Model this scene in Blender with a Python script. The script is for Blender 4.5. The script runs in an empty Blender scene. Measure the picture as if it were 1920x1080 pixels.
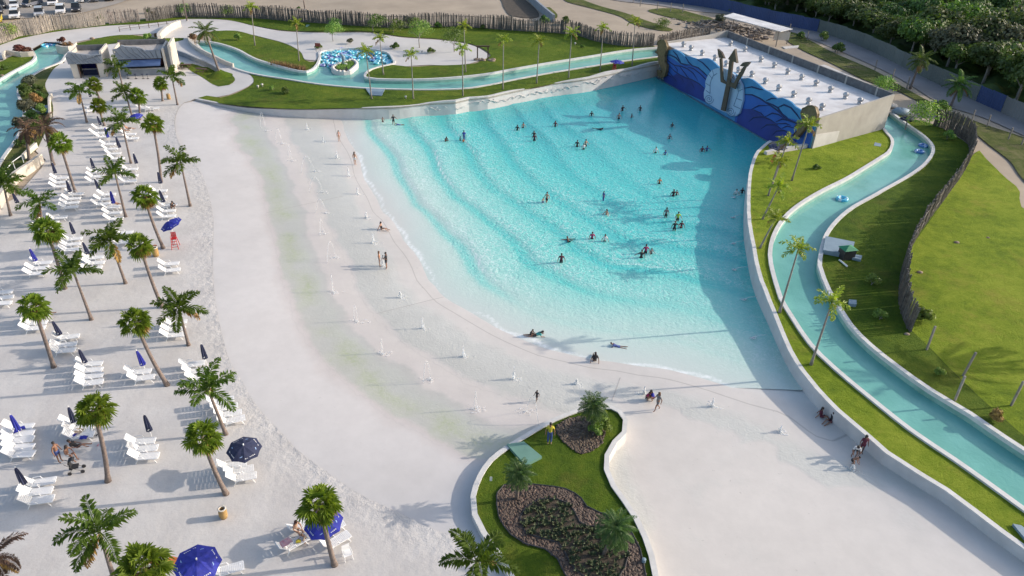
import bpy, bmesh, math, random
import numpy as np
from mathutils import Vector, Matrix, Euler
from mathutils.geometry import delaunay_2d_cdt
R = math.radians
random.seed(7)
sc = bpy.context.scene
col = sc.collection
# ------------------------------------------------------------------ camera
CAMZ, PITCH, ROLL, FPX = 36.0, R(32), R(2.0), 1347.0
_r = Vector((1, 0, 0)); _u = Vector((0, math.sin(PITCH), math.cos(PITCH))); FW = Vector((0, math.cos(PITCH), -math.sin(PITCH)))
RX = _r * math.cos(ROLL) + _u * math.sin(ROLL)
UY = _u * math.cos(ROLL) - _r * math.sin(ROLL)
CAM = Vector((0, 0, CAMZ))
cd = bpy.data.cameras.new('camera'); co = bpy.data.objects.new('camera', cd); col.objects.link(co)
co.matrix_world = Matrix(((RX.x, UY.x, -FW.x, CAM.x), (RX.y, UY.y, -FW.y, CAM.y), (RX.z, UY.z, -FW.z, CAM.z), (0, 0, 0, 1)))
cd.lens = 36 * FPX / 1920; cd.sensor_width = 36; cd.clip_end = 3000; cd.clip_start = 0.5
sc.camera = co
# ------------------------------------------------------------------ light
SUN_EL, SUN_AZ = R(22), R(79)          # azimuth from +Y towards +X
w = bpy.data.worlds.new('World'); sc.world = w; w.use_nodes = True
nt = w.node_tree; bg = nt.nodes['Background']; sky = nt.nodes.new('ShaderNodeTexSky')
sky.sky_type = 'NISHITA'; sky.sun_disc = False; sky.sun_elevation = SUN_EL; sky.sun_rotation = SUN_AZ
sky.air_density = 1.0; sky.dust_density = 2.2; sky.ozone_density = 1.0
nt.links.new(sky.outputs[0], bg.inputs[0]); bg.inputs[1].default_value = 0.15
sd = bpy.data.lights.new('sun', 'SUN'); sd.energy = 2.8; sd.angle = R(0.6); sd.color = (1.0, 0.89, 0.765)
so = bpy.data.objects.new('sun', sd); col.objects.link(so)
SDIR = Vector((math.sin(SUN_AZ) * math.cos(SUN_EL), math.cos(SUN_AZ) * math.cos(SUN_EL), math.sin(SUN_EL)))
so.rotation_euler = SDIR.to_track_quat('Z', 'Y').to_euler(); so.location = (0, 60, 90)
sc.view_settings.view_transform = 'Standard'; sc.view_settings.look = 'None'
sc.view_settings.exposure = 0.68; sc.view_settings.gamma = 1.0
sc.render.engine = 'CYCLES'
sc.cycles.transparent_max_bounces = 12; sc.cycles.max_bounces = 6

# ------------------------------------------------------------------ projection: a photo pixel to a point on a height
def ray(px, py):
    return (FW * FPX + RX * (px - 960) + UY * (540 - py)).normalized()
def P(px, py, z=0.0):
    d = ray(px, py); dz = min(d.z, -0.02); t = (z - CAMZ) / dz
    return Vector((d.x * t, d.y * t, z))
def PT(px, py, f, dz=0.0):
    z = 1.0
    for _ in range(7):
        p = P(px, py, z + dz); z = f(p.x, p.y)
    return Vector((p.x, p.y, z + dz))
def pix(p):
    q = Vector(p) - CAM; k = FPX / q.dot(FW)
    return 960 + q.dot(RX) * k, 540 - q.dot(UY) * k
def above(base, px, py):
    """the point on the ray of a pixel that stands over the base (same depth y)"""
    d = ray(px, py); t = (base.y - CAM.y) / d.y
    return CAM + d * t
def sst(a, b, x):
    t = min(1, max(0, (x - a) / (b - a))); return t * t * (3 - 2 * t)
def terr(x, y):
    """height of the land outside the pool (water of the wave pool is 0)"""
    n = float(np.interp(x, [-50, -38, -15, 18, 60], [1.0, 1.55, 1.7, 2.2, 2.0])) 
    k = sst(78, 90, y); a = 1.0 + (n - 1.0) * k
    e = 1.15 + .9 * sst(44, 66, y); f = min(1, max(0, (x - 4) / 12)) * (1 - k)
    return a * (1 - f) + e * f if k < 1 else a
def cr(pts, step=1.0, closed=False):
    """smooth curve through points (centripetal enough Catmull-Rom)"""
    n = len(pts); out = []
    rng = range(n) if closed else range(n - 1)
    for i in rng:
        if closed: a, b, c, d = pts[(i - 1) % n], pts[i], pts[(i + 1) % n], pts[(i + 2) % n]
        else: a, b, c, d = pts[max(i - 1, 0)], pts[i], pts[i + 1], pts[min(i + 2, n - 1)]
        k = max(1, int((c - b).length / step))
        for j in range(k):
            t = j / k
            out.append(0.5 * ((2 * b) + (c - a) * t + (2 * a - 5 * b + 4 * c - d) * t * t + (3 * b - a - 3 * c + d) * t ** 3))
    if not closed: out.append(pts[-1].copy())
    return out
def pl(s):
    v = [float(t) for t in s.replace(',', ' ').split()]
    return list(zip(v[0::2], v[1::2]))
def segdist(X, Y, poly, closed=False):
    X = np.asarray(X, float); Y = np.asarray(Y, float); best = np.full(X.shape, 1e9)
    n = len(poly)
    for i in range(n if closed else n - 1):
        a = poly[i]; b = poly[(i + 1) % n]
        dx, dy = b[0] - a[0], b[1] - a[1]; L = dx * dx + dy * dy + 1e-9
        t = np.clip(((X - a[0]) * dx + (Y - a[1]) * dy) / L, 0, 1)
        best = np.minimum(best, np.hypot(X - a[0] - t * dx, Y - a[1] - t * dy))
    return best
def inside(X, Y, poly):
    X = np.asarray(X, float); Y = np.asarray(Y, float); c = np.zeros(X.shape, bool); n = len(poly)
    for i in range(n):
        x1, y1 = poly[i][0], poly[i][1]; x2, y2 = poly[i - 1][0], poly[i - 1][1]
        if y1 == y2: continue
        m = ((y1 > Y) != (y2 > Y)) & (X < (x2 - x1) * (Y - y1) / (y2 - y1) + x1)
        c ^= m
    return c

# ------------------------------------------------------------------ properties and object helpers
def tag(o, label=None, cat=None, group=None, kind=None):
    if label: o['label'] = label
    if cat: o['category'] = cat
    if group: o['group'] = group
    if kind: o['kind'] = kind
    return o
def empty(name, loc, rz=0, sc_=1.0):
    o = bpy.data.objects.new(name, None); col.objects.link(o); o.location = loc; o.rotation_euler = (0, 0, rz)
    o.scale = (sc_,) * 3 if not hasattr(sc_, '__len__') else sc_; o.empty_display_size = 0.3
    return o
def children(o): return [c for c in bpy.data.objects if c.parent == o]
KIDS = {}
def link(o, parent=None):
    col.objects.link(o)
    if parent is not None:
        o.parent = parent; KIDS.setdefault(parent.name, []).append(o)
    return o
def copy_tree(o, parent=None):
    c = o.copy(); link(c, parent)
    for ch in KIDS.get(o.name, []): copy_tree(ch, c)
    return c
class MB:
    def __init__(s): s.v = []; s.f = []; s.m = []; s.mi = 0
    def add(s, vs, fs):
        n = len(s.v); s.v.extend([tuple(v) for v in vs]); s.f.extend([tuple(i + n for i in f) for f in fs]); s.m.extend([s.mi] * len(fs))
        return s
    def box(s, c, d, rz=0, M=None):
        x, y, z = d[0] / 2, d[1] / 2, d[2] / 2; cs, sn = math.cos(rz), math.sin(rz)
        vs = []
        for i in (-1, 1):
            for j in (-1, 1):
                for k in (-1, 1):
                    p = Vector((i * x * cs - j * y * sn + c[0], i * x * sn + j * y * cs + c[1], k * z + c[2]))
                    vs.append(M @ p if M else p)
        return s.add(vs, [(0, 1, 3, 2), (4, 6, 7, 5), (0, 4, 5, 1), (2, 3, 7, 6), (0, 2, 6, 4), (1, 5, 7, 3)])
    def prism(s, poly, z0, z1):
        n = len(poly)
        f0 = z0 if callable(z0) else (lambda x, y: z0); f1 = z1 if callable(z1) else (lambda x, y: z1)
        vs = [(p[0], p[1], f0(p[0], p[1])) for p in poly] + [(p[0], p[1], f1(p[0], p[1])) for p in poly]
        return s.add(vs, [tuple(range(n))[::-1], tuple(range(n, 2 * n))] + [(i, (i + 1) % n, n + (i + 1) % n, n + i) for i in range(n)])
    def plate(s, poly, O, U, V, N, t):
        """outline poly in (u,v) on a plane, thickness t along N"""
        n = len(poly); a = [O + U * p[0] + V * p[1] for p in poly]; b = [q + N * t for q in a]
        return s.add(a + b, [tuple(range(n))[::-1], tuple(range(n, 2 * n))] + [(i, (i + 1) % n, n + (i + 1) % n, n + i) for i in range(n)])
    def tube(s, path, rad, n=8, cap=True):
        if not hasattr(rad, '__len__'): rad = [rad] * len(path)
        path = [Vector(p) for p in path]; vs = []; up = None
        for i, p in enumerate(path):
            t = (path[min(i + 1, len(path) - 1)] - path[max(i - 1, 0)]).normalized()
            if up is None: up = Vector((0, 0, 1)) if abs(t.z) < .9 else Vector((1, 0, 0))
            a = t.cross(up).normalized(); b = a.cross(t).normalized(); up = b
            for k in range(n):
                q = 2 * math.pi * k / n; vs.append(p + (a * math.cos(q) + b * math.sin(q)) * rad[i])
        fs = [(i * n + k, i * n + (k + 1) % n, (i + 1) * n + (k + 1) % n, (i + 1) * n + k) for i in range(len(path) - 1) for k in range(n)]
        if cap: fs += [tuple(range(n))[::-1], tuple(range((len(path) - 1) * n, len(path) * n))]
        return s.add(vs, fs)
    def lathe(s, prof, n=16, c=(0, 0, 0)):
        vs = [(c[0] + r * math.cos(2 * math.pi * k / n), c[1] + r * math.sin(2 * math.pi * k / n), c[2] + z) for r, z in prof for k in range(n)]
        fs = [(i * n + k, i * n + (k + 1) % n, (i + 1) * n + (k + 1) % n, (i + 1) * n + k) for i in range(len(prof) - 1) for k in range(n)]
        return s.add(vs, fs)
    def ell(s, c, r, nu=10, nv=7, M=None):
        vs = []; c = Vector(c)
        for j in range(nv + 1):
            th = math.pi * j / nv
            for k in range(nu):
                ph = 2 * math.pi * k / nu
                p = Vector((r[0] * math.sin(th) * math.cos(ph), r[1] * math.sin(th) * math.sin(ph), r[2] * math.cos(th)))
                if M: p = M @ p
                vs.append(c + p)
        return s.add(vs, [(j * nu + k, j * nu + (k + 1) % nu, (j + 1) * nu + (k + 1) % nu, (j + 1) * nu + k) for j in range(nv) for k in range(nu)])
    def mesh(s, name, mats, smooth=False):
        me = bpy.data.meshes.new(name); me.from_pydata(s.v, [], s.f)
        if not isinstance(mats, (list, tuple)): mats = [mats]
        for m in mats: me.materials.append(m)
        if len(mats) > 1: me.polygons.foreach_set('material_index', s.m)
        if smooth: me.polygons.foreach_set('use_smooth', [True] * len(s.f))
        me.update(); return me
    def build(s, name, mats, parent=None, smooth=False):
        return link(bpy.data.objects.new(name, s.mesh(name, mats, smooth)), parent)

# ------------------------------------------------------------------ materials
def newmat(name):
    m = bpy.data.materials.new(name); m.use_nodes = True
    return m, m.node_tree, m.node_tree.nodes['Principled BSDF']
def N(nt, typ, **kw):
    n = nt.nodes.new(typ)
    for k, v in kw.items():
        if k in n.inputs.keys(): n.inputs[k].default_value = v
        else: setattr(n, k, v)
    return n
def ramp(nt, src, stops):
    r = nt.nodes.new('ShaderNodeValToRGB'); e = r.color_ramp.elements
    while len(e) < len(stops): e.new(0.5)
    for i, (p, c) in enumerate(stops):
        e[i].position = p; e[i].color = (c[0], c[1], c[2], 1) if len(c) == 3 else c
    nt.links.new(src, r.inputs[0]); return r.outputs[0]
def noise(nt, scale, detail=4, rough=0.55, vec=None, dist=0.0):
    n = N(nt, 'ShaderNodeTexNoise', Scale=scale, Detail=detail, Roughness=rough, Distortion=dist)
    if vec is not None: nt.links.new(vec, n.inputs['Vector'])
    return n.outputs['Fac']
def pos(nt): return nt.nodes.new('ShaderNodeNewGeometry').outputs['Position']
def mixc(nt, f, a, b, mode='MIX'):
    m = nt.nodes.new('ShaderNodeMix'); m.data_type = 'RGBA'; m.blend_type = mode
    for s, v in ((0, f), (6, a), (7, b)):
        if isinstance(v, (tuple, float, int)): m.inputs[s].default_value = (*v, 1) if isinstance(v, tuple) and len(v) == 3 else v
        else: nt.links.new(v, m.inputs[s])
    return m.outputs[2]
def math_(nt, op, a, b=0.5, c=None, clamp=False):
    m = nt.nodes.new('ShaderNodeMath'); m.operation = op; m.use_clamp = clamp
    for i, v in enumerate((a, b) if c is None else (a, b, c)):
        if isinstance(v, (float, int)): m.inputs[i].default_value = v
        else: nt.links.new(v, m.inputs[i])
    return m.outputs[0]
def bump(nt, bs, h, strength, dist=0.05):
    b = N(nt, 'ShaderNodeBump', Strength=strength, Distance=dist); nt.links.new(h, b.inputs['Height'])
    nt.links.new(b.outputs[0], bs.inputs['Normal']); return b
def leafy(nt, b, c, k=.38):
    tl = nt.nodes.new('ShaderNodeBsdfTranslucent'); h = N(nt, 'ShaderNodeHueSaturation', Value=1.5, Saturation=1.1); nt.links.new(c, h.inputs['Color']); nt.links.new(h.outputs[0], tl.inputs[0])
    m = nt.nodes.new('ShaderNodeMixShader'); m.inputs[0].default_value = k; nt.links.new(b.outputs[0], m.inputs[1]); nt.links.new(tl.outputs[0], m.inputs[2]); nt.links.new(m.outputs[0], nt.nodes['Material Output'].inputs[0])
def mat(name, c1, c2=None, scale=1.0, rough=0.7, bmp=0.0, bscale=20.0, bdist=0.03, rnd=0.0, metal=0.0, world=True, alpha=None, spec=None, detail=4):
    m, nt, b = newmat(name)
    c2 = c2 or tuple(x * .82 for x in c1)
    vec = pos(nt) if world else nt.nodes.new('ShaderNodeTexCoord').outputs['Object']
    n = noise(nt, scale, detail, 0.6, vec)
    c = ramp(nt, n, [(0.3, c2), (0.7, c1)])
    if rnd:
        oi = nt.nodes.new('ShaderNodeObjectInfo').outputs['Random']
        h = N(nt, 'ShaderNodeHueSaturation'); nt.links.new(c, h.inputs['Color'])
        nt.links.new(math_(nt, 'MULTIPLY_ADD', oi, rnd, 1 - rnd / 2), h.inputs['Value'])
        nt.links.new(math_(nt, 'MULTIPLY_ADD', oi, rnd * .06, 0.5 - rnd * .03), h.inputs['Hue']); c = h.outputs[0]
    nt.links.new(c, b.inputs['Base Color']); b.inputs['Roughness'].default_value = rough; b.inputs['Metallic'].default_value = metal
    if spec is not None: b.inputs['Specular IOR Level'].default_value = spec
    if bmp: bump(nt, b, noise(nt, bscale, 5, 0.6, vec), bmp, bdist)
    if alpha is not None: b.inputs['Alpha'].default_value = alpha
    if 'leaf' in name: leafy(nt, b, c)
    return m
M = {}
M['concrete'] = mat('pale_concrete', (.58, .555, .53), (.50, .48, .46), .25, .8, .15, 8, .02)
M['wall'] = mat('painted_wall', (.60, .58, .57), (.48, .46, .45), .6, .75, .25, 3, .03)
M['coping'] = mat('coping', (.66, .645, .62), (.52, .51, .49), 1.2, .7, .1, 10, .01)
M['white'] = mat('white_plastic', (.80, .80, .80), (.74, .74, .74), 2, .45, world=False)
M['whitepaint'] = mat('white_roof', (.80, .79, .78), (.66, .64, .62), .5, .7, .1, 4, .02)
M['cream'] = mat('cream_render', (.60, .55, .48), (.48, .44, .38), .8, .85, .2, 6, .02)
M['block'] = mat('grey_block', (.17, .17, .175), (.09, .09, .095), 1.5, .9, .5, 6, .05)
M['blockpale'] = mat('rendered_block', (.42, .395, .36), (.33, .31, .28), .5, .9, .15, 8, .02)
M['darkwood'] = mat('dark_wood', (.10, .06, .04), (.06, .035, .025), 3, .8)
M['metal'] = mat('galvanised', (.50, .51, .52), (.36, .37, .39), 3, .5, metal=.25)
M['darkmetal'] = mat('dark_metal', (.05, .05, .055), None, 3, .5, metal=.3)
M['navy'] = mat('navy_cloth', (.026, .034, .085), (.016, .021, .055), 4, .8, .3, 30, .01, world=False)
M['blue'] = mat('blue_cloth', (.025, .035, .36), (.015, .02, .22), 4, .7, .3, 30, .01, world=False)
M['red'] = mat('red_paint', (.50, .025, .03), None, 3, .5)
M['bark'] = mat('palm_bark', (.24, .19, .165), (.12, .095, .085), 6, .9, .6, 14, .03)
M['barkgrey'] = mat('grey_bark', (.30, .27, .24), (.19, .17, .15), 3, .85, .3, 10, .02)
M['crownshaft'] = mat('crownshaft', (.30, .32, .08), (.16, .22, .05), 4, .5)
M['fan'] = mat('fan_leaf', (.19, .25, .035), (.07, .12, .018), 2.2, .6, rnd=.35, spec=.15)
M['feather'] = mat('feather_leaf', (.10, .155, .024), (.05, .09, .016), 2.0, .6, rnd=.35, spec=.15)
M['lime'] = mat('lime_leaf', (.34, .38, .045), (.14, .22, .025), 2.0, .5, rnd=.3)
M['youngleaf'] = mat('young_leaf', (.13, .27, .03), (.06, .15, .02), 3, .45, rnd=.2)
M['dead'] = mat('dead_frond', (.34, .20, .05), (.20, .12, .04), 3, .8, rnd=.3)
M['brown'] = mat('brown_frond', (.13, .075, .045), (.06, .04, .028), 3, .9, rnd=.3)
M['gold'] = mat('gold_relief', (.22, .155, .075), (.13, .095, .045), 2.5, .5, .3, 6, .05, metal=.2)
M['bronze'] = mat('bronze_paint', (.10, .07, .043), (.065, .046, .03), 1.5, .5)
def leafmat(name, c1, c2, c3, scale=.5, rnd=.3):
    m, nt, b = newmat(name); p = pos(nt)
    c = ramp(nt, noise(nt, scale, 3, .6, p), [(.28, c2), (.5, c1), (.72, c3)])
    oi = nt.nodes.new('ShaderNodeObjectInfo').outputs['Random']
    h = N(nt, 'ShaderNodeHueSaturation'); nt.links.new(c, h.inputs['Color'])
    nt.links.new(math_(nt, 'MULTIPLY_ADD', oi, rnd, 1 - rnd / 2), h.inputs['Value'])
    nt.links.new(math_(nt, 'MULTIPLY_ADD', oi, .05, .475), h.inputs['Hue'])
    nt.links.new(h.outputs[0], b.inputs['Base Color']); b.inputs['Roughness'].default_value = .6
    if 'leaf' in name: leafy(nt, b, h.outputs[0], .3)
    return m
M['tree1'] = leafmat('forest_leaf', (.065, .11, .025), (.03, .06, .016), (.12, .17, .035), .4, .6)
M['tree2'] = leafmat('bush_leaf', (.08, .15, .025), (.035, .075, .015), (.17, .25, .04), .8, .3)
M['tree3'] = leafmat('pale_leaf', (.17, .27, .05), (.08, .15, .03), (.30, .38, .08), .8, .3)
M['tree4'] = leafmat('grey_leaf', (.09, .10, .055), (.04, .05, .03), (.16, .16, .10), .8, .3)
M['redleaf'] = leafmat('red_leaf', (.14, .04, .03), (.07, .025, .02), (.22, .08, .05), 1, .2)
M['rust'] = leafmat('rust_grass', (.20, .10, .045), (.11, .055, .03), (.30, .17, .08), 2, .2)

def grassmat(name, c1, c2, c3, bd=.2):
    m, nt, b = newmat(name); p = pos(nt)
    big = noise(nt, .12, 4, .6, p); fine = noise(nt, 5.0, 5, .7, p); mid = noise(nt, .9, 4, .65, p)
    c = ramp(nt, math_(nt, 'ADD', math_(nt, 'MULTIPLY', big, .45), math_(nt, 'ADD', math_(nt, 'MULTIPLY', mid, .35), math_(nt, 'MULTIPLY', fine, .2))),
             [(.38, c2), (.5, c1), (.62, c3)])
    dry = ramp(nt, noise(nt, .22, 6, .72, p), [(.54, (0, 0, 0)), (.70, (1, 1, 1))]); c = mixc(nt, math_(nt, 'MULTIPLY', dry, .55), c, (c3[0] * 1.15, c3[1] * .82, c3[2] * 1.6))
    nt.links.new(c, b.inputs['Base Color']); b.inputs['Roughness'].default_value = .95; b.inputs['Specular IOR Level'].default_value = .15
    bump(nt, b, math_(nt, 'ADD', math_(nt, 'MULTIPLY', mid, 1.2), math_(nt, 'ADD', fine, noise(nt, 14, 3, .7, p))), 1.0, bd)
    return m
M['grass'] = grassmat('lawn_grass', (.095, .155, .013), (.05, .10, .010), (.15, .20, .02))
M['grassE'] = grassmat('hill_grass', (.23, .32, .022), (.12, .20, .013), (.33, .40, .04), .28)
M['grassW'] = grassmat('wild_grass', (.10, .13, .03), (.05, .075, .02), (.20, .19, .08))
M['dirt'] = mat('tan_dirt', (.42, .345, .26), (.30, .245, .185), .12, .95, .4, 2, .1, detail=8)
M['dirtgrey'] = mat('grey_dirt', (.36, .32, .275), (.26, .235, .21), .2, .95, .4, 3, .06, detail=8)
M['road'] = mat('road_dust', (.26, .245, .245), (.20, .19, .19), .15, .95, .3, 3, .05, detail=8)
M['soil'] = mat('dark_soil', (.09, .07, .05), (.05, .04, .03), 1.2, .95, .8, 4, .1, detail=8)
M['forestfloor'] = mat('forest_floor', (.05, .06, .025), (.025, .03, .015), .4, .95, .5, 2, .2)

def sandmat():
    m, nt, b = newmat('beach_sand'); p = pos(nt)
    c = ramp(nt, noise(nt, .35, 6, .6, p), [(.3, (.50, .475, .455)), (.7, (.60, .575, .55))])
    fine = noise(nt, 9, 4, .6, p)
    c = mixc(nt, math_(nt, 'MULTIPLY', ramp(nt, fine, [(.35, (1, 1, 1)), (.5, (0, 0, 0))]), .22), c, (.40, .37, .35))
    nt.links.new(c, b.inputs['Base Color']); b.inputs['Roughness'].default_value = .95; b.inputs['Specular IOR Level'].default_value = .1
    v = N(nt, 'ShaderNodeTexVoronoi', Scale=2.3); v.feature = 'SMOOTH_F1'; nt.links.new(p, v.inputs['Vector'])
    h = math_(nt, 'ADD', math_(nt, 'MULTIPLY', v.outputs['Distance'], .5), math_(nt, 'ADD', math_(nt, 'MULTIPLY', noise(nt, 1.6, 4, .6, p), 1.0), math_(nt, 'MULTIPLY', fine, .35)))
    e = nt.nodes.new('ShaderNodeAttribute'); e.attribute_name = 'edge'
    st = math_(nt, 'MULTIPLY_ADD', e.outputs['Fac'], .5, .16)
    bb = bump(nt, b, h, .3, .16); nt.links.new(st, bb.inputs['Strength'])
    return m
M['sand'] = sandmat()

# ------------------------------------------------------------------ outlines traced in the photograph
SHORE_PX = pl("640,226 644,234 645,245 655,266 666,283 675,305 680,330 694,355 705,372 716,397 732,410 745,430 757,452 777,475 792,500 802,525 818,541 831,557 865,577 905,600 935,617 960,629 992,643 1022,655 1060,663 1110,675 1160,680 1197,687 1247,692 1285,701 1335,715 1372,727 1417,741 1460,750 1500,767 1545,800")
SHORE = cr([P(x, y, 0) for x, y in SHORE_PX], 1.2)
SANDE_PX = pl("365,187 345,193 335,203 328,225 330,250 337,272 352,295 373,318 389,355 397,390 400,410 400,445 399,495 401,539 404,565 415,622 432,680 455,717 480,760 525,809 555,842 605,880 650,912 692,937 755,965 792,985 830,999 885,1017 940,1060 985,1130 1010,1230")
SANDE = cr([P(x, y, 1.0) for x, y in SANDE_PX], 1.5)
NW_PX = pl("366,189 412,200 480,213 555,221 642,224 730,224 805,217 855,215 880,209 915,206 960,196 1035,181 1092,174 1160,160 1234,143")
EW_PX = pl("1437,292 1412,315 1401,342 1396,375 1394,410 1395,450 1402,495 1411,539 1425,575 1440,608 1472,680 1497,720 1522,752 1560,792 1580,809 1620,842 1652,870 1715,910 1765,940 1815,977 1865,1015 1920,1055 2010,1120 2120,1200")
SX = [p.x for p in SHORE]; SY = [p.y for p in SHORE]
MURA = P(1234, 146, 0); MURB = P(1519, 288, 0)
def zb_arr(X, Y):
    d1 = segdist(X, Y, SHORE); d2 = segdist(X, Y, SANDE)
    wet = inside(X, Y, WPOLY)
    t = d1 / (d1 + d2 + 1e-6)
    return np.where(wet, -np.minimum(1.45, .055 * d1), 1.0 * np.power(t, .9)), t, d1, wet
WPOLY = [(p.x, p.y) for p in SHORE]
def _close_w():
    far = [P(x, y, 0) for x, y in EW_PX[:14]][::-1]
    WPOLY.extend([(p.x + 3, p.y + 2) for p in far]); WPOLY.extend([(p.x, p.y) for p in (P(1640, 200, 0), P(1230, 90, 0), P(900, 150, 0), P(600, 200, 0))])
_close_w()
def zb(x, y):
    return float(zb_arr(np.array([x]), np.array([y]))[0][0])
zb0 = lambda x, y: max(0.0, zb(x, y))
NWALL = cr([PT(x, y, zb0) for x, y in NW_PX], 1.5)
EWALL = cr([PT(x, y, zb0) for x, y in EW_PX], 1.2)
BASIN = [(p.x, p.y) for p in NWALL] + [(MURB.x, MURB.y)] + [(p.x, p.y) for p in EWALL] + [(EWALL[-1].x, 8), (SANDE[-1].x, 8)] + [(p.x, p.y) for p in SANDE[::-1]][:-1]

def tri_sheet(name, poly, zf, mats, spacing=2.0, holes=(), attrs=None, parent=None, smooth=True, jitter=.25):
    """CDT sheet inside poly (xy tuples) and outside the holes, height zf(X,Y arrays)"""
    poly = [(p[0], p[1]) for p in poly]
    xs = [p[0] for p in poly]; ys = [p[1] for p in poly]
    def sub(pts, closed=True):
        o = []
        for i in range(len(pts)):
            a = pts[i]; b = pts[(i + 1) % len(pts)]; L = math.hypot(b[0] - a[0], b[1] - a[1]); k = max(1, int(L / (spacing * 1.5)))
            for j in range(k): o.append((a[0] + (b[0] - a[0]) * j / k, a[1] + (b[1] - a[1]) * j / k))
        return o
    loops = [sub(poly)] + [sub(h) for h in holes]
    vs = []; es = []
    for lp in loops:
        n0 = len(vs); vs += [Vector(p) for p in lp]; es += [(n0 + i, n0 + (i + 1) % len(lp)) for i in range(len(lp))]
    if spacing:
        gx = np.arange(min(xs) + spacing / 2, max(xs), spacing); gy = np.arange(min(ys) + spacing / 2, max(ys), spacing)
        GX, GY = np.meshgrid(gx, gy); rs = np.random.RandomState(3)
        GX = (GX + rs.uniform(-jitter, jitter, GX.shape) * spacing).ravel(); GY = (GY + rs.uniform(-jitter, jitter, GY.shape) * spacing).ravel()
        k = inside(GX, GY, poly)
        for lp in loops: k &= segdist(GX, GY, lp, True) > spacing * .4
        for h in holes: k &= ~inside(GX, GY, h)
        vs += [Vector(p) for p in zip(GX[k].tolist(), GY[k].tolist())]
    rv, re_, rf, *_ = delaunay_2d_cdt(vs, es, [], 0, 1e-4)
    X = np.array([v.x for v in rv]); Y = np.array([v.y for v in rv])
    F = np.array([f for f in rf if len(f) == 3]); cx = X[F].mean(1); cy = Y[F].mean(1)
    k = inside(cx, cy, poly)
    for h in holes: k &= ~inside(cx, cy, h)
    F = F[k]; Z = zf(X, Y)
    e1x = X[F[:, 1]] - X[F[:, 0]]; e1y = Y[F[:, 1]] - Y[F[:, 0]]; e2x = X[F[:, 2]] - X[F[:, 0]]; e2y = Y[F[:, 2]] - Y[F[:, 0]]
    flip = (e1x * e2y - e1y * e2x) < 0; F[flip] = F[flip][:, ::-1]
    me = bpy.data.meshes.new(name); me.from_pydata(list(zip(X.tolist(), Y.tolist(), np.asarray(Z, float).tolist())), [], F.tolist())
    for m in (mats if isinstance(mats, (list, tuple)) else [mats]): me.materials.append(m)
    if smooth: me.polygons.foreach_set('use_smooth', [True] * len(F))
    if attrs:
        for an, fn in attrs.items():
            a = me.attributes.new(an, 'FLOAT', 'POINT'); a.data.foreach_set('value', np.asarray(fn(X, Y), float))
    me.update(); return link(bpy.data.objects.new(name, me), parent)
terr_v = np.vectorize(terr)
def TZ(dz): return lambda X, Y: terr_v(X, Y) + dz

# rivers: banks traced at the coping
def bank(s, step=1.2): return cr([PT(x, y, terr) for x, y in pl(s)], step)
NR_UP = bank("367,79 390,80 412,84 445,95 480,113 530,128 560,135 575,136 587,132 597,122 602,108 604,98 640,93 690,93 725,100 735,112 737,120 715,125 695,131 684,139 684,147 705,150 780,151 855,147 917,140 960,132 1035,119 1110,107 1185,95 1234,91")
NR_LO = bank("372,84 382,95 412,110 437,127 480,140 555,152 630,162 730,168 855,168 917,160 960,151 1035,137 1110,125 1172,115 1235,107")
ER_L = bank("1645,215 1660,245 1674,262 1675,275 1668,288 1647,302 1615,322 1575,345 1527,370 1490,395 1467,420 1452,450 1447,482 1452,512 1460,540 1467,562 1490,600 1522,647 1565,690 1627,742 1710,808 1790,862 1865,915 1920,955 2010,1020 2100,1090")
ER_R = bank("1668,212 1685,225 1703,238 1727,255 1742,270 1746,282 1742,294 1727,312 1690,337 1640,365 1595,390 1565,415 1545,442 1536,470 1532,500 1540,525 1550,548 1565,572 1590,612 1627,650 1677,690 1740,735 1815,780 1855,808 1920,851 2010,905 2110,960")
WR_L = bank("60,92 69,107 62,117 50,124 25,137 0,152 -60,185 -90,230 -110,300")
WR_R = bank("136,92 122,105 112,118 80,131 55,146 38,160 32,180 41,200 42,230 32,257 18,278 4,297 -20,340")
WR_T = [PT(x, y, terr) for x, y in pl("84,79 105,80 125,84")]
NRIV = [(p.x, p.y) for p in NR_UP + NR_LO[::-1]]
ERIV = [(p.x, p.y) for p in ER_L + ER_R[::-1]]
WRIV = [(p.x, p.y) for p in WR_L[::-1] + WR_T + WR_R]
HOLES = [BASIN, NRIV, ERIV, WRIV]

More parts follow.
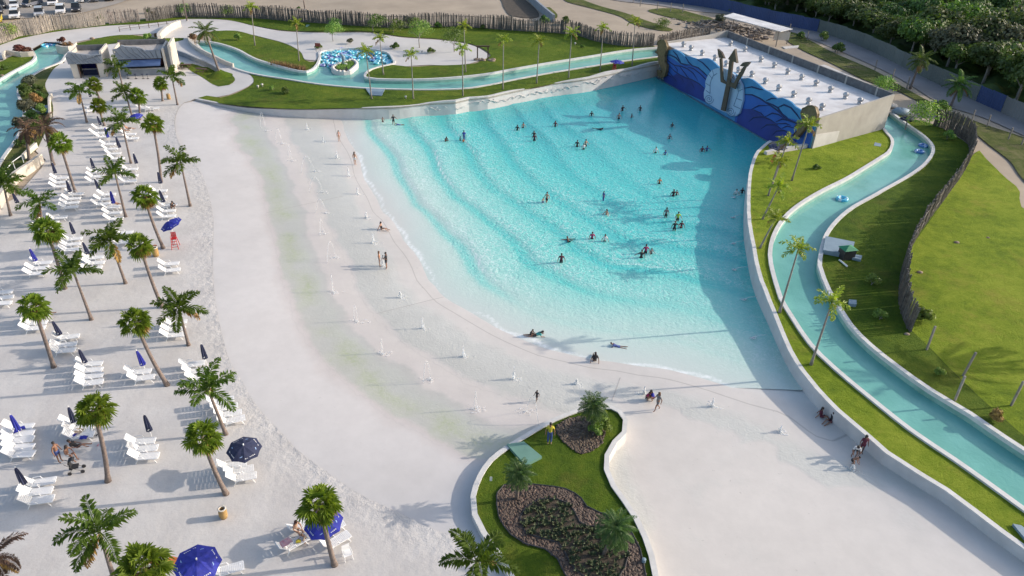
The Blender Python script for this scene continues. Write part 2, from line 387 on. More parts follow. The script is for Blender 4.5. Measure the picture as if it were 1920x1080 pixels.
def basinmat():
    m, nt, b = newmat('pool_floor'); p = pos(nt)
    def att(n):
        a = nt.nodes.new('ShaderNodeAttribute'); a.attribute_name = n; return a.outputs['Fac']
    t = att('t'); wob = math_(nt, 'MULTIPLY_ADD', noise(nt, .22, 5, .6, p), .16, -.08); tw = math_(nt, 'ADD', t, wob)
    c = ramp(nt, tw, [(0.0, (.61, .575, .54)), (.10, (.60, .57, .535)), (.15, (.55, .55, .515)), (.33, (.51, .51, .475)), (.36, (.60, .565, .53)), (.47, (.59, .55, .52)),
                      (.49, (.49, .48, .45)), (.53, (.49, .495, .455)), (.66, (.50, .495, .455)), (.68, (.575, .53, .505)), (.73, (.60, .575, .56)), (1.0, (.56, .545, .54))])
    # algae stains in the trough
    al = ramp(nt, math_(nt, 'ABSOLUTE', math_(nt, 'SUBTRACT', tw, .60)), [(0.0, (1, 1, 1)), (.085, (0, 0, 0))])
    a2 = ramp(nt, noise(nt, .28, 3, .5, p), [(.38, (0, 0, 0)), (.60, (1, 1, 1))]); a3 = ramp(nt, noise(nt, 3, 4, .7, p), [(.3, (.2, .2, .2)), (.7, (1, 1, 1))])
    c = mixc(nt, math_(nt, 'MULTIPLY', math_(nt, 'MULTIPLY', al, a2), math_(nt, 'MULTIPLY', a3, .75)), c, (.36, .42, .20))
    # construction joint and radial joints
    j = ramp(nt, math_(nt, 'ABSOLUTE', math_(nt, 'SUBTRACT', t, .055)), [(0.0, (1, 1, 1)), (.0032, (0, 0, 0))])
    c = mixc(nt, math_(nt, 'MULTIPLY', j, .5), c, (.22, .20, .18))
    for t0_, k_ in ((.365, .18), (.135, .10), (.69, .12)):
        jj = ramp(nt, math_(nt, 'ABSOLUTE', math_(nt, 'SUBTRACT', math_(nt, 'ADD', t, math_(nt, 'MULTIPLY_ADD', noise(nt, .55, 6, .62, p), .09, -.045)), t0_)), [(0.0, (1, 1, 1)), (.0035, (0, 0, 0))])
        c = mixc(nt, math_(nt, 'MULTIPLY', jj, k_), c, (.30, .29, .28))
    spk = ramp(nt, noise(nt, 2.2, 2, .9, p), [(.70, (0, 0, 0)), (.74, (1, 1, 1))]); spz = ramp(nt, noise(nt, .09, 2, .5, p), [(.45, (0, 0, 0)), (.6, (1, 1, 1))])
    c = mixc(nt, math_(nt, 'MULTIPLY', math_(nt, 'MULTIPLY', spk, spz), .35), c, (.25, .235, .21))
    big = ramp(nt, noise(nt, .07, 5, .6, p), [(.35, (.93, .92, .91)), (.65, (1.04, 1.03, 1.02))]); c = mixc(nt, 1.0, c, big, 'MULTIPLY')
    # the sunk part is painted white-blue
    wet = att('wet'); c = mixc(nt, wet, c, (.66, .70, .69))
    sp = ramp(nt, noise(nt, .8, 6, .7, p), [(.35, (.93, .93, .93)), (.65, (1, 1, 1))]); c = mixc(nt, 1.0, c, sp, 'MULTIPLY')
    nt.links.new(c, b.inputs['Base Color'])
    rr = ramp(nt, tw, [(0, (.5, .5, .5)), (.12, (.3, .3, .3)), (.34, (.3, .3, .3)), (.38, (.55, .55, .55)), (.5, (.35, .35, .35)), (.66, (.4, .4, .4)), (.72, (.75, .75, .75))])
    nt.links.new(rr, b.inputs['Roughness'])
    wv = N(nt, 'ShaderNodeTexNoise', Scale=2.6, Detail=3, Roughness=.6, Distortion=1.2); nt.links.new(p, wv.inputs['Vector'])
    k = ramp(nt, tw, [(0, (.15, .15, .15)), (.1, (.15, .15, .15)), (.15, (1, 1, 1)), (.33, (1, 1, 1)), (.37, (.12, .12, .12)), (.48, (.15, .15, .15)), (.55, (.6, .6, .6)), (.66, (.4, .4, .4)), (.7, (.03, .03, .03))])
    bump(nt, b, math_(nt, 'MULTIPLY', wv.outputs['Fac'], k), .48, .07)
    return m
M['basin'] = basinmat()
def tband(X, Y):
    t = zb_arr(X, Y)[1]; m = np.clip((X - 4) / 5, 0, 1) * np.clip((48 - Y) / 6, 0, 1)
    return np.where(t > .2, t * (1 - m) + m * (.085 + (t - .2) * .01), t)
tri_sheet('pool_floor', BASIN, lambda X, Y: zb_arr(X, Y)[0], M['basin'], 1.0,
          attrs={'t': lambda X, Y: np.where(zb_arr(X, Y)[3], 0, tband(X, Y)), 'wet': lambda X, Y: np.where(zb_arr(X, Y)[3], np.clip(zb_arr(X, Y)[2] / 3, 0, 1), 0)})['kind'] = 'structure'
def watermat(name, depth=None, dep_attr=True):
    m, nt, b = newmat(name); p = pos(nt); nt.nodes.remove(b); out = nt.nodes['Material Output']
    if dep_attr:
        a = nt.nodes.new('ShaderNodeAttribute'); a.attribute_name = 'depth'; d = a.outputs['Fac']  # water depth plus the painted dark bands of the shaded swell fronts
        a2 = nt.nodes.new('ShaderNodeAttribute'); a2.attribute_name = 'foam_and_caustics'; fo = a2.outputs['Fac']; a3 = nt.nodes.new('ShaderNodeAttribute'); a3.attribute_name = 'caustic_web'; we = a3.outputs['Fac']
        tint = ramp(nt, d, [(0.0, (.97, 1, 1)), (.10, (.78, .97, .97)), (.30, (.42, .86, .88)), (.60, (.20, .70, .76)), (1.0, (.07, .52, .62))])
        opq = ramp(nt, d, [(0.0, (.88,) * 3), (.3, (.92,) * 3), (1.0, (.97,) * 3)])
        scat = ramp(nt, d, [(0.0, (.66, .67, .63)), (.03, (.62, .69, .65)), (.09, (.53, .70, .64)), (.20, (.31, .67, .61)), (.36, (.17, .62, .57)), (.6, (.095, .56, .54)), (1.0, (.055, .44, .46))])
    else:
        tint = ramp(nt, noise(nt, .3, 3, .5, p), [(.3, (.62, .88, .84)), (.7, (.68, .90, .87))]); opq = ramp(nt, noise(nt, .4, 3, .5, p), [(.3, (.82,) * 3), (.7, (.9,) * 3)])
        scat = ramp(nt, noise(nt, .2, 3, .5, p), [(.3, (.155, .43, .375)), (.7, (.21, .51, .455))]); fo = None
    tr = nt.nodes.new('ShaderNodeBsdfTransparent'); nt.links.new(tint, tr.inputs[0])
    df = nt.nodes.new('ShaderNodeBsdfDiffuse'); nt.links.new(scat, df.inputs[0])
    gl = N(nt, 'ShaderNodeBsdfGlossy', Roughness=.12)
    if dep_attr:
        r1 = N(nt, 'ShaderNodeTexNoise', Scale=1.15, Detail=4, Roughness=.62, Distortion=1.6); nt.links.new(p, r1.inputs['Vector'])
        r2 = N(nt, 'ShaderNodeTexNoise', Scale=3.6, Detail=3, Roughness=.6, Distortion=1.0); nt.links.new(p, r2.inputs['Vector'])
        h = math_(nt, 'ADD', r1.outputs['Fac'], math_(nt, 'MULTIPLY', r2.outputs['Fac'], .4)); bs, bd = .5, .19
    else:
        r1 = N(nt, 'ShaderNodeTexNoise', Scale=2.2, Detail=3, Roughness=.55, Distortion=.8); nt.links.new(p, r1.inputs['Vector']); h = r1.outputs['Fac']; bs, bd = .3, .10
    bb = N(nt, 'ShaderNodeBump', Strength=bs, Distance=bd); nt.links.new(h, bb.inputs['Height'])
    if dep_attr: nt.links.new(ramp(nt, d, [(0, (.04,) * 3), (.12, (.35,) * 3), (.35, (.8,) * 3)]), bb.inputs['Strength'])
    nt.links.new(bb.outputs[0], df.inputs['Normal'])
    b2 = N(nt, 'ShaderNodeBump', Strength=.35, Distance=.06); nt.links.new(h, b2.inputs['Height']); nt.links.new(b2.outputs[0], gl.inputs['Normal'])
    m1 = nt.nodes.new('ShaderNodeMixShader'); nt.links.new(opq, m1.inputs[0]); nt.links.new(tr.outputs[0], m1.inputs[1]); nt.links.new(df.outputs[0], m1.inputs[2])
    cur = m1.outputs[0]
    if fo is not None:
        fd = N(nt, 'ShaderNodeBsdfDiffuse', Color=(.86, .88, .88, 1)); nt.links.new(bb.outputs[0], fd.inputs['Normal'])
        # ridged noise threads: bright caustics painted into the surface, with some foam
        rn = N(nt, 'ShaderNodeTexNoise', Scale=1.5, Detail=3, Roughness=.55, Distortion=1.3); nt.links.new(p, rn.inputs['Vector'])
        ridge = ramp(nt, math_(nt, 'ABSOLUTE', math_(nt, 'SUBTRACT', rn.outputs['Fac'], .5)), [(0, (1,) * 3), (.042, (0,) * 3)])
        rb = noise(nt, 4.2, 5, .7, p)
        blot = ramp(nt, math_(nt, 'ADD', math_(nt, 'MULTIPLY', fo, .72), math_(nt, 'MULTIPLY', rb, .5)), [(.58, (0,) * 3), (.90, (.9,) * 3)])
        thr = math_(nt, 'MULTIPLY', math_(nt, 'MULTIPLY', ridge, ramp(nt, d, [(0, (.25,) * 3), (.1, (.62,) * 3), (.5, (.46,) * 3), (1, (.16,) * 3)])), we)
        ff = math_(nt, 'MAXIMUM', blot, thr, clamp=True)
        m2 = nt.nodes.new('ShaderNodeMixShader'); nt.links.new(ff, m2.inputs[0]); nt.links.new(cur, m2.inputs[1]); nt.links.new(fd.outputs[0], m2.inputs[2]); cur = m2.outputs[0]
    fr = N(nt, 'ShaderNodeFresnel', IOR=1.33); nt.links.new(b2.outputs[0], fr.inputs['Normal'])
    m3 = nt.nodes.new('ShaderNodeMixShader'); nt.links.new(fr.outputs[0], m3.inputs[0]); nt.links.new(cur, m3.inputs[1]); nt.links.new(gl.outputs[0], m3.inputs[2])
    nt.links.new(m3.outputs[0], out.inputs[0]); return m
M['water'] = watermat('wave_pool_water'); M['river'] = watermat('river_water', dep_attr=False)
def sst_np(a, b, x):
    t = np.clip((x - a) / (b - a), 0, 1); return t * t * (3 - 2 * t)
def wave_surface():
    st = .42
    gx = np.arange(-42, 62, st); gy = np.arange(44, 140, st); GX, GY = np.meshgrid(gx, gy); X = GX.ravel(); Y = GY.ravel()
    z, t, d, wet = zb_arr(X, Y); sd_ = np.where(wet, d, -d)
    rs = np.random.RandomState(1)
    def lown(s, seed):
        r = np.random.RandomState(seed); v = 0
        for k in range(6):
            a = r.uniform(0, 6.28); f = s * r.uniform(.6, 1.6); v = v + np.sin(X * math.cos(a) * f + Y * math.sin(a) * f + r.uniform(0, 6))
        return v / 6
    wob = lown(.18, 2) * 1.3 + lown(.5, 3) * .45
    wob = wob + lown(.07, 31) * 1.6; dd = np.maximum(sd_ + wob, 0); per = 5.4; u = np.mod(dd / per + .12, 1.0)
    amp = .075 * np.clip(dd / 3, 0, 1) * np.clip((48 - dd) / 24, 0, 1) * (.8 + .8 * lown(.12, 5))
    fadex = np.clip((36 - X) / 14, .1, 1) * np.clip((Y - 54) / 9, .08, 1); amp = amp * fadex
    prof = np.where(u < .12, u / .12, np.power(1 - (u - .12) / .88, 1.3)); prof = prof * prof * (3 - 2 * prof)
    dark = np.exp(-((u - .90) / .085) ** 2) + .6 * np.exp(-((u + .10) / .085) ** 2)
    Z = amp * (prof * 1.6 - .6) + .010 * lown(1.5, 8) + .008 * lown(2.6, 9) * np.clip(dd / 4, 0, 1)
    Z = Z * np.clip(sd_ / 2, 0, 1)
    foam_and_caustics = np.clip(1.0 - np.abs(sd_ - .25 + lown(.9, 4) * .7) / .75, 0, 1) * (.80 + .4 * lown(.35, 6))
    st_ = np.clip(amp / .06, 0, 1) * np.clip((34 - dd) / 26, 0, 1)
    foam_and_caustics = np.maximum(foam_and_caustics, np.exp(-((u - .06) / .07) ** 2) * st_ * np.clip(.7 + .9 * lown(.3, 12), 0, 1) * np.clip(dd / 2, 0, 1)); foam_and_caustics = np.maximum(foam_and_caustics, np.clip(.30 - dd / 26, 0, 1))  # shore foam is foam; the crest lines also paint in bright caustics
    caustic_web = np.clip(.35 + .65 * prof * np.clip(amp / .05, 0, 1) + .3 * lown(.25, 15), 0, 1) * np.clip(dd / 5, .25, 1)  # strength of the painted caustic threads, highest on the swells
    base = np.clip(-z / 1.45, 0, 1); deep = sst_np(82, 118, Y) * .42 + sst_np(8, 34, X) * .12
    depth = .62 * base ** 1.15 + deep * base + dark * np.clip(amp / .06, 0, 1) * .27 * np.clip((50 - dd) / 30, 0, 1) * np.clip(.45 + dd / 16, 0, 1) + .05 * lown(.16, 21)  # water depth plus dark bands that paint in the shaded swell fronts
    nx, ny = len(gx), len(gy); idx = np.arange(nx * ny).reshape(ny, nx)
    F = np.stack([idx[:-1, :-1], idx[:-1, 1:], idx[1:, 1:], idx[1:, :-1]], -1).reshape(-1, 4)
    near = (sd_ > -1.6); k = near[F].any(1)
    k &= inside(X[F].mean(1), Y[F].mean(1), [(p[0], p[1]) for p in WET_OUT])
    F = F[k]; used = np.unique(F); mp = np.full(len(X), -1); mp[used] = np.arange(len(used)); F = mp[F]
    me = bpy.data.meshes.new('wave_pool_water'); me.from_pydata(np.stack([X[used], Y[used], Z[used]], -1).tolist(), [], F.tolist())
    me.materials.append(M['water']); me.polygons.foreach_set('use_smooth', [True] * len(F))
    for an, arr in (('depth', depth), ('foam_and_caustics', foam_and_caustics), ('caustic_web', caustic_web)):
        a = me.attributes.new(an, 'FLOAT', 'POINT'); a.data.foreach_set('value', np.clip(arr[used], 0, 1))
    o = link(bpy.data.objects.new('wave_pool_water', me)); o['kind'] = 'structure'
WET_OUT = [(p.x - .0, p.y + .5) for p in NWALL[6:]] + [(MURA.x, MURA.y + .3), (MURB.x + .3, MURB.y + .2)] + [(p.x + .3, p.y) for p in EWALL] + [(EWALL[-1].x, 10), (-30, 10), (-60, 60)]
wave_surface()

# ------------------------------------------------------------------ the land
LAND = [(-1200, -200), (1200, -200), (1200, 1500), (-1200, 1500)]
def land_sheet(name, poly, dz, m, spacing=2.5, attrs=None):
    o = tri_sheet(name, poly, TZ(dz), m, spacing, holes=HOLES, attrs=attrs); o['kind'] = 'structure'; return o
def far_land():
    near = [(-140, 5), (150, 5), (150, 330), (-140, 330)]
    hs = HOLES
    o = tri_sheet('ground', near, TZ(-.05), M['dirt'], 2, holes=hs); o['kind'] = 'structure'
    o = tri_sheet('far_ground', LAND, TZ(-.06), M['grassW'], 60, holes=[near]); o['kind'] = 'structure'
far_land()
def gp(s, step=1.5, closed=True):     # ground polygon from pixels
    return [(p.x, p.y) for p in cr([PT(x, y, terr) for x, y in pl(s)], step, closed)]
# sand beach
se = [(p.x, p.y) for p in SANDE]
SAND = se + [(se[-1][0], 10), (-75, 10), (-75, 60)] + gp("-40,330 3,385 60,335 86,300 66,282 90,240 100,220 106,196 200,182 345,180", 2, False)
sand_o = land_sheet('sand_beach', SAND, .035, M['sand'], 1.6, attrs={'edge': lambda X, Y: np.clip(1 - segdist(X, Y, SANDE) / 2.6, 0, 1)})
PLAZA = gp("365,186 345,196 250,199 106,208 96,186 85,162 90,147 100,131 112,119 135,118 210,118 330,100 338,92 345,70 352,56 332,52 300,62 225,67 175,73 140,80 125,84 75,84 62,94 0,112 -60,130 -60,100 0,84 37,73 105,60 200,49 275,45 330,38 352,36 425,38 480,50 542,60 617,62 692,62 755,71 830,76 880,84 905,95 917,106 900,114 880,120 840,123 805,122 770,124 737,124 720,100 690,92 640,92 602,100 592,114 572,112 562,96 530,80 480,67 440,60 400,58 372,66 356,72 352,80 362,92 385,104 415,118 440,128 470,142 475,155 455,168 430,178 400,184", 1.5)
land_sheet('promenade', PLAZA, .05, M['concrete'], 2.5)
land_sheet('path', gp("128,122 118,100 140,88 200,84 300,72 352,60 365,100 335,122 200,125"), .045, M['concrete'])
land_sheet('path', gp("342,46 300,62 294,84 330,102 352,74 358,50"), .043, M['concrete'])
land_sheet('lawn', gp("14,285 45,296 72,278 49,304 2,388 -60,420 -60,350"), .08, M['grassW'])
NLAWN_S = gp("400,186 430,180 455,170 475,157 472,143 455,132 480,141 555,153 630,163 730,169 855,169 917,161 960,152 1035,138 1110,126 1172,116 1240,108 1245,120 1234,130", 1.2, False) + [(p.x, p.y) for p in NWALL[::-1][:-3]]
def lawn(s, name='lawn', m='grass', dz=.075, sp=2.0, step=1.2):
    return land_sheet(name, gp(s, step) if isinstance(s, str) else s, dz, M[m], sp)
lawn(NLAWN_S)
lawn("395,60 440,58 480,68 530,81 562,97 571,113 590,117 600,108 602,110 596,124 587,133 575,138 530,129 480,115 445,97 412,85 398,79 400,66")
lawn("735,122 770,126 805,124 880,121 900,116 920,105 905,92 880,82 830,74 755,69 692,60 617,60 542,58 480,49 425,38 352,36 275,45 200,49 105,60 37,73 -20,92 -20,84 37,67 105,55 200,44 275,36 350,30 480,33 567,40 655,46 755,51 855,50 960,56 1060,63 1110,75 1160,84 1225,87 1236,92 1185,97 1110,109 1035,121 960,134 917,142 855,149 780,153 705,152 683,148 683,139 695,130 715,125")
lawn("138,84 170,76 200,69 240,66 300,72 345,72 330,79 280,78 230,80 180,87 145,88")
lawn("60,92 69,108 60,116 25,134 -10,152 -20,125 5,115 30,102")
lawn("334,124 345,124 360,135 380,146 397,158 410,163 430,160 441,151 436,142 425,136 405,128 380,126 360,120")
lawn("112,120 100,131 90,147 85,162 96,186 100,205 96,222 70,280 45,300 20,320 10,300 30,262 45,230 44,200 36,180 40,162 58,148 82,132", m='grassW')
# east side lawns
EL1 = [(p.x + .2, p.y) for p in EWALL] + [(p.x, p.y) for p in ER_L[::-1] if p.y < 100] 
lawn(EL1 + gp("1660,240 1600,255 1521,277 1438,292", 1, False), sp=2.5, m='grassE')
EL2 = gp("1755,235 1790,255 1818,275 1817,300 1792,345 1740,420 1712,460 1695,500 1690,540 1692,580 1702,615 1740,650 1830,740 1960,850 2200,1010", 1.5, False) + [(p.x, p.y) for p in ER_R[::-1]]
lawn(EL2, sp=2.5)
lawn(gp("1817,300 1792,345 1740,420 1712,460 1695,500 1690,540 1692,580 1702,615 1740,650 1830,740 1960,850 2200,1010 2700,900 2700,500 1990,420 1905,350 1850,300 1836,283", 2), name='hill_lawn', m='grassE', sp=3, dz=.08)
lawn("1680,170 1720,190 1790,228 1860,262 1940,300 2100,370 2100,330 1930,262 1840,232 1765,202 1690,162 1640,133 1560,98 1490,62 1470,70 1500,92 1560,120 1620,150", m='grassW', name='verge')
lawn("1846,266 1892,302 1926,345 2100,500 2100,390 1960,300 1880,262 1810,232", m='grassW', name='verge', dz=.09)
land_sheet('road', gp("1040,-45 1122,-6 1230,10 1310,22 1400,32 1515,72 1565,92 1640,125 1690,150 1765,195 1840,220 1920,255 2100,340 2400,470 2400,400 2100,290 1920,225 1840,192 1760,158 1690,124 1655,106 1600,81 1532,59 1440,38 1340,12 1240,-8 1180,-40", 2), .06, M['road'], 4)
lawn("1068,-8 1120,10 1170,24 1215,40 1262,56 1240,58 1190,46 1160,30 1110,16 1060,2", m='grassW', name='verge')
lawn("1215,20 1260,16 1310,28 1350,40 1310,44 1260,34", m='grassW', name='verge')
lawn("1030,14 1045,28 1040,36 1022,34 1018,18", m='grassW', name='verge')
land_sheet('track', gp("900,-60 985,0 1010,32 960,30 945,15 930,-8 860,-50", 2), .06, M['soil'], 4)
land_sheet('car_park', gp("-300,40 0,36 120,30 180,18 240,0 290,-30 200,-90 -300,-80", 2), .06, M['dirtgrey'], 4)
lawn([(x, y) for x, y in gp("1160,-30 1240,-12 1340,8 1440,34 1532,54 1600,76 1655,101 1690,119 1760,153 1840,187 1920,219 2100,285 2400,395 2600,-60 1500,-120", 3)], m='forestfloor', name='forest_ground', sp=5)

# ------------------------------------------------------------------ river channels
def wall_strip(pts, z0f, z1f, th, side=1, mb=None, closed=False):
    """a wall following pts (left edge) with thickness th; z as functions of the index point"""
    mb = mb or MB(); n = len(pts); vs = []
    for i, p in enumerate(pts):
        a = pts[i - 1] if (i > 0 or closed) else pts[0]; b = pts[(i + 1) % n] if (i < n - 1 or closed) else pts[-1]
        t = Vector((b.x - a.x, b.y - a.y, 0)).normalized(); nn = Vector((-t.y, t.x, 0)) * side * th
        q = Vector((p.x + nn.x, p.y + nn.y, 0))
        z0 = z0f(p.x, p.y) if callable(z0f) else z0f; z1 = z1f(p.x, p.y) if callable(z1f) else z1f
        vs += [(p.x, p.y, z0), (p.x, p.y, z1), (q.x, q.y, z1), (q.x, q.y, z0)]
    fs = []
    for i in range(n if closed else n - 1):
        a, b = i * 4, ((i + 1) % n) * 4
        fs += [(a, a + 1, b + 1, b), (a + 1, a + 2, b + 2, b + 1), (a + 2, a + 3, b + 3, b + 2), (a + 3, a, b, b + 3)]
    if not closed: fs += [(0, 3, 2, 1), (n * 4 - 4, n * 4 - 3, n * 4 - 2, n * 4 - 1)]
    return mb.add(vs, fs)
M['channel'] = mat('channel_paint', (.50, .70, .66), (.40, .62, .57), .7, .6, .1, 6, .02)
M['stain'] = mat('channel_wall_paint', (.30, .48, .42), (.16, .33, .27), .8, .6, .1, 6, .02)
def channel(poly, banks, label, wz=-.5):
    o = tri_sheet('river_water', poly, TZ(wz), M['river'], 2.0); o['kind'] = 'structure'
    o = tri_sheet('river_bed', poly, TZ(-1.25), M['channel'], 3.0); o['kind'] = 'structure'
    r = empty('river_wall', (banks[0][0][0].x, banks[0][0][0].y, 0)); tag(r, label, 'wall')
    for pts, side in banks:
        off = r.location
        q = [Vector((p.x - off.x, p.y - off.y, 0)) for p in pts]
        tf = lambda dz: (lambda x, y: terr(x + off.x, y + off.y) + dz)
        wall_strip(q, tf(-1.3), tf(-.12), .32, side).build('inner_face', M['stain'], r)
        wall_strip([Vector((a.x, a.y, 0)) for a in q], tf(-.117), tf(.22), .40, side).build('coping', M['coping'], r)
channel(NRIV, [(NR_UP, 1), (NR_LO, -1)], 'pale kerb walls along both banks of the lazy river behind the wave pool')
channel(ERIV, [(ER_L, -1), (ER_R, 1)], 'grey coping walls of the winding lazy river on the right')
channel(WRIV, [(WR_L, -1), (WR_R, 1)], 'cream kerb walls of the river at the left edge')

# ------------------------------------------------------------------ pool retaining walls
def pool_walls():
    top_px = pl("364,185 400,192 440,200 480,204 530,205 580,206 655,205 712,201 780,199 795,196 812,192 830,190 855,190 895,184 915,181 960,172 1010,166 1060,154 1110,144 1135,136 1167,132 1192,125 1222,118 1236,117")
    # top height from the photograph: the top lies over the base line
    pts = NWALL; tops = []
    for p in pts:
        u, v = pix(p); vt = np.interp(u, [a[0] for a in top_px], [a[1] for a in top_px])
        q = above(p, u, vt); tops.append(max(q.z, zb0(p.x, p.y) + .05))
    tops = [sum(tops[max(0, i - 1):i + 2]) / len(tops[max(0, i - 1):i + 2]) for i in range(len(tops))]
    r = empty('pool_wall', (pts[0].x, pts[0].y, 0)); tag(r, 'long pale retaining wall with moulded wave crests behind the wave pool', 'wall')
    mb = MB(); vs = []; n = len(pts); off = r.location
    for i, p in enumerate(pts):
        a = pts[max(i - 1, 0)]; b = pts[min(i + 1, n - 1)]; t = Vector((b.x - a.x, b.y - a.y, 0)).normalized(); nn = Vector((-t.y, t.x, 0))
        if nn.y < 0: nn = -nn
        q = p + nn * .45; k = i / n
        z1 = tops[i] + (0.16 * abs(math.sin(i * .55)) if i > n * .45 else 0)
        vs += [(p.x - off.x, p.y - off.y, -1.6), (p.x - off.x + nn.x * .1, p.y - off.y + nn.y * .1, z1), (q.x - off.x, q.y - off.y, z1 + .02), (q.x - off.x, q.y - off.y, terr(q.x, q.y) - .6)]
    fs = []
    for i in range(n - 1):
        a, b = i * 4, i * 4 + 4; fs += [(a, b, b + 1, a + 1), (a + 1, b + 1, b + 2, a + 2), (a + 2, b + 2, b + 3, a + 3)]
    mb.add(vs, fs); mb.build('wall_face', M['wall'], r)
    bm_ = MB(); bv = []
    for i in range(n):
        x_, y_, z_ = vs[i * 4 + 2]; a = pts[max(i - 1, 0)]; b = pts[min(i + 1, n - 1)]; t = Vector((b.x - a.x, b.y - a.y, 0)).normalized(); nn = Vector((-t.y, t.x, 0)); nn = nn if nn.y > 0 else -nn
        q = Vector((x_ + off.x, y_ + off.y, 0)) + nn * 1.9; bv += [(x_ + off.x - nn.x * .1, y_ + off.y - nn.y * .1, z_ - .03), (q.x, q.y, terr(q.x, q.y) + .07)]
    bm_.add(bv, [(i * 2, i * 2 + 1, i * 2 + 3, i * 2 + 2) for i in range(n - 1)]); bo = bm_.build('lawn_bank', M['grass'], None, True); bo['kind'] = 'structure'
    # relief: fish and wave lines of moulded render
    mr = MB()
    for k in range(30):
        i0 = int(n * .47) + int(k * n * .5 / 30); i0 = min(i0, n - 4)
        p = pts[i0]; a = pts[i0 + 2]; t = Vector((a.x - p.x, a.y - p.y, 0)).normalized(); h = tops[i0]
        nn = Vector((t.y, -t.x, 0)); nn = nn if nn.y < 0 else -nn
        path = []; L = random.uniform(1.2, 2.6); z = h * random.uniform(.45, .75); A = random.uniform(.1, .3)
        for j in range(9):
            q = j / 8; path.append(p - off + t * L * q + nn * .04 + Vector((0, 0, z + A * math.sin(q * 6.28 + k))))
        mr.tube([Vector((v.x, v.y, v.z)) for v in path], .05, 5)
    mr.build('relief', M['wall'], r, True)
    # pilaster
    p = PT(915, 206, zb); q = above(p, 915, 180)
    m2 = MB(); m2.box((p.x - off.x, p.y - off.y + .1, q.z / 2), (1.3, 1.0, q.z + .1)); m2.build('pilaster', M['wall'], r)
    # east wall
    pts = EWALL; r = empty('pool_wall', (pts[0].x, pts[0].y, 0)); tag(r, 'curving pale retaining wall between the wave pool and the right hand lawn', 'wall'); off = r.location
    q = [Vector((p.x - off.x, p.y - off.y, 0)) for p in pts]
    def zt(x, y):
        return terr(x + off.x, y + off.y) + .10 + .16 * math.sin(y * 1.1) ** 2 * sst(52, 60, y + off.y)
    side = 1
    a, b = pts[10], pts[11]
    if (Vector((-(b.y - a.y), b.x - a.x, 0))).x < 0: side = -1
    wall_strip(q, -1.6, lambda x, y: zt(x, y) - .1, .30, side).build('wall_face', M['wall'], r)
    qq = [Vector((p.x - .05, p.y, 0)) for p in q]
    wall_strip(qq, lambda x, y: zt(x, y) - .098, zt, .38, side).build('coping', M['coping'], r)
pool_walls()

def joint(s):
    a, b = [PT(x, y, zb) for x, y in pl(s)]; L = (b - a).length; k = max(2, int(L)); t = (b - a).normalized(); n = Vector((-t.y, t.x, 0)) * .03; vs = []
    for i in range(k + 1):
        q = a.lerp(b, i / k); z = zb(q.x, q.y) + .012; vs += [(q.x - n.x, q.y - n.y, z), (q.x + n.x, q.y + n.y, z)]
    o = MB().add(vs, [(i * 2, i * 2 + 2, i * 2 + 3, i * 2 + 1) for i in range(k)]).build('floor_joint', M['jointdark']); o['kind'] = 'structure'
M['jointdark'] = mat('joint_filler', (.45, .43, .41), None, 2, .9)
for s_ in ("1163,708 1147,752", "832,557 706,588", "500,399 642,368"): joint(s_)
ORD = 'first second third fourth fifth sixth seventh eighth ninth tenth eleventh twelfth'.split()

# ================================================================== wave machine building
BA = Vector((MURA.x, MURA.y, 0)); BC = P(1520, 277, 2.2); BC.z = 0; BK = P(1656, 242, 2.2); BK.z = 0
BL_ = P(1362, 66, 6.4); BL_.z = 0; BR_ = P(1672, 186, 6.4); BR_.z = 0
MU = (BC - BA).normalized(); ML = (BC - BA).length; MV = Vector((0, 0, 1)); MN = MU.cross(MV); MN = MN if MN.y < 0 else -MN
def onplane(px, py, O, n):
    d = ray(px, py); t = (O - CAM).dot(n) / d.dot(n); return CAM + d * t
def sz(px, py, off=0.0):
    q = onplane(px, py, BA + MN * off, MN) - BA; return (q.dot(MU), max(q.z, -.05))
def r1(s, off=0.0): return [sz(1220 + x / 6.75, 60 + y / 6.75, off) for x, y in pl(s)]
def r2(s, off=0.0): return [sz(1380 + x / 6.0, 120 + y / 6.0, off) for x, y in pl(s)]
ZR = 6.05
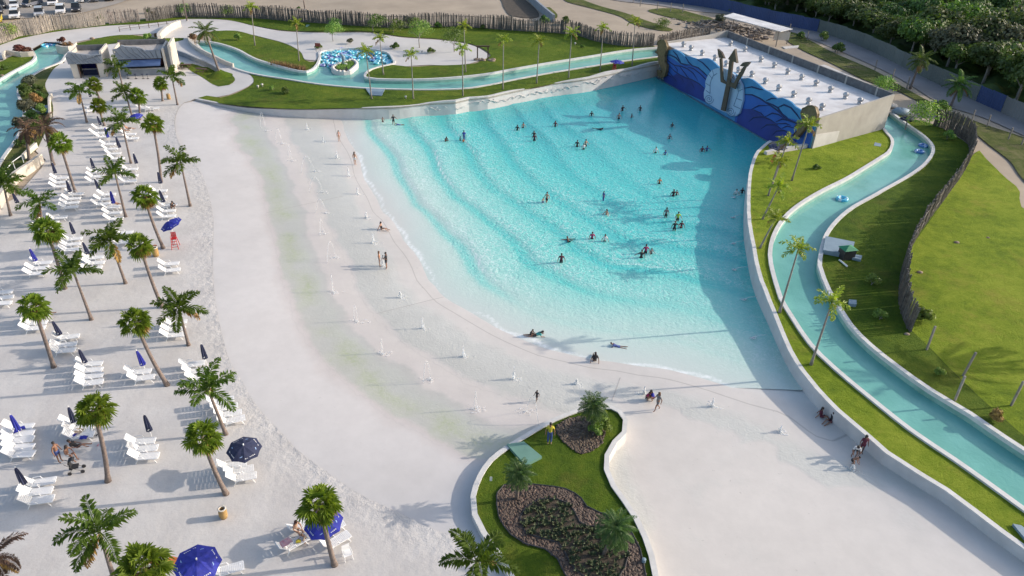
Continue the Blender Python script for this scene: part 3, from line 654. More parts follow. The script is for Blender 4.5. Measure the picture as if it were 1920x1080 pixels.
def wave_building():
    b = empty('wave_machine_building', BA); tag(b, 'long building with white roof and blue wave mural at the deep end of the pool', 'building')
    L = lambda v: v - BA
    q = [L(BA + MN * -.35), L(BC + MN * -.35), L(BR_), L(BL_)]
    # walls: body prism without roof, roof sheet separate
    core = [(p.x, p.y) for p in q]
    MB().prism(core, -1.6, ZR - .12).build('wall', M['blockpale'], b)
    rf = MB().prism([(p.x, p.y) for p in (q[0], q[1] + Vector((-.05, .05, 0)), q[2] + Vector((-.1, 0, 0)), q[3])], ZR - .118, ZR).build('roof', M['roofsheet'], b)
    # right wall panel with parapet, slightly proud
    e = (BR_ - BC).normalized(); en = Vector((e.y, -e.x, 0))
    mp = MB(); Lr = (BR_ - BC).length
    mp.plate([(0, -1), (Lr, -1), (Lr, 7.15), (0, 6.35)], L(BC), e, MV, en, .22); mp.build('wall', M['blockpale'], b)
    mp = MB(); mp.plate([(0.02, -1), (5.2, -1), (5.2, 3.7), (0.02, 4.1)], L(BC) + en * .22, e, MV, en, .05); mp.build('wall_panel', M['wall'], b)
    # back parapet of bare blocks with piers
    f = (BR_ - BL_).normalized(); fn = Vector((f.y, -f.x, 0)); fn = fn if fn.dot(MN) > 0 else -fn
    Lb = (BR_ - BL_).length
    m = MB(); m.plate([(0, 0), (Lb, 0), (Lb, 7.2), (0, 7.2)], L(BL_), f, MV, -fn, .25); m.build('parapet', M['block'], b)
    for k in range(7):
        m = MB(); m.plate([(k * Lb / 6.5, ZR), (k * Lb / 6.5 + .3, ZR), (k * Lb / 6.5 + .3, 7.23), (k * Lb / 6.5, 7.23)], L(BL_), f, MV, fn, .08); m.build('parapet_pier', M['blockpale'], b)
    g = (BL_ - BA); Lg = g.length; g.normalize(); gn = Vector((-g.y, g.x, 0))
    m = MB(); m.plate([(0, 0), (Lg, 0), (Lg, 7.2), (Lg * .72, 6.75), (0, 6.25)], L(BA), g, MV, gn, .22); m.build('parapet', M['blockpale'], b)
    # mural wall
    O = L(BA)
    top = r1("185,600 185,290 225,228 300,220 350,232 400,262 445,305 500,308 560,325 605,343 680,330 740,332 800,365 885,450") + \
        [sz(1352, 128), sz(1372, 133), sz(1392, 145)] + r2("75,160 150,155 200,175 260,220 330,285 400,320 475,383 530,378 590,400 640,430 680,475 745,515")
    s_end = ML; top = [(max(.02, a), c) for a, c in top]
    poly = [(0, -1.5)] + [(top[0][0], 0)] + top[1:] + [(s_end, 5.2), (s_end, -1.5)]
    mu = MB().plate(poly, O, MU, MV, MN, .25).build('mural', M['mural1'], b)
    def zone(pts, off, t, m, nm):
        MB().plate([(a, max(c, -.6)) for a, c in pts], O + MN * off, MU, MV, MN, t).build(nm, M[m], mu)
    zone(r1("185,600 185,335 230,300 300,340 400,412 530,420 620,455 700,520 762,580 760,760 740,900"), .25, .05, 'mural2', 'mural_wave')
    zone(r1("185,640 185,560 230,532 300,556 350,528 420,548 480,580 540,600 620,640 720,740 760,780 745,900"), .30, .05, 'mural3', 'mural_wave')
    m2 = r2("60,345 180,340 280,378 390,455 500,545 600,605 760,640 850,700"); zone(m2 + [(s_end, m2[-1][1]), (s_end, -.6), (m2[0][0], -.6)], .25, .05, 'mural2', 'mural_wave')
    d2 = r2("60,498 220,508 330,590 440,640 530,725 640,768 700,850"); zone(d2 + [(d2[-1][0], -.6), (d2[0][0], -.6)], .30, .05, 'mural3', 'mural_wave')
    class GR:
        def tube(s_, p, r_, n_=6): MB().tube(p, r_, n_).build('mural_groove', M['muraldark'], mu)
    gr = GR()
    for s in ("185,290 270,290 340,325 400,395 470,415 530,415|300,235 350,290 385,360 410,400|460,315 500,380 545,425 620,450 700,520 760,580|605,345 680,390 740,450 790,510|190,300 250,370 320,420 400,430 480,460 560,520 620,620|380,425 430,490 480,560 525,600|490,445 560,460 640,520 720,600 750,580|260,435 330,500 400,545 470,580 540,600 630,650 720,730|320,425 360,480 350,530|230,480 290,550 340,610 360,650|350,540 420,590 470,690|520,610 560,680 600,770|190,540 250,550 320,600").split('|'):
        gr.tube([O + MU * a + MV * c + MN * .30 for a, c in r1(s)], [.05] + [.10] * (len(pl(s)) - 2) + [.03], 6)
    for s in ("115,270 200,255 280,280 330,290|120,340 200,345 280,380 400,460 500,530 570,600 700,660 760,650|360,410 420,385 480,385|370,430 440,460 490,490 540,560 600,600|485,490 560,455 640,490 700,560 750,630|200,505 280,465 390,465|210,510 300,550 340,590|350,590 430,550 500,565 560,610|165,650 220,600 320,590 400,620 490,680|470,650 540,615 620,635 700,670|300,730 370,680 460,680 550,740|480,670 580,665 640,690|540,720 600,695 680,720|430,800 480,750 560,745 640,770").split('|'):
        gr.tube([O + MU * a + MV * c + MN * .32 for a, c in r2(s)], [.05] + [.10] * (len(pl(s)) - 2) + [.03], 6)
    # white plinth line at the water
    MB().plate([(0, -.5), (ML, -.5), (ML, .22), (0, .22)], O + MN * .36, MU, MV, MN, .12).build('plinth', M['muralplinth'], b)
    # shell
    sh = r1("885,455 820,480 780,530 750,590 735,640 742,690 718,760 720,830 750,880 800,915 900,975 1000,1015 1060,1050 1100,1062 1140,1055") + r2("0,580 40,583 80,550 100,480 120,400 120,300 110,230 75,170 40,150 0,110") + [sz(1385, 141), sz(1374, 131), sz(1361, 127)]
    s_ = MB().plate([(a, max(c, .25)) for a, c in sh], O + MN * .38, MU, MV, MN, .30).build('shell_panel', M['shell'], b)
    class GL:
        def tube(q_, p, r_, n_=5): MB().tube(p, r_, n_).build('shell_line', M['shellline'], s_)
    gl = GL()
    for s in ("890,520 840,550 815,600 800,660 800,770|1040,540 1090,570 1130,620 1150,680 1160,760 1130,850 1100,930|780,530 830,590|740,640 800,680|748,735 800,775|830,478 850,550|940,455 930,510|1040,480 1030,540|1110,545 1085,575|1180,640 1140,655|1212,720 1165,745|1205,860 1140,840|1180,965 1100,930").split('|'):
        gl.tube([O + MU * a + MV * c + MN * .69 for a, c in r1(s)], .055, 5)
    for cx, cy, rr in ((785, 845, 62), (1062, 1005, 60)):
        sp = [];
        for k in range(44):
            a = k / 44 * 4.6 * math.pi; rad = rr * (1 - k / 48); sp.append(sz(1220 + (cx + rad * math.cos(a)) / 6.75, 60 + (cy + rad * 1.05 * math.sin(a)) / 6.75))
        gl.tube([O + MU * a + MV * c + MN * .69 for a, c in sp], .05, 5)
M['roofsheet'] = mat('white_roof_sheet', (.74, .73, .72), (.50, .48, .47), .35, .6, .1, 3, .02, detail=8)
M['mural1'] = mat('mural_light', (.075, .29, .52), (.035, .20, .44), .35, .55)
M['mural2'] = mat('mural_mid', (.03, .13, .46), (.02, .085, .36), .3, .55)
M['mural3'] = mat('mural_deep', (.025, .045, .26), (.02, .03, .17), .3, .55)
M['muraldark'] = mat('mural_groove', (.008, .02, .10), None, 1, .6)
M['muralplinth'] = mat('plinth', (.08, .17, .24), (.04, .12, .17), 1, .6)
M['shell'] = mat('shell_paint', (.42, .55, .70), (.33, .46, .62), .3, .6)
M['shellline'] = mat('shell_line', (.12, .20, .32), None, 1, .6)
wave_building()
def trident():
    o = empty('trident', BA + MU * sz(1362, 200)[0] + MN * 1.3); tag(o, 'giant bronze trident standing before the pale shell of the mural', 'statue')
    D = 1.3; O = BA + MN * D - o.location
    def pt(s): return r1(s, D)
    def PL(s, nm, ex=0): MB().plate(pt(s), O - MN * (.10 + ex), MU, MV, MN, .20 + 2 * ex).build(nm, M['bronze'], o)
    PL("962,660 1005,680 945,1005 893,985", 'shaft', .02)
    PL("889,600 876,335 905,328 921,598 966,640 958,662 893,632", 'prong')
    PL("968,655 1004,352 1046,366 1022,560 1006,668", 'prong', .03)
    PL("960,665 1000,630 1056,650 1098,560 1175,440 1215,436 1160,550 1112,620 1075,722", 'prong', -.02)
    PL("855,212 905,255 941,336 872,326 862,280", 'spearhead', .05)
    PL("1075,212 1101,394 988,342", 'spearhead', .07)
    PL("1265,378 1250,402 1218,440 1135,430 1178,386 1215,377", 'spearhead', .05)
trident()
def seahorse(pts, label):
    cx = sum(p[0] for p in pts) / len(pts)
    o = empty('seahorse_statue', BA + MU * cx + MN * .7); tag(o, label, 'statue')
    O = BA + MN * .45 - o.location
    MB().plate(pts, O, MU, MV, MN, .55).build('seahorse_body', M['gold'], o)
    # ridges round the body
    m = MB(); n = len(pts)
    m.tube([O + MU * a + MV * c + MN * .50 for a, c in pts + pts[:1]], .13, 6)
    for i in range(len(pts) // 2): pass
    m.build('seahorse_crest', M['gold'], o, True)
seahorse(r1("150,95 185,100 210,150 220,190 205,250 190,300 190,380 215,420 210,490 190,560 155,575 110,545 100,490 125,480 150,520 165,500 150,440 125,400 110,330 120,280 75,250 100,240 110,180 105,130 120,110", .7), 'golden seahorse relief at the far left end of the wave mural')
seahorse(r2("770,500 800,490 830,470 875,470 905,490 925,560 910,640 890,635 885,590 865,600 840,640 800,700 760,760 700,830 660,800 720,730 680,700 700,680 760,660 790,640 760,600 750,550", .7), 'golden seahorse relief at the right corner of the mural by the palms')
def vents():
    def make():
        o = empty('roof_vent', (0, 0, 0))
        MB().lathe([(0.0, 0), (.36, 0), (.36, .32), (.24, .36)], 16).build('vent_base', M['metal'], o, True)
        m = MB(); n = 20
        for k in range(n):
            a0 = 2 * math.pi * k / n; vs = []
            for j in range(7):
                th = math.pi * (.12 + .72 * j / 6); r = .48 * math.sin(th); z = .72 + .38 * math.cos(th)
                vs += [(r * math.cos(a0 + .0), r * math.sin(a0 + .0), z), (r * .93 * math.cos(a0 + .36), r * .93 * math.sin(a0 + .36), z)]
            m.add(vs, [(j * 2, j * 2 + 1, j * 2 + 3, j * 2 + 2) for j in range(6)])
        m.lathe([(0, 1.13), (.17, 1.11), (.20, 1.06), (0.0, 1.05)], 16)
        m.build('vent_fins', M['metal'], o)
        return o
    back = pl("1281,88 1295,95 1316,104 1340,113 1361,124 1384,136 1409,144 1434,157")
    back2 = pl("1369,86 1396,97 1426,116 1451,127 1476,139 1502,150 1529,161 1556,173 1584,185 1611,195")
    front = pl("1459,170 1487,182 1515,195 1540,206")
    p = None
    ords = ['first', 'second', 'third', 'fourth', 'fifth', 'sixth', 'seventh', 'eighth', 'ninth', 'tenth', 'eleventh', 'twelfth']
    for rn, row in (('front row above the mural', back + front), ('back row near the block parapet', back2)):
        for i, (x, y) in enumerate(row):
            q = P(x, y, ZR + .0); o = make() if p is None else copy_tree(p); p = p or o; o.location = q; o.scale = (.86,) * 3; o.rotation_euler.z = random.uniform(0, 3)
            tag(o, 'round turbine vent, %s from the left in the %s' % (ords[i], rn), 'roof vent', 'turbine vents on the white roof')
vents()

# ================================================================== kiosk
def kiosk():
    K0 = P(139, 147, 1.05); K0.z = 0; K1 = P(312, 140, 1.05); K1.z = 0
    U = (K1 - K0).normalized(); Nn = Vector((U.y, -U.x, 0)); Z = Vector((0, 0, 1)); B = -Nn
    def q(x, y, off=0.0):
        v = onplane(110 + x / 8, 60 + y / 8, K0 + Nn * off, Nn) - K0; return (v.dot(U), v.z)
    def Q(s, off=0.0): return [q(x, y, off) for x, y in pl(s)]
    k = empty('snack_kiosk', (K0.x, K0.y, 1.05)); tag(k, 'low cream building with grey wavy fascias, open doorway and blue awning over a counter', 'building')
    O = K0 - k.location
    xl = q(225, 700)[0]; xr = q(740, 690)[0]
    zt = q(300, 325)[1]
    # left block: side walls, back, roof
    D = 5.2; w0, w1 = xl + .1, xr - .35
    def BX(u0, u1, d0, d1, z0, z1, nm, m, par=k):
        mb = MB(); mb.plate([(u0, z0), (u1, z0), (u1, z1), (u0, z1)], O + B * d0, U, Z, B, d1 - d0); return mb.build(nm, M[m], par)
    BX(w0, w0 + .25, .25, D, .9, zt - .1, 'wall', 'cream'); BX(w1 - .02, w1 + .28, .25, D, .9, zt + .25, 'wall', 'cream')
    BX(w0 + .25, w1 - .02, D - .25, D, .9, zt + .1, 'wall', 'block'); BX(w0 + .25, w1 - .02, .25, D - .25, zt - .85, zt - .7, 'roof', 'tiles')
    BX(w0 + .2, w1 + .0, D - .02, D + .12, zt - .75, zt + .14, 'parapet', 'block')
    dl, dr = Q("270,480")[0], Q("550,480")[0]; dbl, dbr = Q("340,690")[0][0], Q("625,690")[0][0]
    zd = dl[1]
    M3 = MB()
    M3.plate([(w0 - .05, .9), (dbl - .1, .9), (dbl - .1, zd), (w0 - .05, zd)], O, U, Z, B, .22)
    M3.build('front_wall', M['cream'], k); M3 = MB()
    M3.plate([(dbr, .9), (w1 + .2, .9), (w1 + .2, zd), (dbr, zd)], O, U, Z, B, .22)
    M3.build('front_wall', M['cream'], k)
    tp = [(w0 - .25, zd), (w0 - .35, zt - .35)] + Q("135,305 200,305 300,325 380,335 470,345 540,335 610,330 650,350")[:] ; tp = [(max(a, w0 - .5), c) for a, c in tp] + [(w1 + .25, zt - .2), (w1 + .25, zd)]
    fa = MB().plate(tp, O + Nn * .12, U, Z, B, .36).build('wave_fascia', M['fascia'], k)
    rb = MB()
    for s in ("120,370 180,400 230,450 270,480|190,320 240,380 310,440 340,478|250,330 300,390 380,450 400,475|330,345 370,400 440,440 470,475|400,345 440,400 500,440 540,478|500,355 560,420 620,470 660,520|570,345 610,400 650,440 690,500|120,420 160,460 230,500"):
        pass
    for s in "120,370 180,400 230,450 270,475|190,320 240,380 310,440 340,473|250,330 300,390 380,450 400,470|330,345 370,400 440,440 470,470|400,345 440,400 500,440 540,470|500,355 560,420 610,460|570,345 610,400 645,440".split('|'):
        rb.tube([O + U * a + Z * c + Nn * .13 for a, c in Q(s)], .045, 5)
    rb.build('fascia_rib', M['fasciadark'], fa)
    fr = MB(); fr.plate([(dbl - .1, .95), (dbl + .04, .95), (dbl + .04, zd), (dbl - .1, zd)], O + Nn * .03, U, Z, B, .3); fr.build('door_frame', M['darkwood'], k); fr = MB(); fr.plate([(dbr - .12, .95), (dbr, .95), (dbr, zd), (dbr - .12, zd)], O + Nn * .03, U, Z, B, .3)
    fr.build('door_frame', M['darkwood'], k)
    BX(dbl + .04, dbr - .12, 1.6, 1.75, .95, 2.0, 'counter', 'navy'); BX(dbl + .04, dbr - .12, 1.5, 1.9, 2.002, 2.08, 'counter_top', 'concrete')
    BX(w0 + .3, w1 - .05, D - .5, D - .3, .95, zt - .9, 'back_wall', 'blue')
    # right block
    a0 = q(880, 600)[0]; a1 = q(1625, 600)[0]
    zc = q(1240, 245)[1]; zb0 = q(1230, 400)[1]
    D2 = 5.4
    BX(a0, a1 - .1, D2 - .25, D2, .9, zc + .15, 'wall', 'block'); BX(a0, a0 + .25, .3, D2 - .25, .9, zc - .1, 'wall', 'cream')
    BX(a0 + .25, a1 - .1, .3, D2 - .25, zc - .8, zc - .65, 'roof', 'tiles'); BX(a0, a1, D2 - .02, D2 + .12, zc - .6, zc + .2, 'parapet', 'block')
    tp = Q("850,300 815,262 870,250 940,195 1000,215 1080,220 1160,225 1240,245 1300,280 1400,275 1470,255 1520,270"); tp = [(max(a0 - .8, a), c) for a, c in tp]
    tp += [(tp[-1][0], zb0), (a0 + .2, zb0)]
    fa = MB().plate(tp, O + Nn * .15, U, Z, B, .4).build('wave_fascia', M['fascia'], k)
    rb = MB()
    for s in "850,270 900,330 970,380|920,230 970,300 1050,370 1090,390|1000,220 1050,290 1130,350 1180,390|1090,230 1130,300 1200,350 1260,390|1170,235 1220,300 1290,360 1320,390|1240,255 1290,310 1340,350 1380,390|1370,285 1400,330 1430,380|1450,270 1465,330 1490,390".split('|'):
        rb.tube([O + U * a + Z * c + Nn * .16 for a, c in Q(s)], .05, 5)
    rb.build('fascia_rib', M['fasciadark'], fa)
    # awning, dark inside, counter
    zw = q(1230, 415)[1]
    m = MB(); A = O + U * (a0 + .3) + Z * zw; W = a1 - .5 - a0 - .3
    m.add([A, A + U * W, A + U * W + Nn * 1.5 - Z * .55, A + Nn * 1.5 - Z * .55, A + Nn * 1.5 - Z * .72, A + U * W + Nn * 1.5 - Z * .72], [(0, 1, 2, 3), (3, 2, 5, 4)])
    m.build('awning', M['awning'], k)
    BX(a0 + .25, a1 - .1, 1.8, 1.9, 2.2, zb0, 'back_shelf', 'redwood')
    BX(a0 + .25, a1 - .1, 0.0, .35, .9, 2.15, 'counter', 'fascia'); BX(a0 + .2, a1 - .1, -.12, .45, 2.152, 2.22, 'counter_top', 'concrete')
    BX(a0 + .5, a0 + .95, 1.55, 1.8, 2.3, 2.75, 'screen', 'whitepaint')
    # fins on the right
    p0 = q(1560, 400)[0]
    BX(a1 - .1, a1 + .22, -.25, D2, .9, zc - .12, 'fin_wall', 'cream'); BX(a1 + .9, a1 + 1.25, -.1, D2 + .6, .9, zc + .35, 'fin_wall', 'cream'); BX(a1 + .22, a1 + .9, .5, .7, .9, zc + .05, 'fin_wall', 'fascia')
    # stools on the terrace
    def stool():
        o = empty('bar_stool', (0, 0, 0)); MB().lathe([(0, 0), (.2, 0), (.2, .03), (.03, .05), (.03, .7), (0, .7)], 12).build('stool_base', M['darkmetal'], o, True)
        MB().lathe([(0, .7), (.19, .7), (.2, .75), (0, .78)], 12).build('seat', M['navy'], o, True); return o
    s0 = None
    for i, x in enumerate((1045, 1160, 1270, 1340)):
        p = P(110 + x / 8, 60 + 700 / 8, 1.06); s = stool() if s0 is None else copy_tree(s0); s0 = s0 or s; s.location = p
        tag(s, 'dark bar stool before the kiosk counter, %s from the left' % ['first', 'second', 'third', 'fourth'][i], 'stool', 'bar stools at the kiosk counter')
M['fascia'] = mat('fascia_grey', (.26, .29, .33), (.19, .215, .25), .8, .8, .2, 5, .03)
M['fasciadark'] = mat('fascia_rib', (.09, .11, .14), None, 1, .8)
M['tiles'] = mat('kiosk_roof', (.46, .43, .40), (.36, .33, .30), 1.5, .9)
M['awning'] = mat('awning_cloth', (.09, .15, .31), (.07, .12, .25), 1, .7)
M['redwood'] = mat('red_shelf', (.10, .02, .025), (.03, .01, .012), 4, .6)
kiosk()
# ramp walls beside the bridge
def low_wall(s, h, label, m='cream', th=.3, base=0, name='garden_wall', closed=False):
    pts = cr([PT(x, y, terr) for x, y in pl(s)], .8, closed); o0 = pts[0].copy(); q = [p - o0 for p in pts]
    hh = (lambda x, y: terr(x + o0.x, y + o0.y) + h - o0.z) if not callable(h) else h
    mb = wall_strip(q, lambda x, y: terr(x + o0.x, y + o0.y) - .5 - o0.z, hh, th, 1, closed=closed)
    o = mb.build(name, M[m]); o.location = o0; tag(o, label, 'wall'); return o
low_wall("336,50 322,55 306,66 297,76 298,82", 1.3, 'cream side wall sloping down left of the bridge ramp', th=.6)
low_wall("352,72 356,84 372,97 398,111 425,124 437,128", .8, 'cream parapet wall between the ramp and the river behind the leaning palm')
low_wall("331,104 345,108 368,118 390,127 408,137", .9, 'grey stepped wall below the ramp beside the picnic lawn', 'fascia')
low_wall("106,94 118,97 130,97 140,95 146,88", .9, 'scalloped cream planter edge where the left river bends', th=.5)
low_wall("10,112 14,104 40,108 66,106", .9, 'cream planter wall with red plants beside the left river')
low_wall("-5,405 18,366 34,342 62,322 84,305", 1.15, 'cream ramp wall between the planting bed and the loungers', th=.4)
low_wall("48,300 60,288 72,277", .7, 'short cream kerb wall at the foot of the planting bed')
low_wall("98,222 97,214 96,192 100,183", .7, 'thin cream kerb wall on the right of the planting bed', th=.25)

# ================================================================== fences
M['stick'] = leafmat('fence_stick', (.115, .103, .096), (.06, .054, .05), (.18, .16, .147), 3, .1)
M['stickpale'] = leafmat('pale_fence_stick', (.25, .215, .19), (.14, .12, .11), (.36, .315, .275), 3, .1)
def palisade(s, h, label, seed=1, lean=.05, sp=.13, rail=True):
    rs = random.Random(seed); pts = cr([PT(x, y, terr) for x, y in pl(s)], sp); o0 = pts[0].copy(); mb = MB()
    for i, p in enumerate(pts):
        a = pts[min(i + 1, len(pts) - 1)]; t = (a - pts[max(i - 1, 0)]); t.z = 0; t.normalize(); n = Vector((-t.y, t.x, 0))
        hh = h * .92 * rs.uniform(.86, 1.05) * (1 + .07 * math.sin(i * .05 + seed)); r = rs.uniform(.045, .085)
        b = p - o0 + n * rs.uniform(-.06, .06); top = b + Vector((0, 0, hh)) + t * rs.gauss(0, lean) * hh + n * rs.gauss(0, lean * .6) * hh
        b.z -= .2; A = t * r; Bv = n * r
        vs = [b - A - Bv, b + A - Bv, b + A + Bv, b - A + Bv] + [top + (v * rs.uniform(.5, .9)) for v in (-A - Bv, A - Bv, A + Bv, -A + Bv)]
        mb.add(vs, [(0, 1, 5, 4), (1, 2, 6, 5), (2, 3, 7, 6), (3, 0, 4, 7), (4, 5, 6, 7)])
    if rail:
        for z in (h * .3, h * .75):
            mb.tube([p - o0 + Vector((0, -.1, z)) for p in pts[::12]], .04, 5)
    o = mb.build('stick_fence', M['stickpale' if seed in (1, 2) else 'stick']); o.location = o0; tag(o, label, 'fence'); return o
palisade("-60,98 10,80 37,69 70,65 105,57 150,53 197,47", 3.3, 'pale weathered stick fence between the car park and the left promenade', 1, .05)
palisade("205,46 235,43 262,41", 3.0, 'leaning grey stretch of stick fence left of the yellow bush', 2, .10)
palisade("275,40 300,37 330,33 350,33 420,34 480,35 567,42 655,48 755,53 855,51 960,58", 3.1, 'long dark stick fence behind the lawn with the white path', 3, .04)
palisade("962,58 1060,64 1090,69 1110,76 1135,82 1160,86 1190,89 1225,88", 2.9, 'dark stick fence curving toward the seahorse end of the mural', 4, .04)
palisade("1232,84 1270,76 1310,68 1330,66", 2.0, 'broken low stick fence behind the left edge of the white roof', 5, .09)
palisade("1750,236 1780,246 1800,257 1814,268 1817,280 1817,300 1806,322 1791,345 1765,380 1738,415 1718,445 1705,470 1695,495 1689,520 1686,550 1687,575 1692,595 1699,611 1706,624", 3.0, 'dark curved stick fence on the right casting a broad shadow on the lawn', 6, .035)
def hoarding():
    segs = [("1040,-50 1180,-22 1222,0 1280,8 1340,17 1440,41 1532,60", 'blue', 'long blue corrugated hoarding beyond the road'),
            ("1533,60.4 1600,82 1655,107 1690,125 1760,159 1829,190", 'greyg', 'grey green corrugated hoarding along the right hand road'),
            ("1830,190.5 1876,211", 'blue', 'short blue patch of hoarding near the right edge'),
            ("1877,211.5 1920,231 2100,300 2400,420", 'palegrey', 'pale grey hoarding panels beyond the blue patch at the right edge')]
    M['bluehoard'] = mat('blue_sheet', (.04, .075, .20), (.03, .055, .15), .3, .6)
    M['greyg'] = mat('grey_green_sheet', (.15, .17, .16), (.10, .12, .115), .15, .6); M['palegrey'] = mat('pale_sheet', (.22, .22, .22), (.15, .155, .16), .15, .6)
    for s, c, lab in segs:
        pts = cr([PT(x, y, terr) for x, y in pl(s)], 2.4); o0 = pts[0].copy()
        r = empty('hoarding', o0); tag(r, lab, 'fence')
        m = MB()
        for i in range(len(pts) - 1):
            a, b = pts[i] - o0, pts[i + 1] - o0; h = 2.6 + .06 * ((i * 7) % 3); n_ = 12; vs = []
            t = (b - a); nn = Vector((-t.y, t.x, 0)).normalized()
            for k in range(n_ + 1):
                q = a + t * k / n_ + nn * (.04 if k % 2 else -.04); vs += [(q.x, q.y, q.z - .1), (q.x, q.y, q.z + h)]
            m.add(vs, [(j * 2, j * 2 + 2, j * 2 + 3, j * 2 + 1) for j in range(n_)])
            MB().box((a.x, a.y, a.z + 1.35), (.10, .10, 2.75)).build('post', M['bluehoard' if c == 'blue' else c], r)
        m.build('panel', M['bluehoard' if c == 'blue' else c], r)
hoarding()
def posts():
    # concrete posts with wires beside the road and on the right lawn
    rd = pl("1135,-12 1160,-8 1187,5 1200,12 1232,20 1257,22 1280,24")
    rd2 = pl("1480,62 1513,76 1566,98 1640,132 1672,150 1700,165")
    def post(x, y, h, lab, grp, kind='terr'):
        p = PT(x, y, terr); o = MB().box((0, 0, h / 2 - .2), (.14, .14, h)).build('fence_post', M['barkgrey']); o.location = p; o.rotation_euler = (random.uniform(-.05, .05), random.uniform(-.05, .05), .4)
        tag(o, lab, 'post', grp)
    for i, (x, y) in enumerate(rd): post(x, y, 2.2, 'thin concrete post on the pale track beyond the stick fence, %s from the left' % ORD[i], 'posts on the pale track')
    for i, (x, y) in enumerate(rd2): post(x, y, 2.1, 'thin concrete post on the weedy verge behind the white roof, %s from the left' % ORD[i], 'posts on the verge')
    for x, y, lab in ((1737, 657, 'grey post nearest the end of the curved stick fence'), (1790, 752, 'leaning thin grey post second from the fence end, lower on the slope'), (1805, 706, 'grey post in the middle of the right hand lawn edge'), (1895, 762, 'grey post nearest the right edge of the picture')):
        post(x, y, 2.6, lab, 'posts on the right lawn')
    for i, (x, y) in enumerate(((1822, 228), (1850, 238), (1890, 262), (1915, 272))): post(x, y, 2.0, 'thin post along the road verge at the right edge, %s from the left' % ORD[i], 'posts by the right road')
posts()
# shed roof beside the debris
def shed():
    a = [P(1356, 31, 5.0), P(1375, 25, 5.0), P(1486, 55, 5.0), P(1464, 60, 5.0)]; c = sum(a, Vector()) / 4
    o = empty('open_shed', (c.x, c.y, 2.0)); tag(o, 'open shed with a long white sheet roof behind the wave building', 'shed')
    MB().prism([(p.x - c.x, p.y - c.y) for p in a], 3.0, 3.1).build('roof', M['roofsheet'], o)
    for p in a: MB().box(((p.x - c.x) * .93, (p.y - c.y) * .93, 1.4), (.15, .15, 3.15)).build('leg', M['barkgrey'], o)
    m = MB(); e = (a[2] + a[3]) / 2 - c; m.box((e.x * .9, e.y * .9, 1.8), (3, .1, 1.6)); m.build('side_panel', M['cream'], o)
shed()
M['debris'] = leafmat('debris', (.16, .13, .11), (.07, .055, .05), (.34, .31, .28), 2, .1)
def pile(cx, cy, n, spread, label, seed, name='debris_pile', cat='debris'):
    rs = random.Random(seed); p0 = PT(cx, cy, terr); mb = MB()
    for k in range(n):
        a = rs.uniform(0, 6.28); d = rs.gauss(0, spread) ; e = rs.gauss(0, spread * .6); z = abs(rs.gauss(0, .5)) * max(0, 1 - abs(d) / (2.2 * spread))
        c = Vector((d, e, z)); L = rs.uniform(.4, 1.8); t = Vector((math.cos(a), math.sin(a), rs.uniform(-.3, .4))).normalized()
        mb.tube([c - t * L, c + t * L], rs.uniform(.04, .12), 5)
    for k in range(n // 3):
        mb.box((rs.gauss(0, spread), rs.gauss(0, spread * .6), rs.uniform(0, .3)), (rs.uniform(.3, 1.5), rs.uniform(.3, 1), rs.uniform(.1, .4)), rs.uniform(0, 3))
    o = mb.build(name, M['debris']); o.location = p0; tag(o, label, cat, kind='stuff')
pile(1340, 48, 160, 3.2, 'heap of cut branches and timber beside the white shed roof', 3)
pile(1395, 58, 90, 3.0, 'scattered timber and rubble under the white shed roof', 4)
pile(1400, 72, 40, 2.4, 'loose boards and rubble behind the block parapet', 5)
def slab(s, z, label, m='concrete', h=.15, name='access_cover', cat='cover', dz=.08):
    pts = [PT(x, y, terr) for x, y in pl(s)]; c = sum(pts, Vector()) / len(pts)
    o = MB().prism([(p.x - c.x, p.y - c.y) for p in pts], -.1, h).build(name, M[m]); o.location = (c.x, c.y, c.z + z); tag(o, label, cat); return o
M['greenpaint'] = mat('green_paint', (.16, .30, .24), (.12, .24, .19), 1, .6); M['bluepaint'] = mat('blue_grey_paint', (.22, .30, .36), (.17, .24, .30), 1, .6); M['brightgreen'] = mat('bright_green', (.02, .22, .10), None, 1, .6)
def cabinet(s, h, label):
    o = slab(s, .0, label, 'bluepaint', h, 'pump_cabinet', 'cabinet'); return o
c_ = cabinet("1546,450 1600,461 1594,487 1541,477", .5, 'grey blue pump box with green lid beside the right hand river')
def pumpbox():
    p = PT(1585, 484, terr); r = empty('pump_housing', p, .25); tag(r, 'dark pump housing with a peaked green lid on the grey blue platform', 'cabinet')
    MB().box((0, 0, .45), (1.25, 1.0, 1.3)).build('cabinet_box', M['darkmetal'], r)
    m = MB(); m.add([(-.75, -.6, 1.1), (.75, -.6, 1.1), (.75, .6, 1.1), (-.75, .6, 1.1), (0, 0, 1.42)], [(0, 1, 4), (1, 2, 4), (2, 3, 4), (3, 0, 4), (0, 3, 2, 1)]); m.build('lid', M['brightgreen'], r)
    slab("1597,480 1615,484 1613,492 1595,488", .0, 'small grey step slab beside the pump housing', 'bluepaint', .3)
    o = MB().tube([(0, 0, .1), (.35, -1.2, .08)], .09, 8).build('drain_pipe', M['whitepaint']); o.location = PT(1573, 489, terr); tag(o, 'short white pipe on the grass below the pump housing', 'pipe')
pumpbox()
cabinet("1590,567 1604,568 1604,577 1590,576", .35, 'small grey blue box on the lawn right of the river')
slab("1896,987 1912,990 1960,1030 1940,1040", .0, 'pale blue cover slab at the bottom right lawn corner', 'bluepaint', .25)
slab("1640,268 1652,271 1651,276 1638,274", .0, 'grey cover in the lawn below the wave building', 'bluepaint', .1)
slab("685,167 722,168 716,181 694,180", .0, 'pale blue hatch cover on the lawn before the river', 'bluepaint', .2)
slab("1132,784 1132,784.1 1133,785", .0, 'x') if 0 else None
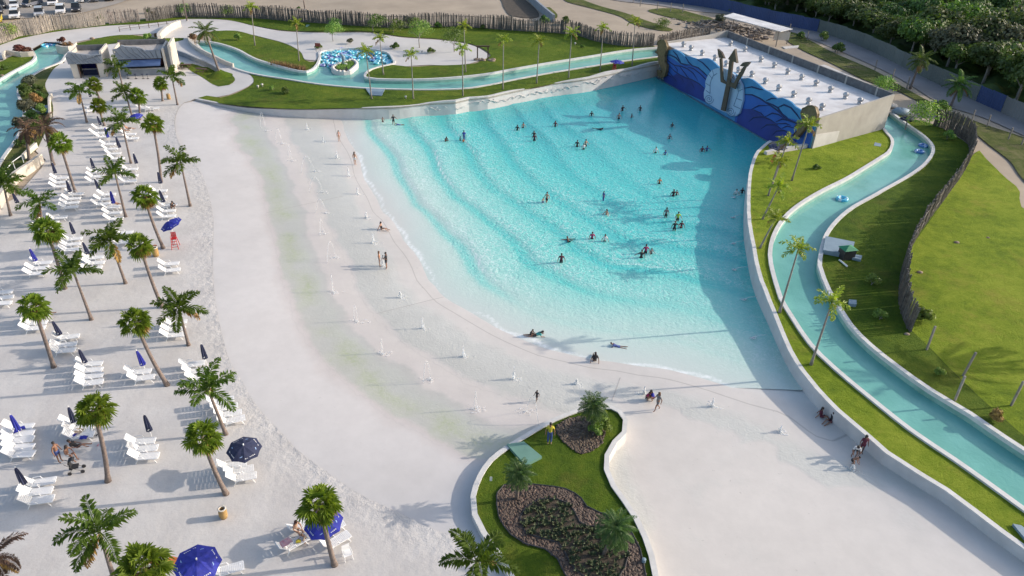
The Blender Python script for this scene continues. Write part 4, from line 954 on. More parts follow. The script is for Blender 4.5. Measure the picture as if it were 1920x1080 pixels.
slab("870,176 880,176 881,181 872,181", .0, 'small grey hatch in the lawn beside the wall', 'bluepaint', .06)
slab("575,47 590,47 588,52 573,51", .0, 'small pale hatch in the lawn near the long fence', 'greenpaint', .06)
slab("58,203 92,200 94,213 62,216", .0, 'pale blue cover among the shrubs of the left bed', 'bluepaint', .25)
slab("1466,88 1498,86 1496,90 1472,92", .0, 'long pale slab lying on the weeds beyond the parapet', 'concrete', .1)
slab("1530,126 1545,124 1640,165 1630,172 1560,142", .0, 'pale concrete slab behind the block parapet', 'concrete', .3)
# rafts of tarp at building corner
def tarp(x, y, label, m, s=1.0):
    o = MB(); rs = random.Random(int(x)); o.ell((0, 0, .3 * s), (1.3 * s, .8 * s, .55 * s), 12, 6); me = o.build('tarpaulin', M[m], None, True)
    for v in me.data.vertices: v.co += Vector((rs.uniform(-.15, .15), rs.uniform(-.15, .15), rs.uniform(-.1, .15)))
    me.location = PT(x, y, terr); tag(me, label, 'tarpaulin')
tarp(1687, 214, 'crumpled dark blue tarpaulin behind the wave building corner', 'bluepaint', 1.1)
tarp(1700, 227, 'small crumpled dark tarpaulin beside the river wall behind the building', 'navy', .8)
tarp(1672, 202, 'pale crumpled sheet behind the wave building corner', 'cream', .7)
low_wall("1437,292 1455,288 1480,283 1505,279 1521,276", .5, 'short pale ledge wall between the mural corner and the right lawn', 'wall', .5)

# ================================================================== palms
def fan_leaf(mb, c, d, L, B, rs, droop=.25):
    up = Vector((0, 0, 1)); s = d.cross(up); s = s.normalized() if s.length > .01 else Vector((1, 0, 0)); n = s.cross(d).normalized()
    tw = rs.uniform(-.5, .5); s = (s * math.cos(tw) + n * math.sin(tw)).normalized(); n = s.cross(d).normalized()
    e = c + d * L; mb.add([c + s * .02, c - s * .02, e - s * .015, e + s * .015], [(0, 1, 2, 3)])
    K = 13
    for k in range(K):
        a = (k / (K - 1) - .5) * 3.9; r = B * (1 - .18 * abs(a) / 1.95) * rs.uniform(.88, 1.08)
        t = d * math.cos(a) + s * math.sin(a); w = s * math.cos(a) - d * math.sin(a); hw = r * .105
        m = e + t * r * .55 + n * (.05 * B * (1 if k % 2 else -1)) - up * droop * .10 * B; tip = e + t * r - up * (droop * B * rs.uniform(.5, 1.1))
        mb.add([e, m - w * hw, tip, m + w * hw], [(0, 1, 2), (0, 2, 3)])
def fan_crown(seed, R0=1.42, n=30):
    rs = random.Random(seed); g = MB(); dd = MB(); o = Vector((0, 0, 0))
    for i in range(n):
        el = R(82) - (i / (n - 1)) ** .85 * R(125); az = i * 2.399 + rs.uniform(-.3, .3)
        d = Vector((math.cos(az) * math.cos(el), math.sin(az) * math.cos(el), math.sin(el)))
        fan_leaf(g, o, d, R0 * rs.uniform(.38, .62), R0 * rs.uniform(.42, .56), rs, .25 + .45 * (i / n))
    for i in range(11):
        az = rs.uniform(-1.2, 2.2); el = rs.uniform(R(-72), R(-30)); d = Vector((math.cos(az) * math.cos(el), math.sin(az) * math.cos(el), math.sin(el)))
        fan_leaf(dd, o, d, R0 * .38, R0 * .5, rs, .5)
    return g.mesh('fan_fronds', M['fan']), dd.mesh('dead_fronds', M['dead'])
def frond(mb, c, az, el, L, rs, curve=1.1, nl=22, lw=.10, ll=.5, plume=True, side=0.0):
    pts = []; p = Vector(c); e = el; S = 12
    for i in range(S + 1):
        pts.append(p.copy()); d = Vector((math.cos(az) * math.cos(e), math.sin(az) * math.cos(e), math.sin(e))); p = p + d * L / S; e -= curve / S * (0.5 + i / S); az += side / S
    mb.tube(pts, [.035 * (1 - .8 * i / S) for i in range(S + 1)], 4, False)
    for i in range(nl):
        t = .12 + .88 * i / (nl - 1); f = t * S; j = min(int(f), S - 1); q = pts[j].lerp(pts[j + 1], f - j); tg = (pts[j + 1] - pts[j]).normalized()
        sd = tg.cross(Vector((0, 0, 1))); sd = sd.normalized() if sd.length > .05 else Vector((1, 0, 0)); nn = sd.cross(tg)
        w = ll * (math.sin(math.pi * min(1, .18 + t * .78)) ** .7)
        for sg in (-1, 1):
            a = rs.uniform(-.7, .9) if plume else rs.uniform(-.35, .1)
            v = (sd * sg * math.cos(a) + nn * math.sin(a)) ; v = (v * .86 + tg * .55).normalized()
            tip = q + v * w * rs.uniform(.8, 1.1) - Vector((0, 0, w * rs.uniform(.1, .45))); m = q.lerp(tip, .5) + nn * .03
            h = tg * lw / 2
            mb.add([q, m - h, tip, m + h], [(0, 1, 2), (0, 2, 3)])
def feather_crown(seed, L=2.3, n=12, m='feather', curve=1.35, elmin=-5, dead=1, ll=.5, plume=True, nl=24, lw=.10):
    rs = random.Random(seed); g = MB(); dd = MB()
    for i in range(n):
        el = R(78) - (i / (n - 1)) ** .9 * R(78 - elmin); az = i * 2.399 + rs.uniform(-.3, .3)
        frond(g, (0, 0, 0), az, el, L * rs.uniform(.85, 1.08), rs, curve * rs.uniform(.8, 1.2), nl, lw, ll, plume, rs.uniform(-.3, .3))
    for i in range(dead):
        frond(dd, (0, 0, -.1), rs.uniform(0, 6.28), R(-25), L * .8, rs, 1.0, nl, lw, ll * .8, plume)
    return g.mesh('feather_fronds', M[m]), (dd.mesh('dead_fronds', M['dead']) if dead else None)
FAN = [fan_crown(s) for s in (11, 12, 13, 14)]
FEA = [feather_crown(s, 2.35, 9 + s % 3, dead=s % 2, nl=36, lw=.16, ll=.62) for s in (21, 22, 23)]
SLIM = [feather_crown(s, 1.75, 9, 'lime', 1.5, 5, 1, .45, True, 20, .14) for s in (31, 32, 33)]
COCO = [feather_crown(s, 3.4, 19, 'tree2', 1.3, -35, 3, .75, False, 34, .13) for s in (41, 42)]
COCOD = [feather_crown(s, 3.4, 17, 'brown', 1.7, -55, 3, .7, False, 30, .15) for s in (43,)]
PC = 0
def palm(kind, bx, by, cx, cy, label, group=None, sc_=1.0, zf=terr, ctrl=None, off=0.0):
    global PC
    PC += 1; rs = random.Random(PC * 17 + 3)
    b = PT(bx, by, zf); c = above(b + Vector((0, off, 0)), cx, cy); h = c.z - b.z
    o = empty('palm_tree', b); tag(o, label, 'palm tree', group)
    v = c - b
    th = {'fan': (.16, .115), 'feather': (.14, .075), 'slim': (.11, .06), 'coco': (.2, .12), 'dead': (.2, .15)}[kind]
    k = ctrl if ctrl is not None else (.78 if kind == 'fan' else .5)
    ct = Vector((v.x * k, v.y * k, h * (.40 if kind == 'fan' else .5)))
    pts = []; rad = []
    for i in range(9):
        t = i / 8; pts.append(ct * 2 * t * (1 - t) + v * t * t); r_ = th[0] + (th[1] - th[0]) * t
        rad.append(r_ * (1.45 if i == 0 else 1))
    pts[0].z -= .15
    MB().tube(pts, rad, 9).build('trunk', M['barkgrey'] if kind == 'slim' else M['bark'], o, True)
    if kind in ('feather', 'slim'):
        d = (pts[-1] - pts[-2]).normalized(); MB().tube([pts[-1] - d * .55, pts[-1] - d * .25, pts[-1] + d * .12], [th[1] * 1.0, th[1] * 1.35, th[1] * .6], 8).build('crownshaft', M['crownshaft'], o, True)
    src = {'fan': FAN, 'feather': FEA, 'slim': SLIM, 'coco': COCO, 'dead': COCOD}[kind]; g, dm = src[PC % len(src)]
    rz = rs.uniform(0, 6.28); s = sc_ * rs.uniform(.92, 1.08)
    for me, nm in ((g, 'fronds'), (dm, 'dead_fronds')):
        if me is None: continue
        f = link(bpy.data.objects.new(nm, me), o); f.location = v; f.scale = (s, s, s); f.rotation_euler = (0, 0, rz if nm == 'fronds' or kind != 'fan' else rs.uniform(-.4, .4))
    return o
GB = 'palms planted across the sand beach'
for a in [
 ('fan', 187, 185, 176, 157, 'small fan palm nearest the left kiosk doorway'),
 ('feather', 163, 230, 149, 172, 'slender feather palm at the left of the upper sand, below the left kiosk block'),
 ('fan', 196, 236, 184, 198, 'fan palm just right of the slender feather palm at the upper left sand'),
 ('feather', 232, 172, 222, 127, 'feather palm right in front of the gap between the kiosk blocks'),
 ('fan', 305, 190, 300, 156, 'fan palm beside the tan bin on the terrace'),
 ('feather', 333, 197, 322, 143, 'slender feather palm nearest the start of the pool wall'),
 ('feather', 249, 222, 235, 174, 'feather palm overlapped by a fan palm in front of the kiosk counter'),
 ('fan', 262, 225, 258, 180, 'full fan palm with yellowing skirt standing before the tilted loungers'),
 ('feather', 246, 307, 228, 229, 'feather palm over the sunbathing group on the upper sand'),
 ('fan', 302, 342, 286, 231, 'tall thin fan palm right of the upper blue parasol'),
 ('fan', 142, 362, 112, 268, 'tall fan palm with an orange skirt near the left bed'),
 ('feather', 357, 387, 339, 305, 'feather palm standing alone nearest the smooth splash floor'),
 ('feather', 236, 407, 216, 326, 'feather palm between two rows of loungers left of the tall fan palm'),
 ('fan', 307, 466, 270, 367, 'curved fan palm beside the lifeguard chair'),
 ('feather', 80, 425, 74, 380, 'short feather palm behind the fan palm at the far left'),
 ('fan', 122, 542, 88, 431, 'leaning fan palm over the blue folded parasol at the left'),
 ('feather', 236, 532, 207, 452, 'large drooping feather palm in the middle of the sand'),
 ('fan', 305, 577, 262, 459, 'fan palm arching beside the wicker basket'),
 ('feather', 172, 600, 138, 510, 'feather palm with a yellow stem left of the large drooping palm'),
 ('feather', 20, 405, 6, 345, 'feather palm with yellowing fronds at the left edge'),
 ('fan', 101, 689, 62, 574, 'fan palm with an orange side at the left edge of the middle sand'),
 ('fan', 315, 723, 254, 602, 'strongly bowed fan palm over the loungers with the blue folded parasol'),
 ('feather', 354, 648, 335, 578, 'feather palm with three sparse fronds near the sand edge'),
 ('feather', 424, 815, 390, 730, 'bright feather palm right above the lower splash edge loungers'),
 ('fan', 202, 903, 175, 768, 'straight fan palm beside the family with the pushchair'),
 ('fan', 425, 927, 379, 818, 'bowed fan palm left of the open navy parasol'),
 ('feather', 218, 1098, 186, 997, 'four armed feather palm at the bottom left'),
 ('fan', 300, 1190, 268, 1062, 'pale green fan palm cut by the bottom edge'),
 ('fan', 628, 1060, 600, 945, 'fan palm with a yellow neck standing before the open blue parasol'),
 ('feather', 915, 1150, 893, 1052, 'feather palm at the bottom beside the island wall'),
]:
    palm(*a, group=GB, zf=lambda x, y: 1.0 if y < 95 else terr(x, y), sc_={'fan': .93, 'feather': 1.0}[a[0]])
palm('dead', 100, 310, 84, 236, 'brown withered coconut palm drooping over the planting bed', sc_=.75)
palm('dead', 55, 300, 48, 242, 'dull green and brown coconut palm in the planting bed', sc_=.6)
palm('dead', -70, 1130, -20, 1045, 'withered brown palm at the bottom left corner', zf=lambda x, y: 1.0, sc_=.6)
palm('coco', 413, 141, 384, 58, 'leaning coconut palm growing from the round grass mound', sc_=.78)
palm('coco', 1706, 166, 1727, 112, 'coconut palm standing by the road, left of the two', sc_=.85)
palm('coco', 1782, 200, 1800, 158, 'coconut palm standing by the road, right of the two', sc_=.9)
palm('coco', 2280, 650, 2300, 480, 'coconut palm just outside the right edge throwing its shadow on the lawn', sc_=1.0)
GN = 'slender yellow green palms around the pool'
for a in [
 (561, 115, 555, 44, 'slender palm behind the rust coloured grass clump'), (478, 86, 471, 14, 'slender palm at the left end of the long fence lawn'),
 (697, 186, 686, 97, 'slightly leaning slender palm by the pale hatch cover'), (719, 141, 712, 72, 'slender palm on the rounded lawn right of the ring bay'),
 (775, 186, 771, 103, 'slender palm between the pool wall and river, right of the pale hatch'), (868, 181, 867, 92, 'slender palm before the wooden frame, nearer of the overlapping pair'),
 (873, 136, 870, 50, 'taller slender palm behind the river, farther of the overlapping pair'), (943, 169, 944, 76, 'slender palm by the pool wall right of its square pier'),
 (1006, 157, 1011, 77, 'slender palm in the middle of the wall lawn'), (1066, 147, 1072, 62, 'slender palm on the wall lawn left of the blue lifeguard parasol'),
 (1125, 135, 1131, 53, 'slender palm immediately left of the lifeguard parasol by the river'), (1185, 126, 1191, 41, 'slender palm nearest the golden seahorse at the far mural end'),
 (1484, 340, 1517, 235, 'tall slender palm before the right hand golden seahorse'), (1446, 352, 1476, 267, 'slender palm in front of the navy parasol at the building corner'),
 (1440, 368, 1461, 303, 'slender palm just below the navy parasol on the right lawn'), (1429, 412, 1460, 350, 'slender palm on the strip lawn, fourth down from the mural'),
 (1424, 466, 1454, 410, 'slender palm on the strip lawn where the pool wall is straight'), (1461, 587, 1497, 467, 'slender palm leaning over the river beside the pump box'),
 (1520, 685, 1560, 567, 'lowest slender palm on the strip lawn, with golden tips over the river')]:
    palm('slim', *a, group=GN, sc_=.95)
# ================================================================== broadleaf trees and bushes
def crown_mesh(name, seed, R0, H, nleaf, ls, mt, clumps=14, flat=.8):
    rs = np.random.RandomState(seed); C = rs.normal(size=(clumps, 3)); C /= np.linalg.norm(C, axis=1)[:, None]; C *= rs.uniform(.25, .78, (clumps, 1)); C[:, 2] = C[:, 2] * flat
    C = C * [R0, R0, H / 2]; rr = rs.uniform(.28, .5, clumps) * R0
    k = rs.randint(0, clumps, nleaf); d = rs.normal(size=(nleaf, 3)); d /= np.linalg.norm(d, axis=1)[:, None]; d[:, 2] = np.abs(d[:, 2]) * rs.choice([1, 1, 1, -.6], nleaf)
    p = C[k] + d * (rr[k] * rs.uniform(.72, 1.12, nleaf))[:, None] * [1, 1, .8]
    nrm = d + rs.normal(size=(nleaf, 3)) * .45; nrm /= np.linalg.norm(nrm, axis=1)[:, None]
    a = np.cross(nrm, rs.normal(size=(nleaf, 3))); a /= np.linalg.norm(a, axis=1)[:, None]; b = np.cross(nrm, a); s = (ls * rs.uniform(.6, 1.3, nleaf))[:, None]
    V = np.stack([p - a * s, p - b * s * .55, p + a * s, p + b * s * .55], 1).reshape(-1, 3); F = np.arange(nleaf * 4).reshape(-1, 4)
    me = bpy.data.meshes.new(name); me.from_pydata(V.tolist(), [], F.tolist()); me.materials.append(M[mt]); me.update(); return me
def trunk_mesh(seed, h, r, spread, n=4):
    rs = random.Random(seed); mb = MB(); mb.tube([(0, 0, -.3), (rs.uniform(-.1, .1), rs.uniform(-.1, .1), h * .5), (rs.uniform(-.3, .3), rs.uniform(-.3, .3), h)], [r * 1.3, r, r * .6], 7)
    for k in range(n):
        a = k * 6.28 / n + rs.uniform(-.4, .4); z = h * rs.uniform(.45, .8); mb.tube([(0, 0, z), (math.cos(a) * spread * .5, math.sin(a) * spread * .5, z + spread * .5), (math.cos(a) * spread, math.sin(a) * spread, z + spread * .75)], [r * .55, r * .4, r * .15], 5)
    return mb.mesh('trunk', M['barkgrey'])
FT = [(crown_mesh('crown', 50 + i, 4.6, 5.6, 3600, .34, ['tree1', 'tree1', 'tree1', 'tree4'][i], 18), trunk_mesh(50 + i, 5.2, .2, 2.6)) for i in range(4)]
FT2 = [(crown_mesh('crown', 60 + i, 4.2, 5.0, 3200, .32, 'tree2', 16), trunk_mesh(60 + i, 4.6, .2, 2.4)) for i in range(2)]
def forest():
    rs = random.Random(5); reg = gp("1250,-24 1300,-12 1345,4 1440,32 1532,52 1600,73 1655,98 1690,115 1760,150 1830,182 1910,215 2020,262 2200,330 2400,300 2250,60 2100,-50 1800,-150 1450,-150 1250,-60", 4)
    xs = [p[0] for p in reg]; ys = [p[1] for p in reg]; pts = []
    tries = 0
    while len(pts) < 285 and tries < 30000:
        tries += 1; x = rs.uniform(min(xs), min(max(xs), 260)); y = rs.uniform(min(ys), min(max(ys), 330))
        u, v = pix((x, y, 7))
        if not (-20 < v + 60 and u < 2050 and u > 1180): continue
        if v < -45: continue
        if min((x - a) ** 2 + (y - b) ** 2 for a, b in pts) < 17 if pts else False: continue
        if not inside(np.array([x]), np.array([y]), reg)[0]: continue
        if segdist(np.array([x]), np.array([y]), reg, True)[0] < 2.2: continue
        pts.append((x, y))
    for x, y in pts:
        k = rs.random(); kind = 0 if k < .62 else (1 if k < .86 else 2)
        cm, tm = (FT[rs.randrange(3)], FT2[rs.randrange(2)], FT[3])[kind]
        s = rs.uniform(.62, 1.15); o = empty('forest_tree', (x, y, terr(x, y)), rs.uniform(0, 6.28), (s * rs.uniform(.85, 1.2), s * rs.uniform(.85, 1.2), s * rs.uniform(.8, 1.2)))
        tag(o, ['dark bushy tree in the wood beyond the hoarding', 'lighter green tree in the wood beyond the hoarding', 'grey green tree in the wood beyond the hoarding'][kind], 'tree', ['dark trees of the wood', 'light trees of the wood', 'grey trees of the wood'][kind])
        c = link(bpy.data.objects.new('crown', cm), o); c.location = (0, 0, 5.4); link(bpy.data.objects.new('trunk', tm), o)
forest()
o = tri_sheet('undergrowth', gp("1262,-18 1345,8 1440,36 1532,56 1600,77 1655,102 1690,119 1760,153 1830,185 1910,218 2020,265 2200,335 2400,300 2250,60 2100,-50 1800,-150 1450,-150 1262,-60", 3), lambda X, Y: terr_v(X, Y) + .9 + .9 * np.sin(X * .7) * np.cos(Y * .6) + .5 * np.sin(X * 1.9 + Y * 1.3), M['tree1'], 1.6); tag(o, 'dark undergrowth filling the floor of the wood', 'undergrowth', kind='stuff')
BUSH = {m: (crown_mesh('foliage', 70 + i, 1.0, 1.5, 900, .13, m, 9), trunk_mesh(70 + i, .5, .05, .5, 3)) for i, m in enumerate(['tree2', 'tree3', 'redleaf', 'rust', 'dead', 'tree4'])}
def bush(x, y, s, m, label, group=None, name='bush', cat='bush', zs=1.0, zf=terr):
    p = PT(x, y, zf); o = empty(name, p, random.uniform(0, 6), (s, s, s * zs)); tag(o, label, cat, group)
    c = link(bpy.data.objects.new('foliage', BUSH[m][0]), o); c.location = (0, 0, .72); link(bpy.data.objects.new('stem', BUSH[m][1]), o); return o
YT = [(crown_mesh('crown', 90 + i, 2.3, 2.6, 950, .12, 'tree3' if i else 'tree2', 11), trunk_mesh(90 + i, 2.2, .06, 1.4, 5)) for i in range(2)]
def young(x, y, cx, cy, s, k, label):
    p = PT(x, y, terr); c = above(p, cx, cy) - p; o = empty('young_tree', p, 0, 1); tag(o, label, 'tree', 'young leafy trees by the fences')
    f = link(bpy.data.objects.new('crown', YT[k][0]), o); f.location = c; f.scale = (s, s, s); t = link(bpy.data.objects.new('trunk', YT[k][1]), o); t.scale = (s, s, max(.3, c.z / 2.6))
for a in ((625, 78, 628, 55, 1.0, 1, 'young tree with thin stems above the red sign'), (633, 58, 625, 42, .8, 0, 'young tree close to the long stick fence behind the red sign'), (700, 60, 703, 40, 1.2, 0, 'young tree against the fence right of the heaped rings'),
          (738, 62, 742, 48, 1.1, 0, 'young tree between two others behind the heaped rings'), (787, 90, 790, 55, 1.3, 1, 'airy young tree on the white sand patch'), (852, 98, 846, 66, 1.25, 0, 'young tree left of the overlapping slender palm pair'),
          (780, 53, 778, 42, .9, 1, 'small pale tree against the fence behind the airy young tree'), (430, 33, 427, 20, .9, 1, 'bright young tree before the left end of the long fence'), (348, 32, 345, 17, .9, 1, 'bright young tree beside the pole at the fence corner'),
          (15, 76, 12, 58, 1.1, 1, 'bright green tree at the left edge before the pale fence'), (1698, 240, 1738, 214, 1.5, 1, 'large bright bush tree by the river bend at the building'), (1655, 178, 1660, 160, 1.2, 1, 'bright tree behind the block parapet'), (1245, 52, 1240, 44, 1.0, 0, 'bush tree over the fence near the far seahorse')):
    young(*a)
for i, a in enumerate((
 (598, 92, .8, 'tree2', 'leafy shrub in the pot behind the red sign'), (657, 83, .8, 'tree4', 'low dark shrub on the white sand'), (741, 92, 1.0, 'tree2', 'upright shrub beside the slender palm on the white sand'),
 (808, 100, .9, 'tree2', 'spiky shrub alone on the white sand'), (188, 38, .9, 'tree2', 'green climber on the pale stick fence'), (290, 36, 1.1, 'dead', 'yellow leaved bush at the gap in the stick fence'), (281, 25, .8, 'tree3', 'bright bush behind the gap in the stick fence'),
 (280, 76, 1.0, 'tree3', 'lime bush by the bridge side wall'), (296, 72, .7, 'rust', 'rusty bush by the bridge side wall'), (445, 76, 1.0, 'tree3', 'lime bush on the lawn right of the coconut palm'), (362, 77, 1.0, 'rust', 'rust coloured grass at the river mouth'),
 (130, 93, 1.1, 'rust', 'rust coloured grass in the scalloped planter'), (118, 80, .9, 'redleaf', 'tall red flower heads in the scalloped planter'), (35, 101, 1.3, 'redleaf', 'dark red shrub in the left river planter'), (56, 102, 1.1, 'redleaf', 'crimson shrub at the tip of the left river planter'),
 (60, 165, 1.4, 'tree4', 'grey shrub near the top of the planting bed'), (50, 180, 1.5, 'tree2', 'green shrub beside the river wall in the bed'), (68, 196, 1.2, 'dead', 'orange leaved shrub in the middle of the bed'), (78, 188, 1.1, 'tree2', 'round shrub right of the orange one'),
 (52, 215, 1.6, 'tree4', 'grey green shrub below the blue cover'), (66, 232, 1.5, 'tree2', 'broad shrub in the lower half of the bed'), (44, 245, 1.4, 'tree4', 'dull shrub by the river wall below the middle of the bed'), (62, 262, 1.2, 'dead', 'yellow shrub under the withered palms'),
 (48, 275, 1.2, 'tree2', 'shrub low in the bed beside the withered palms'), (75, 215, 1.1, 'tree3', 'pale shrub at the right edge of the bed'), (72, 172, 1.0, 'tree2', 'small shrub at the upper right of the bed'), (4, 132, 1.0, 'tree2', 'green bush at the left edge beside the river'),
 (1758, 215, 1.6, 'tree3', 'light bush on the verge above the curved fence'), (1775, 262, 1.0, 'tree3', 'yellow green sapling before the top of the curved fence'), (1862, 788, .7, 'dead', 'yellow bush low on the right lawn'), (1760, 702, .5, 'tree3', 'small orange tinted bush on the right lawn'),
 (1648, 600, .7, 'tree3', 'thin yellow shrub in the fence shadow'), (1728, 600, 1.0, 'tree3', 'thin yellow sapling beyond the end of the curved fence'), (1530, 318, .6, 'tree2', 'small dark bush on the lawn below the wave building'), (1092, 90, .5, 'tree3', 'tiny yellow bush on the lawn before the dark fence'),
 (1633, 535, .8, 'tree3', 'yellow green shrub at the edge of the fence shadow'), (1540, 76, 1.4, 'tree3', 'weedy bush on the verge beyond the parapet'), (1570, 98, 1.6, 'tree2', 'second weedy bush on the verge beyond the parapet'), (1500, 72, 1.2, 'tree2', 'weedy bush near the end of the shed'),
 (1350, 45, 1.5, 'tree4', 'grey brush beside the timber heap'), (1372, 22, 1.3, 'tree2', 'green bush by the blue hoarding near the shed'), (822, 52, 1.0, 'tree2', 'bush at the foot of the long fence behind the white sand'), (690, 47, .9, 'tree2', 'climbing bush on the fence behind the heaped rings'), (765, 46, 1.2, 'tree4', 'greyish bush against the fence right of the young trees'), (905, 55, .8, 'tree2', 'bush against the fence above the wooden frame'), (590, 42, .8, 'tree4', 'grey bush against the fence left of the young trees'),
 (1020, 45, 1.5, 'tree2', 'bush behind the fence at the foot of the grey wall'), (1060, 46, 1.4, 'tree2', 'bushy patch behind the dark fence right of the grey wall'),
 (345, 128, .8, 'tree2', 'shrub against the ramp wall by the picnic tables'), (536, 176, .9, 'tree2', 'low sprawling bush on the lawn above the pool wall'), (512, 170, .6, 'tree3', 'small pale plant on the lawn above the pool wall'), (560, 17, .5, 'tree2', 'tiny bush beyond the long fence'))):
    bush(a[0], a[1], a[2], a[3], a[4], 'shrubs')
def rust_row():
    mb = MB(); rs = random.Random(4); p0 = PT(545, 126, terr)
    for k in range(500):
        t = rs.random(); p = PT(508 + 66 * t, 120 + 13 * t, terr) - p0; p += Vector((rs.gauss(0, .25), rs.gauss(0, .35), 0)); h = rs.uniform(.6, 1.15); a = Vector((rs.gauss(0, .16), rs.gauss(0, .16), h)); w = Vector((rs.uniform(-1, 1), rs.uniform(-1, 1), 0)).normalized() * .04
        mb.add([p - w, p + w, p + a], [(0, 1, 2)])
    o = mb.build('grass_clump', M['rust']); o.location = p0; tag(o, 'long row of rust coloured ornamental grass along the river bank', 'grass', kind='stuff')
rust_row()

# ================================================================== island planter in the splash floor
ZI = 1.38
isl = cr([P(x, y, ZI) for x, y in pl("952,1080 930,1040 902,1000 885,965 882,930 895,892 917,860 950,835 992,809 1035,785 1085,766 1120,760 1147,761 1165,770 1177,787 1175,812 1157,830 1143,855 1142,880 1155,910 1177,940 1197,970 1215,1007 1227,1042 1236,1085 1238,1160 1150,1230 1020,1190 975,1120")], .8, True)
def island():
    c = sum(isl, Vector()) / len(isl); o = empty('island_planter', (c.x, c.y, 0)); tag(o, 'raised curving planter island with pale coping, lawn and brown mulch beds', 'planter')
    q = [Vector((p.x - c.x, p.y - c.y, 0)) for p in isl]; ar = sum(q[i - 1].x * q[i].y - q[i].x * q[i - 1].y for i in range(len(q)))
    sd_ = 1 if ar > 0 else -1
    wall_strip(q, -.2, ZI - .06, .26, sd_, closed=True).build('planter_wall', M['wall'], o)
    qo = [Vector((p.x, p.y, 0)) for p in q]; wall_strip(qo, ZI - .058, ZI + .03, .34, sd_, closed=True).build('coping', M['coping'], o)
    inner = [(p.x + c.x, p.y + c.y) for p in q]
    l = tri_sheet('island_lawn', inner, lambda X, Y: X * 0 + ZI - .1, M['grass'], 1.5); l['kind'] = 'structure'
    def flat(s, st=.6): return [(p.x, p.y) for p in cr([P(x, y, ZI - .07) for x, y in pl(s)], st, True)]
    b1 = flat("1043,812 1043,798 1065,784 1092,780 1120,793 1136,812 1128,832 1108,847 1090,852 1070,840")
    b2 = flat("932,925 945,910 975,906 1002,909 1060,917 1090,935 1100,950 1125,962 1155,972 1185,1000 1200,1030 1207,1060 1205,1110 1120,1130 1070,1095 1045,1048 1022,1030 985,1020 958,1003 935,968")
    b3 = flat("975,972 985,953 1010,937 1042,936 1067,945 1077,960 1087,980 1100,987 1140,990 1170,1015 1178,1040 1172,1062 1140,1100 1080,1070 1047,1018 1010,1008 985,1000")
    rs = random.Random(9)
    for nm, poly, m, z in (('mulch_bed', b1, 'mulch', ZI - .06), ('mulch_bed', b2, 'mulch', ZI - .06), ('planted_bed', b3, 'soil', ZI - .04)):
        t = tri_sheet(nm, poly, lambda X, Y, z=z: X * 0 + z, M[m], 1.0); t['kind'] = 'structure'
    def lumps(poly, n, excl, label):
        xs = [p[0] for p in poly]; ys = [p[1] for p in poly]; mb = MB(); k = 0; hexag = 0
        X = np.array([rs.uniform(min(xs), max(xs)) for _ in range(n * 3)]); Y = np.array([rs.uniform(min(ys), max(ys)) for _ in range(n * 3)])
        ok = inside(X, Y, poly)
        if excl: ok &= ~inside(X, Y, excl)
        for x, y in zip(X[ok][:n], Y[ok][:n]):
            r = rs.uniform(.06, .14); mb.ell((x - c.x, y - c.y, ZI - .05), (r, r * rs.uniform(.5, .9), r * .35), 6, 4, Matrix.Rotation(rs.uniform(0, 3), 3, 'Z'))
        m_ = mb.build('mulch', M['mulch'], None, True); m_.location = (c.x, c.y, 0); tag(m_, label, 'mulch', kind='stuff')
    lumps(b1, 700, None, 'brown wood mulch round the palm at the top of the island'); lumps(b2, 2600, b3, 'brown wood mulch ring in the large island bed')
    mb = MB(); X = np.array([rs.uniform(min(p[0] for p in b3), max(p[0] for p in b3)) for _ in range(520)]); Y = np.array([rs.uniform(min(p[1] for p in b3), max(p[1] for p in b3)) for _ in range(520)]); ok = inside(X, Y, b3)
    for x, y in zip(X[ok], Y[ok]):
        for k in range(6):
            a = rs.uniform(0, 6.28); h = rs.uniform(.08, .2); mb.add([(x - c.x, y - c.y, ZI - .04), (x - c.x + .1 * math.cos(a + .5), y - c.y + .1 * math.sin(a + .5), ZI + h * .6), (x - c.x + .2 * math.cos(a), y - c.y + .2 * math.sin(a), ZI + h), (x - c.x + .1 * math.cos(a - .5), y - c.y + .1 * math.sin(a - .5), ZI + h * .6)], [(0, 1, 2, 3)])
    g = mb.build('ground_cover', M['cover']); g.location = (c.x, c.y, 0); tag(g, 'small dark green seedlings covering the inner island bed', 'ground cover', kind='stuff')
    for poly, lab in ((b3, 'dark edging hose round the planted island bed'), (b2, 'dark edging round the large mulch bed')):
        e = MB().tube([(p[0] - c.x, p[1] - c.y, ZI - .02) for p in poly + poly[:1]], .045, 6).build('bed_edging', M['darkmetal']); e.location = (c.x, c.y, 0); tag(e, lab, 'edging')
M['mulch'] = leafmat('wood_mulch', (.085, .055, .04), (.035, .024, .018), (.15, .10, .075), 3, .1)
M['cover'] = leafmat('seedling', (.055, .085, .03), (.03, .045, .02), (.11, .13, .05), 2, .1)
island()
ISL = lambda x, y: ZI - .08
def cycad(bx, by, cx, cy, s, label, lean=0):
    global PC
    PC += 1; b = PT(bx, by, ISL); c = above(b, cx, cy) - b; o = empty('fountain_palm', b); tag(o, label, 'palm tree', 'island palms')
    MB().tube([(0, 0, -.1), (c.x * .5, c.y * .5, c.z * .5), c], [.13, .1, .09], 8).build('trunk', M['bark'], o, True)
    rs = random.Random(PC); g = MB()
    for i in range(46):
        el = R(80) - (i / 45) ** .9 * R(120); az = i * 2.399; frond(g, (0, 0, 0), az, el, 1.15 * rs.uniform(.85, 1.1), rs, 1.25, 14, .07, .30, False)
    f = g.build('fronds', M['bushpalm'], o); f.location = c; f.scale = (s,) * 3
M['bushpalm'] = mat('island_palm_leaf', (.11, .19, .055), (.05, .10, .03), 2.2, .45, rnd=.25)
cycad(1100, 803, 1112, 762, 1.05, 'rounded green palm at the top of the island above the lime shrub')
